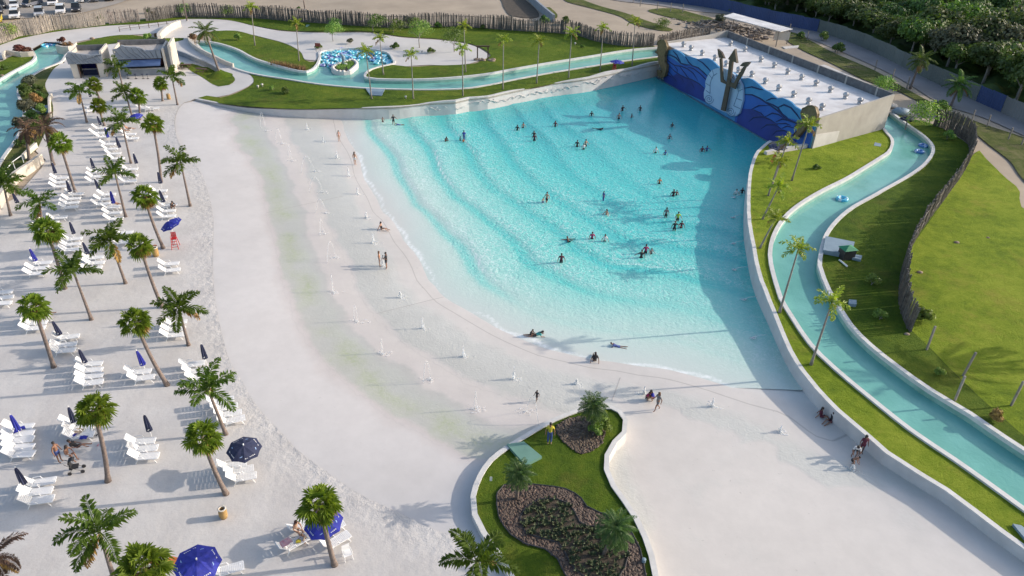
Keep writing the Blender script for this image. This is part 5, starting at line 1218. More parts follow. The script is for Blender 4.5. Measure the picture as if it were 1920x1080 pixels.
cycad(968, 936, 973, 889, .95, 'rounded palm with pale hanging leaves at the left of the large island bed')
cycad(1131, 1040, 1155, 992, 1.15, 'rounded palm at the right of the large island bed')
for i, (x, y, s) in enumerate(((1118, 800, .8), (1133, 792, .7), (1112, 816, .6), (1140, 806, .55))):
    bush(x, y, s, 'tree3', ['lime shrub under the top island palm', 'lime shrub at the upper right of the island tip', 'low lime plant beside the small mulch bed', 'small lime plant by the island coping'][i], 'lime shrubs on the island', zf=ISL)
def isl_slab():
    pts = [P(x, y, ZI) for x, y in pl("950,835 982,830 1016,858 985,874")]; c = sum(pts, Vector()) / 4
    o = MB().prism([(p.x - c.x, p.y - c.y) for p in pts], -.1, .12).build('access_cover', M['greenpaint']); o.location = c; tag(o, 'pale green hatch cover on the island lawn by the coping', 'cover')
    p = P(918, 905, ZI); m = MB().plate([(0, .15), (.16, .15), (.16, .5), (0, .5)], Vector(), Vector((1, 0, 0)), Vector((0, 0, 1)), Vector((0, 1, 0)), .02); s = m.build('small_sign', M['white']); s.location = p; tag(s, 'tiny white tag sign on the left island lawn', 'sign')
    q = P(1207, 1053, ZI); s = MB().lathe([(0, 0), (.12, 0), (.12, .22), (0, .25)], 10).build('garden_light', M['bluepaint']); s.location = q; tag(s, 'small pale blue light at the right edge of the mulch', 'light')
isl_slab()
# green mound under the leaning coconut palm
mo = MB().lathe([(2.3, 0), (1.7, .28), (1.0, .62), (.5, .8), (0, .85)], 20).build('grass_mound', M['grass'], None, True); mo.location = PT(413, 143, terr); mo['kind'] = 'structure'

# ================================================================== beach furniture
SAND_Z = lambda x, y: 1.035 if y < 92 else terr(x, y) + .04
def lounger_proto():
    o = empty('sun_lounger', (0, 0, 0))
    m = MB()
    for k in range(12): m.box((-.18 + k * .095, 0, .36), (.075, .50, .025))
    for s in (-1, 1): m.box((.33, s * .285, .35), (1.22, .05, .05))
    m.box((.96, 0, .33), (.07, .60, .06)); m.build('seat', M['white'], o)
    a = R(46); Mx = Matrix.Translation((-.24, 0, .37)) @ Matrix.Rotation(a, 4, 'Y')
    b = MB()
    for k in range(7): b.box((-.06 - k * .098, 0, 0), (.078, .48, .022), 0, Mx)
    for s in (-1, 1): b.box((-.36, s * .265, 0), (.76, .055, .035), 0, Mx)
    b.box((-.735, 0, 0), (.09, .56, .035), 0, Mx); b.build('backrest', M['white'], o)
    for s in (-1, 1):
        MB().tube([(-.32, s * .31, .38), (-.28, s * .33, .56), (.12, s * .33, .57), (.2, s * .31, .38)], .022, 6).build('armrest', M['white'], o)
        MB().tube([(-.22, s * .29, .35), (-.42, s * .30, 0)], .026, 6).build('leg', M['white'], o)
        MB().tube([(.72, s * .29, .34), (.86, s * .30, 0)], .026, 6).build('leg', M['white'], o)
    return o
LP = None
GL = 'white sun loungers on the sand'
def lounger(x, y, label, rz=13, flat=False):
    global LP
    if LP is None: o = LP = lounger_proto()
    else: o = copy_tree(LP)
    p = PT(x, y, SAND_Z); o.location = p; o.rotation_euler = (0, 0, R(rz + random.uniform(-5, 5))); tag(o, label, 'sun lounger', GL); return o
def row(s, where, rz=13):
    pts = pl(s); n = len(pts)
    names = {1: ['only one'], 2: ['upper', 'lower'], 3: ['top', 'middle', 'bottom']}.get(n) or (['topmost'] + ['%s from the top' % ORD[i] for i in range(1, n - 1)] + ['lowest'])
    for i, (x, y) in enumerate(pts):
        w_ = names[i]; lounger(x, y + 2, ('lounger, %s of %s %s' % (w_, {2: 'pair', 3: 'three', 4: 'four', 5: 'five'}[n], where)) if n > 1 else 'white lounger %s' % where, rz)
row("70,600 66,610 62,620", 'under the orange sided fan palm')
row("125,637 120,652 118,662", 'right of the orange sided fan palm trunk')
row("168,687 168,699 168,711 168,723", 'left of the lone blue folded parasol')
row("259,702 265,714", 'beside the bowed fan palm and blue parasol')
row("328,610 325,622 323,633", 'by the sparse feather palm')
row("360,688 366,701 372,713", 'nearest the lower sand edge', 18)
row("413,758 420,770 427,782 433,794", 'behind the bright feather palm', 20)
row("36,806 36,819 35,831 36,844 37,857", 'at the left edge by the blue folded parasol', 10)
row("140,797 148,809 149,822", 'with towels beside the family', 12)
row("264,833 268,847 270,861", 'beside the navy parasol standing in the sand', 12)
row("74,911 68,928 70,944", 'below the five at the left edge', 14)
row("434,879 447,889 452,901", 'under the open navy parasol', 18)
row("112,337 111,345 110,353", 'at the foot of the orange skirted fan palm')
row("180,325 179,334 177,343", 'left of the feather palm between the rows')
row("243,320 243,332 240,343", 'right of the feather palm between the rows')
row("140,367 134,376 131,384 129,392", 'under the second navy parasol from the left bed')
row("200,368 194,377 189,386", 'left of the short blue folded parasol')
row("207,392 210,403 213,414", 'right of the short blue folded parasol')
row("297,361 297,373", 'behind the curved fan palm crown')
row("315,388 312,399 312,409", 'above the lifeguard parasol')
row("135,452 132,462 131,472", 'above the yellow stemmed feather palm')
row("231,440 229,458", 'behind the arching fan palm crown')
row("77,497 70,507 66,517", 'by the leftmost blue folded parasol', 12)
row("175,487 176,497 171,507", 'behind the yellow stemmed feather palm')
row("316,499 318,511", 'below the lifeguard chair')
row("108,412 92,421 80,431", 'hidden by the leftmost fan palm crown')
row("165,203 166,211", 'on the terrace left of the small fan palm', 60)
row("268,205 277,207 286,206", 'tilted behind the full fan palm', 35)
row("187,243 182,252 191,259", 'left of the sunbathing group')
row("232,246 241,254 246,262", 'used by the sunbathing group', 8)
row("202,273 206,282 212,291 218,300", 'below the sunbathing group')
row("2,553 3,563 0,573", 'cut by the left edge of the picture')
row("566,992", 'with the woman sitting up, by the open blue parasol', 40)
row("548,1027", 'with a pink towel near the bottom blue parasol', 42)
row("617,998", 'in the shade right of the yellow necked fan palm', 38)
row("628,1022", 'lower one right of the yellow necked fan palm', 38)
row("424,1075", 'under the blue parasol at the bottom edge', 20)
def armchair(x, y, label):
    o = empty('plastic_chair', PT(x, y, SAND_Z), R(-60)); tag(o, label, 'chair')
    m = MB(); m.box((0, 0, .42), (.46, .46, .03)); m.build('seat', M['white'], o)
    MB().box((-.22, 0, .66), (.04, .44, .45)).build('backrest', M['white'], o)
    for i in (-1, 1):
        MB().tube([(-.2, i * .24, .62), (.18, i * .25, .62), (.2, i * .24, .42)], .02, 6).build('armrest', M['white'], o)
        for j in (-1, 1): MB().tube([(j * .2, i * .2, .42), (j * .24, i * .24, 0)], .022, 6).build('leg', M['white'], o)
armchair(652, 1046, 'white plastic armchair at the foot of the yellow necked fan palm')
def closed_proto(m):
    o = empty('folded_parasol', (0, 0, 0))
    MB().tube([(0, 0, -.1), (0, 0, 2.35)], .022, 8).build('pole', M['white'], o)
    mb = MB(); n = 16; prof = [(.02, 2.32), (.10, 2.2), (.15, 1.9), (.19, 1.5), (.22, 1.15), (.25, .85), (.20, .80)]; vs = []
    for r_, z in prof:
        for k in range(n):
            a = 6.283 * k / n; q = r_ * (1.0 if k % 2 else .62); vs.append((q * math.cos(a + z * .3), q * math.sin(a + z * .3), z))
    mb.add(vs, [(i * n + k, i * n + (k + 1) % n, (i + 1) * n + (k + 1) % n, (i + 1) * n + k) for i in range(len(prof) - 1) for k in range(n)]); mb.build('canopy', M[m], o)
    MB().lathe([(.0, 2.45), (.03, 2.42), (.035, 2.3), (0, 2.29)], 8).build('finial', M['white'], o, True)
    MB().tube([(.17 * math.cos(a), .17 * math.sin(a), 1.25) for a in [k * .52 for k in range(13)]], .014, 5).build('tie_strap', M[m], o)
    e = MB(); 
    for k in range(3): e.box((.02 + .05 * k - .06, -.222, 1.02 + .03 * k), (.03, .012, .09), .2)
    e.build('white_mark', M['white'], o)
    return o
PR = {}
def closed(x, y, c, where):
    if c not in PR: o = PR[c] = closed_proto(c)
    else: o = copy_tree(PR[c])
    o.location = PT(x, y, SAND_Z); o.rotation_euler = (R(random.uniform(-4, 4)), R(random.uniform(-9, -1)), random.uniform(-.4, .4)); s = random.uniform(.82, .93); o.scale = (s, s, s)
    tag(o, 'folded %s parasol %s' % ({'navy': 'navy', 'blue': 'bright blue'}[c], where), 'parasol', 'folded %s parasols' % c)
for a in ((173, 190, 'navy', 'behind the small fan palm nearest the kiosk doorway'), (192, 243, 'navy', 'above the three loungers left of the sunbathing group'), (206, 267, 'blue', 'left of the sunbathing group'), (228, 287, 'navy', 'right of the four loungers below the sunbathing group'),
          (259, 316, 'navy', 'standing alone above the three loungers right of the feather palm'), (107, 335, 'navy', 'over the three loungers by the orange skirted fan palm'), (179, 325, 'navy', 'over the three loungers left of the middle feather palm'), (135, 371, 'navy', 'at the head of the column of four loungers'),
          (191, 367, 'navy', 'above the three loungers left of the short blue parasol'), (304, 355, 'navy', 'right of the curved fan palm crown'), (216, 393, 'blue', 'between the two lounger groups by the reading man'), (311, 390, 'navy', 'beside the crouching person in black'),
          (38, 391, 'navy', 'right of the palm at the left edge'), (143, 450, 'navy', 'over the three loungers above the yellow stemmed palm'), (73, 501, 'blue', 'by the leaning fan palm at the left'), (170, 487, 'navy', 'behind the yellow stemmed feather palm'),
          (120, 641, 'navy', 'right of the orange sided fan palm'), (166, 693, 'navy', 'over the column of four loungers in the middle left'), (275, 698, 'blue', 'above the pair of loungers by the bowed fan palm'), (331, 605, 'navy', 'by the sparse feather palm near the sand edge'),
          (389, 686, 'navy', 'nearest the lower sand edge'), (41, 820, 'blue', 'over the five loungers at the left edge'), (144, 806, 'navy', 'beside the family with the pushchair'), (286, 823, 'navy', 'standing in open sand above three loungers'), (54, 923, 'navy', 'over the three loungers at the lower left')):
    closed(*a)
def open_parasol(x, y, cx, cy, m, R0, label, tiltx=.0, tilty=-.12, zf=SAND_Z):
    b = PT(x, y, zf); c = above(b, cx, cy) - b; o = empty('open_parasol', b); tag(o, label, 'parasol')
    c.z = min(max(c.z, 1.6), 3.2)
    T = Matrix.Translation(c) @ Euler((tiltx, tilty, .35)).to_matrix().to_4x4()
    MB().tube([(0, 0, -.1), T @ Vector((0, 0, .1))], .025, 8).build('pole', M['white'], o)
    mb = MB(); n = 8; vs = [Vector((0, 0, .42))]; fs = []
    for k in range(n):
        a = 6.283 * k / n
        vs += [Vector((R0 * .5 * math.cos(a), R0 * .5 * math.sin(a), .27)), Vector((R0 * math.cos(a), R0 * math.sin(a), 0)), Vector((R0 * .90 * math.cos(a + .3927), R0 * .90 * math.sin(a + .3927), .03)), Vector((R0 * .47 * math.cos(a + .3927), R0 * .47 * math.sin(a + .3927), .245))]
    for k in range(n):
        i = 1 + k * 4; j = 1 + ((k + 1) % n) * 4
        fs += [(0, i, i + 3), (0, i + 3, j), (i, i + 1, i + 2, i + 3), (i + 3, i + 2, j + 1, j)]
    mb.add([T @ v for v in vs], fs); cn = mb.build('canopy', M[m], o)
    rb = MB()
    for k in range(n):
        a = 6.283 * k / n; rb.tube([T @ Vector((0, 0, .36)), T @ Vector((R0 * .97 * math.cos(a), R0 * .97 * math.sin(a), -.02))], .012, 5)
    rb.build('rib_set', M['metal'], o)
    MB().lathe([(0, .0), (.04, 0), (.05, .12), (0, .16)], 8, T @ Vector((0, 0, .4))).build('finial', M['white'], o, True)
    for k in range(n):
        a = 6.283 * (k + .5) / n; e = MB()
        def on(r_, t):   # point on the panel
            f = r_; z = .42 + (.0 - .42) * (f / .93) * .98 + .02; return T @ Vector((R0 * f * math.cos(a) - t * math.sin(a), R0 * f * math.sin(a) + t * math.cos(a), z))
        if k % 2 == 0:
            for q in range(7):
                t0 = -.3 + q * .095; h_ = [.05, .03, .035, .03, .03, .035, .05][q]; e.add([on(.76 - h_, t0), on(.76 + .01, t0 + .01), on(.76 + .01, t0 + .07), on(.76 - h_ * .6, t0 + .06)], [(0, 1, 2, 3)])
            e.build('white_lettering', M['white'], cn)
        else:
            pts = [on(.58 + .13 * math.sin(t), .17 * math.cos(t)) for t in [i * 6.283 / 14 for i in range(14)]]; e.add(pts, [tuple(range(14))]); e.build('emblem', M['emblem'], cn)
M['emblem'] = mat('pale_emblem', (.35, .50, .72), (.25, .38, .62), 6, .7)
open_parasol(330, 455, 321, 421, 'blue', 1.12, 'open bright blue parasol over the red lifeguard chair on the sand', .05, -.38)
open_parasol(449, 885, 458, 843, 'navy', 1.08, 'open navy parasol with pale emblems above three loungers', .12, .02)
open_parasol(602, 1020, 607, 982, 'blue', 1.12, 'open bright blue parasol behind the yellow necked fan palm', .1, -.1)
open_parasol(385, 1110, 370, 1058, 'blue', 1.22, 'open bright blue parasol cut by the bottom edge', .1, .1)
open_parasol(262, 240, 256, 222, 'blue', .95, 'open bright blue parasol half hidden by palms on the upper sand', .1, -.1)
open_parasol(1152, 134, 1157, 117, 'blue', 1.3, 'open bright blue parasol on the lawn above the pool wall', .0, .05, terr)
open_parasol(1455, 300, 1458, 276, 'navy', 1.25, 'open navy parasol at the corner between mural and right lawn', .0, .0, terr)
def guard_chair(x, y, rz, label, zf=SAND_Z, s=1.0):
    o = empty('lifeguard_chair', PT(x, y, zf), rz, s); tag(o, label, 'lifeguard chair')
    for i in (-1, 1):
        for j in (-1, 1): MB().tube([(i * .62, j * .42, 0), (i * .28, j * .30, 1.35)], .045, 6).build('leg', M['red'], o)
        MB().tube([(-.28, i * .31, 1.7), (.3, i * .31, 1.7), (.3, i * .31, 1.35)], .035, 6).build('armrest', M['red'], o)
    MB().box((0, 0, 1.36), (.66, .66, .06)).build('seat', M['red'], o)
    b = MB()
    for k in range(4): b.box((-.32, -.24 + k * .16, 1.75), (.04, .13, .8))
    b.box((-.345, 0, 1.6), (.03, .62, .07)); b.build('backrest', M['red'], o)
    for z, w_ in ((.35, .55), (.7, .46), (1.05, .37)): MB().box((w_ - .02, 0, z), (.10, .76 - z * .1, .05)).build('rung', M['red'], o)
    MB().box((-.1, 0, .8), (1.0, .05, .06)).build('crossbar', M['red'], o)
guard_chair(330, 464, R(-75), 'tall red wooden lifeguard chair on the sand', s=.74)
guard_chair(1151, 136, R(-90), 'red lifeguard chair under the blue parasol on the pool wall lawn', terr, .72)
guard_chair(1452, 306, R(180), 'red lifeguard chair under the navy parasol by the mural corner', terr, .72)
M['urn'] = mat('tan_bin', (.42, .27, .10), (.30, .18, .065), 4, .6)
def bin_(x, y, label, zf=SAND_Z, s=1.0):
    o = empty('litter_bin', PT(x, y, zf), 0, s); tag(o, label, 'litter bin')
    MB().lathe([(0, 0), (.27, 0), (.33, .25), (.34, .6), (.30, .95), (.33, .99), (.33, 1.03), (.22, 1.03), (.20, .7), (0, .7)], 20).build('bin_body', M['urn'], o, True)
    MB().lathe([(0, .72), (.195, .72)], 16).build('bin_liner', M['darkmetal'], o)
    MB().lathe([(.20, 1.0), (.21, 1.045), (.33, 1.045), (.335, 1.0)], 20).build('rim', M['cream'], o, True)
bin_(420, 970, 'tan round litter bin alone on the lower sand', s=.74); bin_(317, 186, 'tan round litter bin beside the terrace fan palm', s=.85); bin_(293, 480, 'tan wicker bin under the arching fan palm', s=.9)
def towel(x, y, m, label, s=(.5, .35), z=.40):
    mb = MB(); rs = random.Random(int(x)); n = 6; vs = []
    for i in range(n):
        for j in range(n): vs.append(((i / (n - 1) - .5) * s[0] * 2, (j / (n - 1) - .5) * s[1] * 2, rs.uniform(0, .07)))
    mb.add(vs, [(i * n + j, (i + 1) * n + j, (i + 1) * n + j + 1, i * n + j + 1) for i in range(n - 1) for j in range(n - 1)])
    o = mb.build('towel', M[m], None, True); p = PT(x, y, SAND_Z); o.location = (p.x, p.y, p.z + z); o.rotation_euler = (0, 0, random.uniform(-.5, .8)); tag(o, label, 'towel')
M['pink'] = mat('pink_cloth', (.55, .20, .24), (.60, .45, .45), 6, .9); M['beige'] = mat('beige_cloth', (.45, .36, .28), (.35, .28, .22), 5, .9); M['orange'] = mat('orange_cloth', (.60, .18, .05), None, 4, .8); M['teal'] = mat('teal_cloth', (.05, .35, .33), None, 4, .8); M['green'] = mat('lime_cloth', (.30, .50, .06), None, 4, .8); M['black'] = mat('black_cloth', (.015, .015, .018), (.03, .03, .035), 4, .8); M['maroon'] = mat('maroon_cloth', (.12, .02, .04), None, 4, .8); M['yellow'] = mat('yellow_cloth', (.62, .52, .05), None, 4, .8); M['whitecloth'] = mat('white_cloth', (.72, .71, .70), None, 4, .9); M['magenta'] = mat('magenta_cloth', (.40, .03, .13), None, 4, .8); M['denim'] = mat('denim_cloth', (.06, .10, .30), None, 4, .8); M['grey'] = mat('grey_cloth', (.16, .16, .17), None, 4, .8)
towel(138, 824, 'blue', 'blue towel on the upper family lounger', (.3, .25)); towel(160, 829, 'blue', 'small blue bag like towel at the foot of the family lounger', (.25, .18)); towel(150, 817, 'beige', 'pale towel between the family loungers', (.3, .25)); towel(40, 814, 'blue', 'blue towel on the second lounger at the left edge', (.35, .2))
towel(538, 1033, 'pink', 'pink and white towel on the head of the lowest lounger', (.35, .25), .7); towel(561, 1024, 'yellow', 'small yellow ball of cloth on the lowest lounger', (.14, .12)); towel(326, 1062, 'orange', 'orange towel left of the bottom blue parasol', (.3, .3)); towel(287, 466, 'orange', 'orange cloth beside the wicker bin', (.4, .2), .2)
def slippers(x, y, m, label):
    o = MB()
    for s in (-1, 1): o.ell((s * .08, s * .05, .03), (.05, .13, .03), 8, 5)
    q = o.build('slippers', M[m], None, True); q.location = PT(x, y, SAND_Z); tag(q, label, 'slippers')
slippers(179, 817, 'black', 'pair of dark slippers right of the family loungers'); slippers(187, 834, 'pink', 'pair of pink slippers by the straight fan palm')
def pushchair():
    o = empty('pushchair', PT(144, 884, SAND_Z), R(20), .95); tag(o, 'black folding pushchair below the family loungers', 'pushchair')
    m = MB(); m.box((0, 0, .48), (.45, .42, .1)); m.box((-.22, 0, .72), (.08, .42, .5)); m.build('seat', M['black'], o)
    hd_ = MB(); hd_.tube([(-.3, -.2, .85), (-.22, -.2, 1.1), (.0, -.2, 1.18), (.12, -.2, 1.1)], .02, 5); hd_.add([(-.32, -.21, .8), (-.24, -.21, 1.1), (.0, -.21, 1.2), (.14, -.21, 1.12), (-.32, .21, .8), (-.24, .21, 1.1), (.0, .21, 1.2), (.14, .21, 1.12)], [(0, 1, 5, 4), (1, 2, 6, 5), (2, 3, 7, 6)]); hd_.build('hood', M['black'], o)
    for i in (-1, 1):
        MB().tube([(-.5, i * .22, 1.0), (-.1, i * .22, .5), (.42, i * .22, .14)], .016, 6).build('frame_tube', M['darkmetal'], o)
        for x in (-.35, .42):
            w_ = MB(); w_.tube([(x, i * .25 - .03, .13), (x, i * .25 + .03, .13)], .13, 14); w_.build('wheel', M['darkmetal'], o)
    MB().tube([(-.35, -.25, .13), (-.1, 0, .45), (-.35, .25, .13)], .016, 6).build('axle', M['darkmetal'], o)
pushchair()

# ================================================================== inflatable rings
def ringmat(name, a, b_):
    m, nt, b = newmat(name); tc = nt.nodes.new('ShaderNodeTexCoord').outputs['Object']; sp = nt.nodes.new('ShaderNodeSeparateXYZ'); nt.links.new(tc, sp.inputs[0])
    an = math_(nt, 'ARCTAN2', sp.outputs[1], sp.outputs[0]); s = math_(nt, 'SINE', math_(nt, 'MULTIPLY', an, 3.0)); c = ramp(nt, s, [(.5, a), (.9, b_)]); nt.links.new(c, b.inputs['Base Color']); b.inputs['Roughness'].default_value = .22; return m
M['ring0'] = ringmat('turquoise_vinyl', (.10, .48, .60), (.50, .74, .78)); M['ring1'] = ringmat('blue_vinyl', (.07, .20, .48), (.42, .55, .74)); M['ring2'] = ringmat('sky_vinyl', (.10, .50, .70), (.62, .76, .80)); M['ring3'] = ringmat('violet_vinyl', (.14, .16, .42), (.45, .50, .70))
def ring_proto(k):
    o = empty('swim_ring', (0, 0, 0)); mb = MB(); U_, V_ = 24, 10; vs = []
    for i in range(U_):
        a = 6.28319 * i / U_
        for j in range(V_):
            b = 6.28319 * j / V_; r_ = .40 + .18 * math.cos(b); vs.append((r_ * math.cos(a), r_ * math.sin(a), .17 * math.sin(b)))
    mb.add(vs, [(i * V_ + j, ((i + 1) % U_) * V_ + j, ((i + 1) % U_) * V_ + (j + 1) % V_, i * V_ + (j + 1) % V_) for i in range(U_) for j in range(V_)])
    mb.build('ring_body', M['ring%d' % k], o, True)
    for s in (-1, 1): MB().tube([(.48 * s, -.1, .14), (.50 * s, -.05, .20), (.50 * s, .05, .20), (.48 * s, .1, .14)], .014, 5).build('handle', M['white'], o)
    return o
RP = [ring_proto(k) for k in range(4)]; used = [False] * 4
KN = ['turquoise', 'deep blue', 'sky blue and white', 'violet blue']
def ring(p, k, label=None, group=None, tilt=.12, s=1.0):
    o = RP[k] if not used[k] else copy_tree(RP[k]); used[k] = True
    o.location = p; o.rotation_euler = (random.uniform(-tilt, tilt), random.uniform(-tilt, tilt), random.uniform(0, 6)); o.scale = (s, s, s)
    tag(o, label or '%s swim ring heaped with the others in the river bay' % KN[k], 'swim ring', group or ('%s rings heaped in the river bay' % KN[k]))
def heap():
    rs = random.Random(8)
    for s, n in (("252,625 268,540 290,400 380,350 600,328 900,330 1035,380 1115,480 1000,520 870,515 830,560 640,610 545,680 430,690 400,640", 64), ("1200,470 1260,400 1330,370 1450,400 1590,490 1660,600 1560,640 1480,575 1350,590 1250,580", 17)):
        poly = [(p.x, p.y) for p in [PT(580 + x / 10.67, 60 + y / 10.67, terr) for x, y in pl(s)]]; xs = [p[0] for p in poly]; ys = [p[1] for p in poly]; pts = []; t = 0
        while len(pts) < n and t < 20000:
            t += 1; x, y = rs.uniform(min(xs), max(xs)), rs.uniform(min(ys), max(ys)); lim = .92 if t < 9000 else .74
            if not inside(np.array([x]), np.array([y]), poly)[0]: continue
            if pts and min(math.hypot(x - a, y - b) for a, b, _ in pts) < lim: continue
            lay = sum(1 for a, b, _ in pts if math.hypot(x - a, y - b) < 1.02); pts.append((x, y, lay))
        for x, y, l in pts:
            k = rs.choices([0, 1, 2, 3], [5, 2.2, 4, 1.6])[0]; ring(Vector((x, y, terr(x, y) - .36 + .17 * min(l, 2) + rs.uniform(0, .06))), k, tilt=.13)
heap()
RZ = lambda x, y: terr(x, y) - .40
ring(PT(1579, 373, RZ), 2, 'pale turquoise swim ring floating alone in the right hand river', 'rings floating in the rivers', .05, 1.25)
ring(PT(1724, 284, RZ), 1, 'blue swim ring, nearer of the double float at the river bend', 'rings floating in the rivers', .05, 1.15); ring(PT(1731, 273, RZ), 1, 'blue swim ring, farther of the double float at the river bend', 'rings floating in the rivers', .05, 1.15)
for i, (x, y) in enumerate(((84, 86), (92, 84), (100, 83), (89, 81), (97, 80), (104, 79))): ring(PT(x, y, RZ), 1 if i % 2 else 2, '%s swim ring moored in the left river mouth, %s from the left' % (KN[1 if i % 2 else 2], ORD[i]), 'rings at the left river mouth', .15, 1.3)
# small scalloped island in the bay
def bay_island():
    pts = cr([PT(580 + x / 10.67, 60 + y / 10.67, terr) for x, y in pl("470,735 500,690 600,645 740,595 850,565 925,600 945,660 870,735 800,790 690,800 540,790")], .5, True); c = sum(pts, Vector()) / len(pts)
    o = empty('bay_planter', c); tag(o, 'small scalloped pale planter island in the ring bay', 'planter'); q = [p - c for p in pts]; mb = MB()
    wall_strip(q, -1.2, .12, .3, 1, mb, True); mb.build('planter_wall', M['wall'], o)
    m2 = MB()
    for p in q[::1]: m2.ell((p.x, p.y, .12), (.33, .33, .2), 8, 5)
    m2.build('scalloped_rim', M['coping'], o, True)
    MB().prism([(p.x, p.y) for p in q], -.3, .06).build('soil', M['soil'], o)
    m3 = MB(); rs = random.Random(2)
    for k in range(900):
        a = rs.uniform(0, 6.28); r_ = math.sqrt(rs.random()) * .75; p = q[int(a / 6.2832 * len(q)) % len(q)] * r_; h = rs.uniform(.2, .6); w_ = Vector((rs.uniform(-1, 1), rs.uniform(-1, 1), 0)) * .04
        m3.add([p - w_, p + w_, p + Vector((rs.gauss(0, .12), rs.gauss(0, .12), h))], [(0, 1, 2)])
    g = m3.build('tufted_grass', M['rust' if False else 'tree3'], o); g['kind'] = 'stuff'
    s = empty('fish_statue', PT(643, 122, lambda x, y: terr(x, y) + .05)); tag(s, 'grey and white leaping fish statue on the bay planter', 'statue')
    MB().tube([(0, 0, 0), (.05, 0, .5), (.2, 0, 1.0), (.15, 0, 1.5), (-.1, 0, 1.8), (-.35, 0, 1.85)], [.1, .22, .3, .26, .16, .04], 10).build('fish_body', M['bluepaint'], s, True)
    f = MB(); f.prism([(-.05, 0), (.3, .4), (.15, 0), (.3, -.4)], 0, .06); t = f.build('tail_fin', M['whitepaint'], s); t.location = (-.45, 0, 1.8); t.rotation_euler = (0, -.4, 3.1)
    MB().ell((.45, .1, .15), (.35, .25, .2), 10, 6).build('wave_base', M['whitepaint'], s, True)
bay_island()
def sign():
    o = empty('sign_board', PT(597, 98, terr)); tag(o, 'dark red board on two thin posts by the ring bay', 'sign')
    for i in (-1, 1): MB().tube([(i * .38, 0, 0), (i * .38, 0, 1.6)], .03, 6).build('post', M['darkmetal'], o)
    MB().box((0, -.04, 1.35), (.95, .05, .62)).build('board', M['rustred'], o)
M['rustred'] = mat('rust_red_board', (.22, .05, .035), None, 3, .7)
sign()
def pergola():
    b = PT(905, 113, terr); o = empty('wooden_gate_frame', b, R(8)); tag(o, 'dark wooden gate frame on a low rock pile by the lawn', 'gate frame')
    for i in (-1, 1): MB().box((i * .95, 0, 1.15), (.2, .2, 2.5)).build('post', M['darkwood'], o)
    MB().box((0, 0, 2.48), (2.5, .24, .2)).build('beam', M['darkwood'], o)
    MB().box((0, .25, 2.48), (2.5, .1, .16)).build('beam', M['darkwood'], o)
    rs = random.Random(3)
    for k in range(9):
        p = b + Vector((rs.uniform(-1.4, 2.2), rs.uniform(-.9, .3), 0)); m = MB().ell((0, 0, .1), (rs.uniform(.3, .6), rs.uniform(.25, .45), rs.uniform(.2, .4)), 9, 6); r_ = m.build('rock', M['rock'], None, True); r_.location = p
        for v in r_.data.vertices: v.co *= rs.uniform(.88, 1.1)
        tag(r_, 'rounded tan rock at the foot of the dark wooden gate frame', 'rock', 'rocks at the wooden gate frame')
M['rock'] = mat('tan_rock', (.33, .25, .19), (.22, .16, .12), 3, .9, .4, 8, .03)
pergola()
def picnic(x, y, rz, label):
    o = empty('picnic_table', PT(x, y, terr), rz); tag(o, label, 'picnic table', 'picnic tables by the ramp')
    m = MB()
    for k in range(4): m.box((0, -.3 + k * .2, .75), (1.8, .17, .04))
    m.build('table_top', M['darkwood'], o)
    for s in (-1, 1): MB().box((0, s * .7, .45), (1.8, .25, .04)).build('bench', M['darkwood'], o); MB().tube([(s * .6, -.7, 0), (s * .6, 0, .72), (s * .6, .7, 0)], .04, 6).build('leg', M['darkwood'], o)
picnic(349, 129, .1, 'dark picnic table nearest the kiosk'); picnic(378, 137, -.2, 'dark picnic table beside the leaning coconut palm')
def cream_parasol():
    o = copy_tree(PR['navy']); o.location = PT(381, 134, terr)
    for c in KIDS.get(o.name, []): pass
    o2 = empty('folded_parasol', o.location); bpy.data.objects.remove(o)
    MB().tube([(0, 0, 0), (0, 0, 2.5)], .03, 8).build('pole', M['white'], o2); MB().lathe([(.02, 2.5), (.14, 2.1), (.2, 1.5), (.26, .95), (.1, .9)], 10).build('canopy', M['cream'], o2, True)
    tag(o2, 'folded cream parasol at the picnic tables', 'parasol')
def rail():
    pts = [PT(x, y, terr) for x, y in pl("225,60 245,57 262,55 280,53 298,51 314,49 331,47")]; b = pts[0].copy(); o = empty('guard_rail', b); tag(o, 'low brown rail along the promenade above the left lawn', 'railing')
    for z in (.5, .95): MB().tube([p - b + Vector((0, 0, z)) for p in pts], .035, 5).build('rail', M['darkwood'], o)
    for p in pts: MB().box((p.x - b.x, p.y - b.y, p.z - b.z + .45), (.09, .09, 1.1)).build('post', M['darkwood'], o)
rail()
def pole(x, y, cx, cy, label):
    b = PT(x, y, terr); c = above(b, cx, cy) - b; o = empty('tall_pole', b); tag(o, label, 'pole'); MB().tube([(0, 0, -.1), c * .5, c], [.16, .12, .09], 8).build('pole_shaft', M['bark'], o, True)
    MB().lathe([(0, 0), (.24, 0), (.22, .15), (0, .2)], 10).build('pole_foot', M['concrete'], o)
pole(351, 40, 338, -25, 'bare leaning trunk like pole at the fence corner, cut by the top edge'); pole(572, 18, 567, -12, 'thin brown pole on the dirt beyond the long fence')
w2 = low_wall("985,-6 1004,14 1022,30 1036,42", 1.6, 'straight grey wall running up the dirt beyond the dark fence', 'fascia', .5)
low_wall("-5,378 22,352 46,330", 0.3, 'thin base kerb of the cream ramp wall', th=.2) if 0 else None
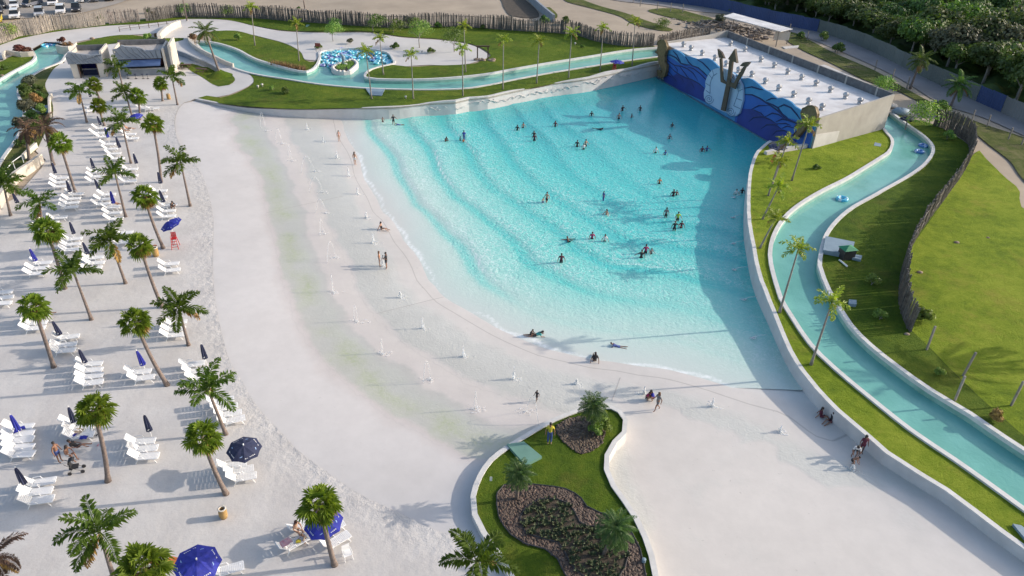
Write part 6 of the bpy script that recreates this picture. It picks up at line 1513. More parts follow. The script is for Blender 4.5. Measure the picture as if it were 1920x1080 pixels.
def handrail():
    pts = [PT(x, y, terr) + Vector((0, 0, 1.0)) for x, y in pl("20,350 34,332 50,320")]; b = pts[0].copy(); o = empty('hand_rail', b); tag(o, 'white handrail on top of the cream ramp wall', 'railing')
    MB().tube([p - b + Vector((0, 0, .9)) for p in pts], .04, 6).build('rail', M['white'], o)
    for p in pts: MB().tube([p - b, p - b + Vector((0, 0, .9))], .035, 6).build('post', M['white'], o)
handrail()
def lamp(x, y, label):
    o = MB().lathe([(0, 0), (.1, 0), (.12, .3), (.2, .35), (.18, .5), (0, .52)], 12).build('garden_light', M['concrete'], None, True); o.location = PT(x, y, terr); tag(o, label, 'light', 'small lights in the lawns')
for i, (x, y) in enumerate(((492, 163), (484, 166), (761, 186), (1078, 85), (791, 100))): lamp(x, y, ['small white light on the lawn nearest the curved walk', 'small grey box light beside the white one on the lawn', 'small pale light at the foot of the wall lawn palm', 'small light on the lawn before the dark fence', 'small dark light on the white sand'][i])
for i, (x, y, s) in enumerate(((1793, 456, .3), (1724, 512, .3), (173, 73, .5), (4, 143, .4), (1852, 447, .2), (1700, 628, .25))):
    rk = MB().ell((0, 0, .08), (s, s * .7, s * .5), 9, 6).build('rock', M['rock'], None, True); rk.location = PT(x, y, terr); tag(rk, ['small tan stone on the open right hand slope', 'small tan stone on the slope near the fence', 'grey rock on the left lawn', 'rock by the left river', 'tiny stone high on the right slope', 'stone at the end of the curved fence'][i], 'rock')

# ================================================================== cars
M['glass'] = mat('car_glass', (.02, .025, .03), None, 1, .1); M['tyre'] = mat('tyre', (.02, .02, .02), None, 1, .9)
def carpaint(n, c): M[n] = mat(n, c, tuple(x * .95 for x in c), 1, .28); return n
for n_, c_ in (('car_white', (.70, .70, .71)), ('car_silver', (.34, .36, .40)), ('car_dark', (.03, .032, .04)), ('car_yellow', (.60, .45, .03)), ('car_grey', (.12, .13, .16))): carpaint(n_, c_)
def car(x, y, rz, m, label, kind='suv'):
    p = PT(x, y, terr); o = empty('parked_car', p, R(rz)); tag(o, label, 'car', 'cars parked beyond the fence')
    L_, W, H_ = {'suv': (4.4, 1.85, 1.65), 'sedan': (4.5, 1.8, 1.45), 'van': (4.8, 1.9, 1.95), 'pickup': (5.1, 1.85, 1.75)}[kind]; h = L_ / 2
    b = MB(); prof = [(-h, .35), (-h + .05, .85), (-h + .2, .98), (-.2 * L_, 1.0), (.22 * L_, 1.0), (h - .25, .86), (h, .7), (h + .02, .35)]
    def ext(pr, w0, w1=None):
        w1 = w1 or w0; n = len(pr); zs = [z for _, z in pr]; zm = max(zs); z0 = min(zs); vs = []
        for s in (-1, 1):
            for xx, z in pr: k = (z - z0) / (zm - z0 + 1e-6); vs.append((xx, s * (w0 * (1 - k) + w1 * k) / 2, z))
        return b_.add(vs, [tuple(range(n))[::-1], tuple(range(n, 2 * n))] + [(i, (i + 1) % n, n + (i + 1) % n, n + i) for i in range(n)])
    b_ = b; ext(prof, W, W * .93)
    if kind == 'pickup': gh = [(-.12 * L_, 1.0), (-.08 * L_, H_ - .03), (.12 * L_, H_ - .03), (.26 * L_, 1.0)]
    elif kind == 'van': gh = [(-h + .1, .98), (-h + .2, H_ - .03), (.22 * L_, H_ - .03), (.36 * L_, .98)]
    elif kind == 'suv': gh = [(-h + .12, .98), (-h + .35, H_ - .03), (.12 * L_, H_ - .03), (.28 * L_, .98)]
    else: gh = [(-.42 * L_, .98), (-.24 * L_, H_ - .03), (.08 * L_, H_ - .03), (.26 * L_, .98)]
    b.build('body', M[m], o)
    b_ = MB(); ext(gh, W * .9, W * .74); b_.build('window_band', M['glass'], o)
    x0, x1 = gh[1][0], gh[2][0]; r_ = MB(); r_.box(((x0 + x1) / 2, 0, H_), (x1 - x0 + .06, W * .76, .07)); r_.build('roof', M[m], o)
    for sx in (-1, 1):
        for sy in (-1, 1):
            cx_ = sx * L_ * .31; wh = MB().tube([(cx_, sy * (W / 2 - .2), .33), (cx_, sy * (W / 2 + .01), .33)], .33, 16).build('wheel', M['tyre'], o); MB().tube([(cx_, sy * (W / 2), .33), (cx_, sy * (W / 2 + .03), .33)], .18, 10).build('rim', M['metal'], wh)
    for sy in (-1, 1): MB().box((h - .02, sy * W * .36, .72), (.12, .32, .14)).build('headlight', M['white'], o); MB().box((-h + .02, sy * W * .4, .8), (.08, .16, .22)).build('tail_light', M['red'], o)
    MB().box((h + .02, 0, .55), (.06, W * .5, .18)).build('grille', M['darkmetal'], o)
for a in ((29, 33, -62, 'car_white', 'white car with a dark windscreen parked nearest the pale fence', 'suv'), (75, 29, -62, 'car_silver', 'silver car second in the row nearest the pale fence', 'suv'), (115, 24, -64, 'car_white', 'white car right of the silver one near the fence', 'suv'),
          (144, 20, -64, 'car_dark', 'dark pickup at the right end of the row nearest the fence', 'pickup'), (-4, 40, -60, 'car_yellow', 'yellow car cut by the left edge', 'sedan'), (-2, 24, -60, 'car_dark', 'dark car behind the yellow one at the left edge', 'sedan'), (3, 14, -60, 'car_dark', 'black car at the left edge in the second row', 'suv'),
          (28, 14, -60, 'car_white', 'white car in the second row behind the first white one', 'sedan'), (61, 11, -100, 'car_grey', 'grey van in the second row', 'van'), (100, 8, -64, 'car_white', 'white van in the second row', 'van'), (150, 3, -64, 'car_white', 'white car at the top edge above the dark pickup', 'suv'),
          (176, 2, -64, 'car_grey', 'grey car at the top edge right of the white one', 'sedan'), (205, 0, -64, 'car_dark', 'dark car cut by the top edge', 'suv'), (235, -3, -64, 'car_dark', 'dark car farthest right at the top edge', 'sedan')):
    car(*a)

# ================================================================== fountains
M['spray'] = mat('water_spray', (.88, .90, .91), (.80, .83, .85), 8, .35, alpha=.24)
M['spraythin'] = mat('water_jet', (.86, .88, .89), None, 8, .3, alpha=.28)
def bubbler(x, y, hp, label, zf=zb):
    b = PT(x, y, zf); h = max(.35, (above(b, x, y - hp) - b).z); rs = random.Random(int(x * 7 + y)); o = empty('water_bubbler', b); tag(o, label, 'fountain jet', 'foaming jets on the splash floor')
    mb = MB()
    for k in range(34):
        t = rs.random() ** 1.1; r_ = .17 * (1 - t) + .03; a = rs.uniform(0, 6.28); s = rs.uniform(.03, .09) * (1.2 - .6 * t)
        mb.ell((math.cos(a) * r_ * rs.random(), math.sin(a) * r_ * rs.random(), t * h), (s, s, s * rs.uniform(1.2, 2.6)), 6, 4)
    mb.build('foam_column', M['spray'], o, True)
    sp = MB(); 
    for k in range(26):
        a = rs.uniform(0, 6.28); r_ = abs(rs.gauss(0, .3)); s = rs.uniform(.03, .10); sp.ell((math.cos(a) * r_ + .12, math.sin(a) * r_ - .08, .01), (s * 1.6, s, .02), 7, 4)
    sp.build('splash', M['spray'], o, True)
for i, (x, y, h) in enumerate(((576, 243, 12), (606, 266, 9), (632, 297, 13), (654, 330, 17), (671, 364, 12), (687, 409, 14), (700, 456, 18), (718, 500, 13), (750, 558, 12), (792, 616, 19), (869, 669, 20), (963, 711, 23))):
    bubbler(x, y, h, 'white foaming jet, %s from the top in the arc nearest the pool' % ORD[i])
for x, y, h, lab in ((1207, 738, 12, 'small foaming jet behind the mother and children'), (1335, 762, 15, 'white foaming jet alone on the right splash floor'), (1462, 810, 13, 'white foaming jet nearest the right pool wall'), (1597, 881, 11, 'low foaming jet at the feet of the group by the right wall'), (1081, 720, 9, 'faint low jet left of the top island palm')): bubbler(x, y, h, lab)
def arc_jet(x, y, hp, ex, ey, label):
    b = PT(x, y, zb); e = PT(ex, ey, zb); h = (above(b, x, y - hp) - b).z; o = empty('arching_jet', b); tag(o, label, 'fountain jet', 'tall arching jets on the splash floor'); v = e - b
    pts = [v * (i / 14) + Vector((0, 0, h * 4 * (i / 14) * (1 - i / 14))) for i in range(15)]; MB().tube(pts, [.045 - .02 * i / 14 for i in range(15)], 6).build('water_arc', M['spraythin'], o, True)
    rs = random.Random(int(x)); mb = MB()
    for k in range(30): a = rs.uniform(0, 6.28); r_ = abs(rs.gauss(0, .26)); s = rs.uniform(.025, .07); mb.ell(v + Vector((math.cos(a) * r_ * 1.6, math.sin(a) * r_, .02 + rs.random() * .08)), (s * 1.5, s, s * .6), 6, 4)
    mb.build('splash', M['spray'], o, True)
for i, a in enumerate(((489, 240, 32, 500, 246), (517, 265, 27, 530, 270), (541, 296, 28, 548, 302), (565, 324, 30, 590, 322), (580, 360, 29, 606, 361), (592, 399, 26, 612, 400), (601, 442, 30, 608, 439), (614, 492, 35, 630, 484), (624, 546, 32, 626, 549), (664, 602, 30, 672, 604), (716, 662, 29, 718, 664), (794, 719, 39, 808, 713), (889, 768, 34, 894, 767), (1009, 796, 40, 986, 772))):
    arc_jet(*a, 'thin arching water jet, %s from the top in the outer arc' % (ORD[i] if i < 12 else ['thirteenth', 'fourteenth'][i - 12]))
for i, (x, y, d) in enumerate(((1390, 408, 1.0), (1394, 457, 1.1), (1401, 506, 1.3), (1417, 562, 1.1), (1436, 634, 1.1), (1390, 370, .9))):
    b = P(x, y, .1); o = empty('wall_jet', b); tag(o, 'white water spout from the right pool wall, %s down' % ['second', 'third', 'fourth', 'fifth', 'sixth', 'first'][i], 'fountain jet', 'spouts along the right pool wall')
    pts = [(-d * t, .05 * t, .35 * (1 - t * t) ) for t in (0, .25, .5, .75, 1)]; MB().tube(pts, [.03, .035, .045, .05, .06], 6).build('water_arc', M['spraythin'], o, True)
    mb = MB(); rs = random.Random(i)
    for k in range(14): s = rs.uniform(.04, .1); mb.ell((-d + rs.gauss(0, .12), rs.gauss(0, .08), .0), (s * 2, s, .03), 6, 4)
    mb.build('splash', M['spray'], o, True)

# ================================================================== people
for n_, c_ in (('skin0', (.42, .24, .16)), ('skin1', (.27, .14, .09)), ('skin2', (.16, .08, .05))): M[n_] = mat(n_, c_, tuple(v * .88 for v in c_), 8, .5, world=False)
M['hairdark'] = mat('dark_hair', (.02, .014, .012), (.035, .022, .018), 20, .6, world=False); M['hairred'] = mat('auburn_hair', (.10, .03, .02), (.06, .02, .015), 20, .6, world=False); M['hairbrown'] = mat('brown_hair', (.12, .06, .03), None, 20, .6, world=False)
M['eye'] = mat('eye_dark', (.015, .012, .01), None, 5, .2)
BASE = dict(pel=(0, 0, .95), wst=(0, 0, 1.10), ch=(0, 0, 1.29), nk=(0, 0, 1.47), hd=(0, -.02, 1.60), ht=(0, -.02, 1.70))
def legs(l1=(.10, 0, .50), l2=(.10, .02, .09), l3=(.11, -.13, .03), r1=None, r2=None, r3=None):
    mr = lambda p: (-p[0], p[1], p[2]); return dict(lk=l1, la=l2, lt=l3, rk=r1 or mr(l1), ra=r2 or mr(l2), rt=r3 or mr(l3))
def arms(e=(.27, .02, 1.15), w_=(.29, -.06, .90), re=None, rw=None):
    mr = lambda p: (-p[0], p[1], p[2]); return dict(le=e, lw=w_, re=re or mr(e), rw=rw or mr(w_))
def shift(d, **k):
    o = dict(d); o.update(k); return o
POSE = {
 'stand': shift(BASE, **legs(), **arms()),
 'walk': shift(BASE, **legs((.09, -.17, .52), (.09, -.22, .10), (.10, -.37, .08), (-.09, .06, .50), (-.09, .30, .16), (-.09, .22, .04)), **arms((.25, .14, 1.17), (.26, .10, .95), (-.25, -.10, 1.17), (-.24, -.28, 1.02))),
 'wade': shift(BASE, **legs(), **arms((.33, -.06, 1.18), (.36, -.26, 1.05))),
 'armout': shift(BASE, **legs((.12, -.08, .5), (.14, -.1, .09), (.15, -.24, .03), (-.12, .06, .5), (-.14, .12, .09), (-.14, -.02, .03)), **arms((.42, -.04, 1.28), (.62, -.06, 1.12), (-.30, .02, 1.16), (-.38, -.1, .95))),
 'carry': shift(BASE, **legs(), **arms((.26, -.06, 1.14), (.05, -.28, 1.16), (-.26, -.06, 1.14), (-.02, -.27, 1.06))),
 'bend': dict(pel=(0, .10, .72), wst=(0, -.02, .86), ch=(0, -.18, .98), nk=(0, -.30, 1.10), hd=(0, -.38, 1.20), ht=(0, -.42, 1.29), **legs((.13, -.20, .46), (.13, .02, .09), (.14, -.13, .03)), **arms((.27, -.38, .82), (.15, -.50, .62))),
 'sit': dict(pel=(0, .08, .14), wst=(0, .13, .29), ch=(0, .17, .48), nk=(0, .17, .66), hd=(0, .13, .79), ht=(0, .12, .89), **legs((.13, -.36, .20), (.12, -.78, .07), (.13, -.82, .20), (-.12, -.32, .34), (-.11, -.66, .07), (-.11, -.80, .05)), **arms((.30, .26, .36), (.33, .40, .06))),
 'crouch': dict(pel=(0, .10, .27), wst=(0, .06, .42), ch=(0, -.03, .58), nk=(0, -.10, .74), hd=(0, -.17, .85), ht=(0, -.20, .95), **legs((.18, -.28, .48), (.16, -.02, .09), (.17, -.17, .03)), **arms((.28, -.20, .45), (.12, -.42, .50))),
 'prone': dict(pel=(0, 0, .13), wst=(0, -.15, .16), ch=(0, -.34, .22), nk=(0, -.50, .30), hd=(0, -.62, .36), ht=(0, -.70, .41), **legs((.14, .44, .10), (.20, .86, .09), (.22, 1.0, .06), (-.12, .45, .10), (-.10, .87, .16), (-.10, 1.0, .18)), **arms((.30, -.48, .10), (.26, -.72, .05))),
 'float': dict(pel=(0, 0, 0), wst=(0, .14, .02), ch=(0, .32, .05), nk=(0, .48, .10), hd=(0, .58, .18), ht=(0, .64, .26), **legs((.16, -.32, .28), (.22, -.66, .50), (.24, -.76, .60), (-.14, -.34, .26), (-.22, -.70, .42), (-.24, -.80, .52)), **arms((.40, .42, .08), (.64, .36, .12))),
 'recline': dict(pel=(0, .0, .50), wst=(0, .14, .58), ch=(0, .29, .72), nk=(0, .40, .86), hd=(0, .45, .97), ht=(0, .46, 1.06), **legs((.11, -.42, .54), (.12, -.82, .48), (.13, -.87, .58), (-.10, -.34, .70), (-.10, -.62, .46), (-.10, -.75, .48)), **arms((.28, .22, .62), (.22, -.04, .60))),
 'sitchair': dict(pel=(0, .0, .50), wst=(0, .02, .65), ch=(0, 0, .84), nk=(0, -.05, 1.01), hd=(0, -.11, 1.13), ht=(0, -.13, 1.22), **legs((.13, -.40, .52), (.12, -.46, .10), (.13, -.60, .04)), **arms((.26, -.12, .76), (.14, -.36, .66))),
}
def skin_mesh(verts, edges, rad, sub=1, root=0):
    me = bpy.data.meshes.new('tmp'); me.from_pydata(verts, edges, []); o = bpy.data.objects.new('tmp', me); col.objects.link(o)
    m = o.modifiers.new('s', 'SKIN'); s = o.modifiers.new('u', 'SUBSURF'); s.levels = sub; s.render_levels = sub
    for i, v in enumerate(me.skin_vertices[0].data):
        r_ = rad[i]; v.radius = (r_, r_) if not hasattr(r_, '__len__') else r_; v.use_root = (i == root)
    dg = bpy.context.evaluated_depsgraph_get(); e = o.evaluated_get(dg); out = bpy.data.meshes.new_from_object(e)
    bpy.data.objects.remove(o); bpy.data.meshes.remove(me); vs = [tuple(v.co) for v in out.vertices]; fs = [tuple(p.vertices) for p in out.polygons]; bpy.data.meshes.remove(out); return vs, fs
def V3(p): return Vector(p)
def make_pose(key):
    d = {k: V3(v) for k, v in POSE[key].items()}
    up = (d['nk'] - d['ch']).normalized(); ls = d['ch'] + up * .13 + Vector((.165, 0, 0)); rs_ = d['ch'] + up * .13 - Vector((.165, 0, 0)); lh = d['pel'] + Vector((.09, 0, -.03)); rh = d['pel'] - Vector((.09, 0, .03))
    if key in ('sit', 'recline', 'sitchair', 'float'): lh.z += .02; rh.z += .02
    ltip = d['lw'] + (d['lw'] - d['le']).normalized() * .07; rtip = d['rw'] + (d['rw'] - d['re']).normalized() * .07
    P_ = [d['pel'], d['wst'], d['ch'], d['nk'], d['hd'], d['ht'], ls, d['le'], d['lw'], ltip, rs_, d['re'], d['rw'], rtip, lh, d['lk'], d['la'], d['lt'], rh, d['rk'], d['ra'], d['rt'], d['ch'] + up * .12, d['hd'] + (d['ht'] - d['hd']) * .45]
    rad = [.125, .115, .135, .052, .078, .060, .062, .042, .030, .032, .062, .042, .030, .032, .090, .056, .038, .032, .090, .056, .038, .032, .085, .088]
    E = [(0, 1), (1, 2), (2, 22), (22, 3), (3, 4), (4, 23), (23, 5), (22, 6), (6, 7), (7, 8), (8, 9), (22, 10), (10, 11), (11, 12), (12, 13), (0, 14), (14, 15), (15, 16), (16, 17), (0, 18), (18, 19), (19, 20), (20, 21)]
    vs, fs = skin_mesh([tuple(p) for p in P_], E, rad, 1, 0); mb = MB().add(vs, fs)
    # hands: five bent fingers rooted in the palm
    for w_, el, sg in ((ltip, d['le'], 1), (rtip, d['re'], -1)):
        t = (w_ - el).normalized(); s = Vector((0, 1, 0)) if abs(t.y) < .8 else Vector((1, 0, 0)); s = (s - t * s.dot(t)).normalized(); n = t.cross(s) * -sg
        for k in range(4):
            L_ = (.062, .075, .07, .055)[k]; b = w_ + s * (-.027 + .018 * k) + t * .012; mb.tube([b, b + t * L_ * .5 - n * .006, b + t * L_ * .9 - n * .026], [.009, .008, .006], 5)
        b = w_ - t * .035 - s * .03; mb.tube([b, b - s * .028 + t * .02, b - s * .036 + t * .052], [.011, .010, .007], 5)
    # face
    hd, ht = d['hd'], d['ht']; ax = (ht - hd).normalized(); fw = Vector((0, -1, 0)); fw = (fw - ax * fw.dot(ax)).normalized(); sx = ax.cross(fw); c = hd + ax * .04
    mb.ell(c + fw * .088 - ax * .005, (.013, .02, .02), 6, 4); mb.ell(c + fw * .078 - ax * .04, (.024, .008, .007), 6, 4)
    for q in (-1, 1): mb.ell(c + sx * q * .082, (.012, .018, .026), 6, 4)
    mb.mi = 1
    for q in (-1, 1): mb.ell(c + sx * q * .03 + fw * .082 + ax * .018, (.012, .008, .009), 6, 4)
    body = mb.mesh('body', [M['skin0'], M['eye']], True)
    # clothes on the same skeleton, slightly proud
    def cl(name, idx, edges, rr, root=0):
        mp = {a: i for i, a in enumerate(idx)}; vv, ff = skin_mesh([tuple(P_[a]) if not isinstance(a, tuple) else tuple(P_[a[0]].lerp(P_[a[1]], a[2])) for a in idx], [(mp[a], mp[b]) for a, b in edges], rr, 1, root); return MB().add(vv, ff).mesh(name, M['black'], True)
    la, ra, lt_, rt_ = (6, 7, .75), (10, 11, .75), (14, 15, .62), (18, 19, .62)
    shirt = cl('shirt', [0, 1, 2, 22, 6, 10, la, ra], [(0, 1), (1, 2), (2, 22), (22, 6), (22, 10), (6, la), (10, ra)], [.142, .133, .152, .103, .080, .080, .062, .062])
    shorts = cl('shorts', [1, 0, 14, 18, lt_, rt_], [(1, 0), (0, 14), (0, 18), (14, lt_), (18, rt_)], [.126, .143, .108, .108, .088, .088], 1)
    suit = cl('swimsuit', [14, 0, 1, 2, 22, 18], [(14, 0), (0, 1), (1, 2), (2, 22), (0, 18)], [.100, .134, .124, .144, .092, .100], 1)
    trousers = cl('trousers', [1, 0, 14, 18, 15, 19, 16, 20], [(1, 0), (0, 14), (0, 18), (14, 15), (18, 19), (15, 16), (19, 20)], [.126, .143, .106, .106, .075, .075, .058, .058], 1)
    Mh = Matrix((sx, -fw, ax)).transposed()
    hs = MB().ell(c + ax * .045 - fw * .018, (.098, .105, .098), 12, 8, Mh).mesh('hair', M['hairdark'], True)
    hl = MB(); hl.ell(c + ax * .045 - fw * .02, (.105, .11, .10), 12, 8, Mh); hl.ell(c - ax * .10 - fw * .075, (.095, .05, .17), 10, 8, Mh); hl = hl.mesh('hair', M['hairdark'], True)
    return dict(body=body, shirt=shirt, shorts=shorts, suit=suit, trousers=trousers, short=hs, long=hl)
PM = {}
def person(x, y, pose, rz, label, sk=1, top=None, bot='black', hair='short', hc='hairdark', s=1.0, sub=0.0, zf=None, z=None, group=None):
    if pose not in PM: PM[pose] = make_pose(pose)
    pm = PM[pose]
    p = PT(x, y, zf or zb)
    if sub > 0: p = P(x, y, 0.0); p.z = -sub * s
    if z is not None: p.z += z
    o = empty('person', p, R(rz), s); tag(o, label, 'person', group)
    def put(nm, me, m):
        q = link(bpy.data.objects.new(nm, me), o)
        q.material_slots[0].link = 'OBJECT'; q.material_slots[0].material = M[m]; return q
    put('body', pm['body'], 'skin%d' % sk)
    if top == 'suit': put('swimsuit', pm['suit'], bot)
    else:
        if top: put('shirt', pm['shirt'], top)
        if bot in ('trouser_blue', 'trouser_black'): put('trousers', pm['trousers'], 'denim' if bot == 'trouser_blue' else 'black')
        else: put('shorts', pm['shorts'], bot)
    put('hair', pm[hair], hc); return o
# in the pool (waterline pixels)
for a in (
 (718, 230, 'wade', 20, 'small child at the edge of the water by the left pool wall', 1, None, 'maroon', 'short', 'hairdark', .72, .55),
 (749, 234, 'prone', -80, 'child in blue lying in the shallows held by the adult in black', 1, 'denim', 'denim', 'short', 'hairdark', .75, .12),
 (870, 263, 'stand', 0, 'person in a deep blue top standing tallest beside two small children', 1, 'blue', 'trouser_blue', 'short', 'hairdark', .95, .25),
 (863, 263, 'wade', 40, 'small child in teal beside the person in deep blue', 1, 'teal', 'black', 'short', 'hairdark', .62, .8),
 (869, 266, 'wade', 10, 'small child in orange in front of the person in deep blue', 1, 'orange', 'black', 'short', 'hairdark', .6, .95),
 (1109, 217, 'wade', 0, 'swimmer in black left of the group of four near the mural', 1, 'black', 'black', 'short', 'hairdark', .95, .95),
 (1167, 208, 'armout', 30, 'person in black with an arm out, upper left of the group near the mural', 1, 'black', 'black', 'short', 'hairdark', 1.0, .85),
 (1160, 223, 'wade', 0, 'bare chested person, lower left of the group near the mural', 1, None, 'black', 'short', 'hairdark', 1.0, .8),
 (1200, 207, 'wade', -20, 'person in dark top, right one of the group near the mural', 1, 'black', 'black', 'short', 'hairdark', .95, .9),
 (1184, 220, 'wade', 50, 'swimmer low in the water between the group near the mural', 2, 'grey', 'black', 'short', 'hairdark', .85, 1.05),
 (1041, 237, 'wade', 0, 'person in a dark red top alone in the upper middle of the pool', 1, 'maroon', 'black', 'long', 'hairdark', .95, .85),
 (981, 239, 'wade', 20, 'bare shouldered bather, right one of the pair in the upper left of the pool', 1, None, 'black', 'short', 'hairdark', .9, .9),
 (970, 244, 'wade', -10, 'dark clothed bather, left one of the pair in the upper left of the pool', 2, 'black', 'black', 'short', 'hairdark', .95, .9),
 (1002, 264, 'wade', 0, 'person in black and red, nearer of two in line under the upper pair', 1, 'maroon', 'black', 'short', 'hairdark', 1.0, .7),
 (1001, 256, 'wade', 180, 'dark haired bather directly behind the one in black and red', 1, 'black', 'black', 'short', 'hairdark', .95, .85),
 (1260, 238, 'wade', 0, 'lone dark bather nearest the mural shadow', 1, 'black', 'black', 'short', 'hairdark', .9, 1.0),
 (1255, 260, 'wade', 10, 'bather with bare shoulders low in the mural shadow', 1, 'grey', 'black', 'short', 'hairdark', .9, .95),
 (1082, 275, 'wade', -10, 'dark bather left of the three holding hands', 1, 'black', 'black', 'short', 'hairdark', 1.0, .8),
 (1094, 280, 'wade', 10, 'bather in a white top nearest of the three holding hands', 1, 'whitecloth', 'black', 'short', 'hairdark', .9, .8),
 (1098, 274, 'wade', 20, 'bare chested bather at the right of the three holding hands', 0, None, 'black', 'short', 'hairdark', 1.0, .75),
 (1229, 287, 'wade', 0, 'pale skinned bather left of the pair at the shadow edge', 0, 'whitecloth', 'black', 'short', 'hairdark', .95, .8),
 (1247, 290, 'wade', 0, 'low dark bather right of the pair at the shadow edge', 1, 'denim', 'black', 'short', 'hairdark', .8, .95),
 (1316, 284, 'wade', 0, 'adult in the middle of the cluster by the right shadow', 1, 'maroon', 'black', 'short', 'hairdark', .95, .95),
 (1325, 283, 'armout', 0, 'adult with an arm out at the right of the shadow cluster', 1, 'denim', 'black', 'short', 'hairdark', .95, .95),
 (1236, 345, 'wade', 0, 'child in a coral red top alone in the middle of the pool', 1, 'orange', 'black', 'short', 'hairdark', .85, .75),
 (1262, 368, 'armout', 0, 'dark adult with bent arms holding a child, upper right', 1, 'black', 'black', 'short', 'hairdark', 1.0, .85),
 (1268, 366, 'wade', 0, 'child clinging to the dark adult, upper right', 1, 'maroon', 'black', 'short', 'hairdark', .75, .85),
 (1131, 376, 'stand', -60, 'slim boy in a blue suit standing out of the water', 1, 'denim', 'trouser_blue', 'short', 'hairdark', .80, .25),
 (1025, 379, 'walk', -30, 'bare chested adult wading beside a child in the middle left', 0, None, 'black', 'short', 'hairdark', 1.0, .45),
 (1018, 381, 'wade', 20, 'little child beside the bare chested wading adult', 0, None, 'denim', 'short', 'hairdark', .6, .55),
 (1137, 403, 'wade', -40, 'long haired bather low in the water under the boy in blue', 0, None, 'black', 'long', 'hairdark', .95, 1.0),
 (1248, 408, 'stand', 0, 'man in dark grey standing left of the one in green', 1, 'grey', 'black', 'short', 'hairdark', 1.05, .55),
 (1270, 415, 'wade', 10, 'person in a bright lime green shirt', 1, 'green', 'black', 'short', 'hairdark', 1.0, .55),
 (1277, 427, 'wade', 0, 'dark bather holding a child just right of the person in black', 2, 'maroon', 'black', 'short', 'hairdark', .95, .85),
 (1264, 432, 'armout', 0, 'person in a black shirt with a white cap below the green shirt', 1, 'black', 'black', 'short', 'hairbrown', 1.0, .6),
 (1380, 364, 'wade', 0, 'pale bather left of the pair by the right pool wall', 0, 'whitecloth', 'black', 'short', 'hairdark', .9, 1.0),
 (1391, 362, 'wade', 0, 'dark bather against the right pool wall', 2, 'black', 'black', 'short', 'hairdark', .9, .95),
 (1066, 453, 'float', 10, 'bather floating on the back with both legs raised', 2, None, 'black', 'short', 'hairdark', 1.0, .02),
 (1110, 448, 'wade', 0, 'bather in a pink top in the middle of the pool', 1, 'magenta', 'black', 'short', 'hairdark', .95, .85),
 (1134, 452, 'wade', 0, 'bather in a white top right of the pink one', 1, 'whitecloth', 'black', 'long', 'hairdark', .95, .9),
 (1210, 475, 'wade', 0, 'bather in a magenta top in the group of three', 1, 'magenta', 'black', 'short', 'hairdark', 1.0, .7),
 (1221, 476, 'wade', 30, 'child at the right of the group of three', 1, 'grey', 'black', 'short', 'hairdark', .75, .85),
 (1202, 484, 'armout', 180, 'bather in a black shirt nearest in the group of three', 1, 'black', 'black', 'short', 'hairdark', 1.0, .8),
 (1052, 493, 'wade', 0, 'bather in dark maroon alone at the lower left of the pool', 2, 'maroon', 'black', 'short', 'hairdark', 1.0, .65)):
    person(*a[:12] if False else a[:5], sk=a[5], top=a[6], bot=a[7], hair=a[8], hc=a[9], s=a[10], sub=a[11], group='bathers in the wave pool')
person(1122, 242, 'prone', 60, 'dark swimmer stretched flat in the upper middle of the pool', 2, 'black', 'black', s=1.0, sub=.14)
person(836, 264, 'crouch', 40, 'person in black crouching in knee deep water left of the one in blue', 1, 'black', 'black', s=1.0, sub=.35)
person(738, 234, 'armout', 0, 'adult in black wading by the left pool wall with one arm to a child', 1, 'black', 'black', s=1.0, sub=.22)
person(636, 265, 'stand', 30, 'girl in a pink swimsuit standing at the upper tip of the waterline', 0, 'suit', 'pink', 'long', s=.88)
person(666, 309, 'stand', 160, 'woman in a white skirt standing on the joint line at the shore', 0, None, 'whitecloth', 'long', s=1.0)
person(717, 431, 'sit', 72, 'woman sitting on the wet floor leaning back with her legs to the water', 0, 'suit', 'black', 'long', s=1.0)
person(712, 499, 'stand', 100, 'woman in a light bikini facing the man in black', 0, 'suit', 'orange', 'long', 'hairbrown', .95)
person(725, 504, 'carry', -90, 'man in black carrying a baby beside a foaming jet', 1, 'black', 'black', s=1.05)
person(720.5, 504, 'sit', 90, 'baby held in the arms of the man in black', 0, 'whitecloth', 'whitecloth', s=.42, z=1.12)
person(1003, 631, 'prone', 100, 'person with a green top lying on the stomach at the waterline', 1, 'teal', 'black', 'long', s=1.0, z=.05)
person(996, 630, 'crouch', 60, 'child in black leaning over the one lying at the waterline', 1, 'black', 'black', s=.75)
person(1158, 652, 'prone', -100, 'child in navy stretched out in the shallow edge', 1, 'denim', 'denim', s=.85, z=.04)
person(1115, 676, 'sit', 175, 'person in a black dress sitting at the waterline seen from behind', 1, 'black', 'trouser_black', 'long', s=1.0)
person(1006, 753, 'walk', -40, 'small child in black running across the splash floor', 2, 'black', 'black', s=.62)
person(1222, 750, 'crouch', -70, 'adult in violet blue crouching beside a child on the splash floor', 1, 'blue', 'maroon', 'long', s=1.0)
person(1213, 749, 'crouch', 60, 'child in dark pink crouching in front of the adult in violet blue', 1, 'magenta', 'black', s=.8)
person(1231, 770, 'walk', -70, 'woman in a grey dress walking on the right splash floor', 1, 'grey', 'grey', 'long', 'hairbrown', 1.0)
person(1030, 831, 'stand', 0, 'worker in a yellow shirt and blue trousers on the island lawn', 1, 'yellow', 'trouser_blue', s=1.05, zf=ISL)
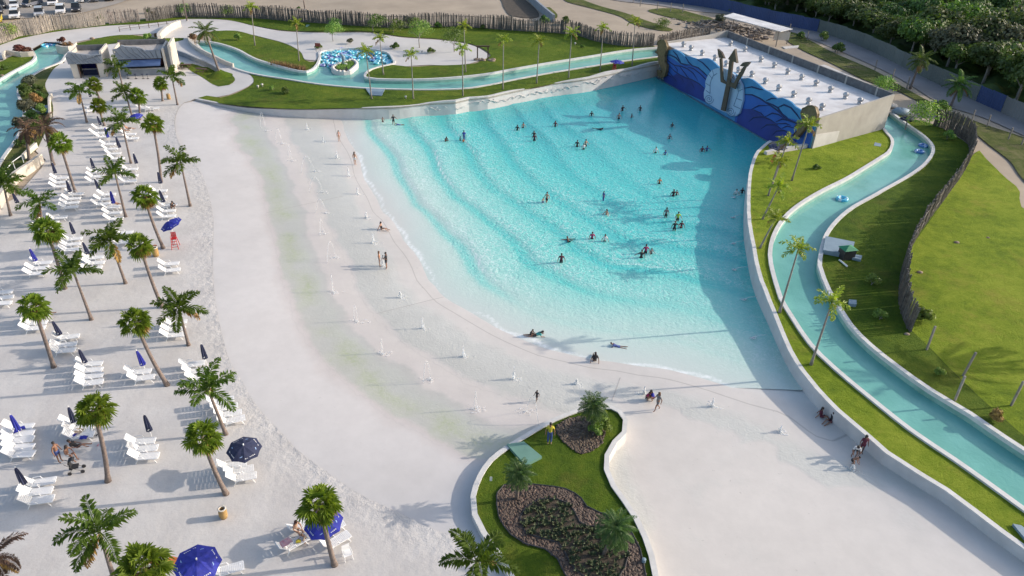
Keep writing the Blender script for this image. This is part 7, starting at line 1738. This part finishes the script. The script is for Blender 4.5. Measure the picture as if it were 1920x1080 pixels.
person(1541, 783, 'sit', 60, 'person sprawled in the wall shade with legs stretched out', 1, 'maroon', 'maroon', 'long', s=1.0); person(1556, 792, 'sit', -60, 'dark haired person sitting back against the right pool wall', 1, 'black', 'maroon', 'long', s=1.0)
person(1600, 856, 'bend', -20, 'adult in a white and dark top bending by the right pool wall', 1, 'whitecloth', 'black', 'long', s=1.0); person(1613, 850, 'stand', 0, 'adult in dark brown standing closest to the right pool wall', 2, 'maroon', 'maroon', 'long', s=.98); person(1596, 873, 'bend', 60, 'child bending over the low foaming jet by the right wall', 1, None, 'black', s=.75)
# on the beach
SZ = SAND_Z
person(324, 392, 'crouch', 60, 'person in black crouching beside the three loungers above the lifeguard chair', 1, 'black', 'black', s=1.0, zf=SZ)
person(222, 388, 'recline', 90, 'child reclining by the short blue folded parasol', 0, None, 'orange', s=.7, zf=SZ)
person(114, 866, 'stand', 80, 'bare chested man in grey shorts standing by the family loungers', 1, None, 'denim', s=1.0, zf=SZ)
person(131, 862, 'sitchair', 80, 'woman with bare shoulders seated over the pushchair', 1, None, 'whitecloth', 'long', s=1.0, zf=SZ)
person(150, 846, 'recline', 100, 'person in black lying on the lowest family lounger', 1, 'black', 'black', s=.95, zf=SZ)
person(557, 1003, 'sitchair', 60, 'woman with full auburn hair seated between two loungers', 0, 'suit', 'beige', 'long', 'hairred', 1.0, zf=SZ)
person(573, 1016, 'crouch', -60, 'brown haired child leaning on the lounger beside the woman', 0, 'beige', 'beige', 'short', 'hairbrown', .75, zf=SZ)
person(233, 252, 'recline', 100, 'sunbather in red, left one on the loungers under the feather palm', 0, 'suit', 'orange', 'long', s=1.0, zf=SZ); person(243, 248, 'recline', 100, 'sunbather with tanned back, right one under the feather palm', 0, None, 'black', s=1.0, zf=SZ)
person(87, 598, 'recline', 100, 'person lying half hidden by the orange sided fan palm crown', 1, 'black', 'black', s=1.0, zf=SZ)
person(1152, 134, 'sitchair', 0, 'lifeguard seated under the blue parasol above the pool wall', 1, 'whitecloth', 'orange', s=1.0, zf=terr, z=.5)
person(1452, 306, 'sitchair', 180, 'lifeguard seated under the navy parasol at the mural corner', 1, 'whitecloth', 'orange', s=1.0, zf=terr, z=.5)
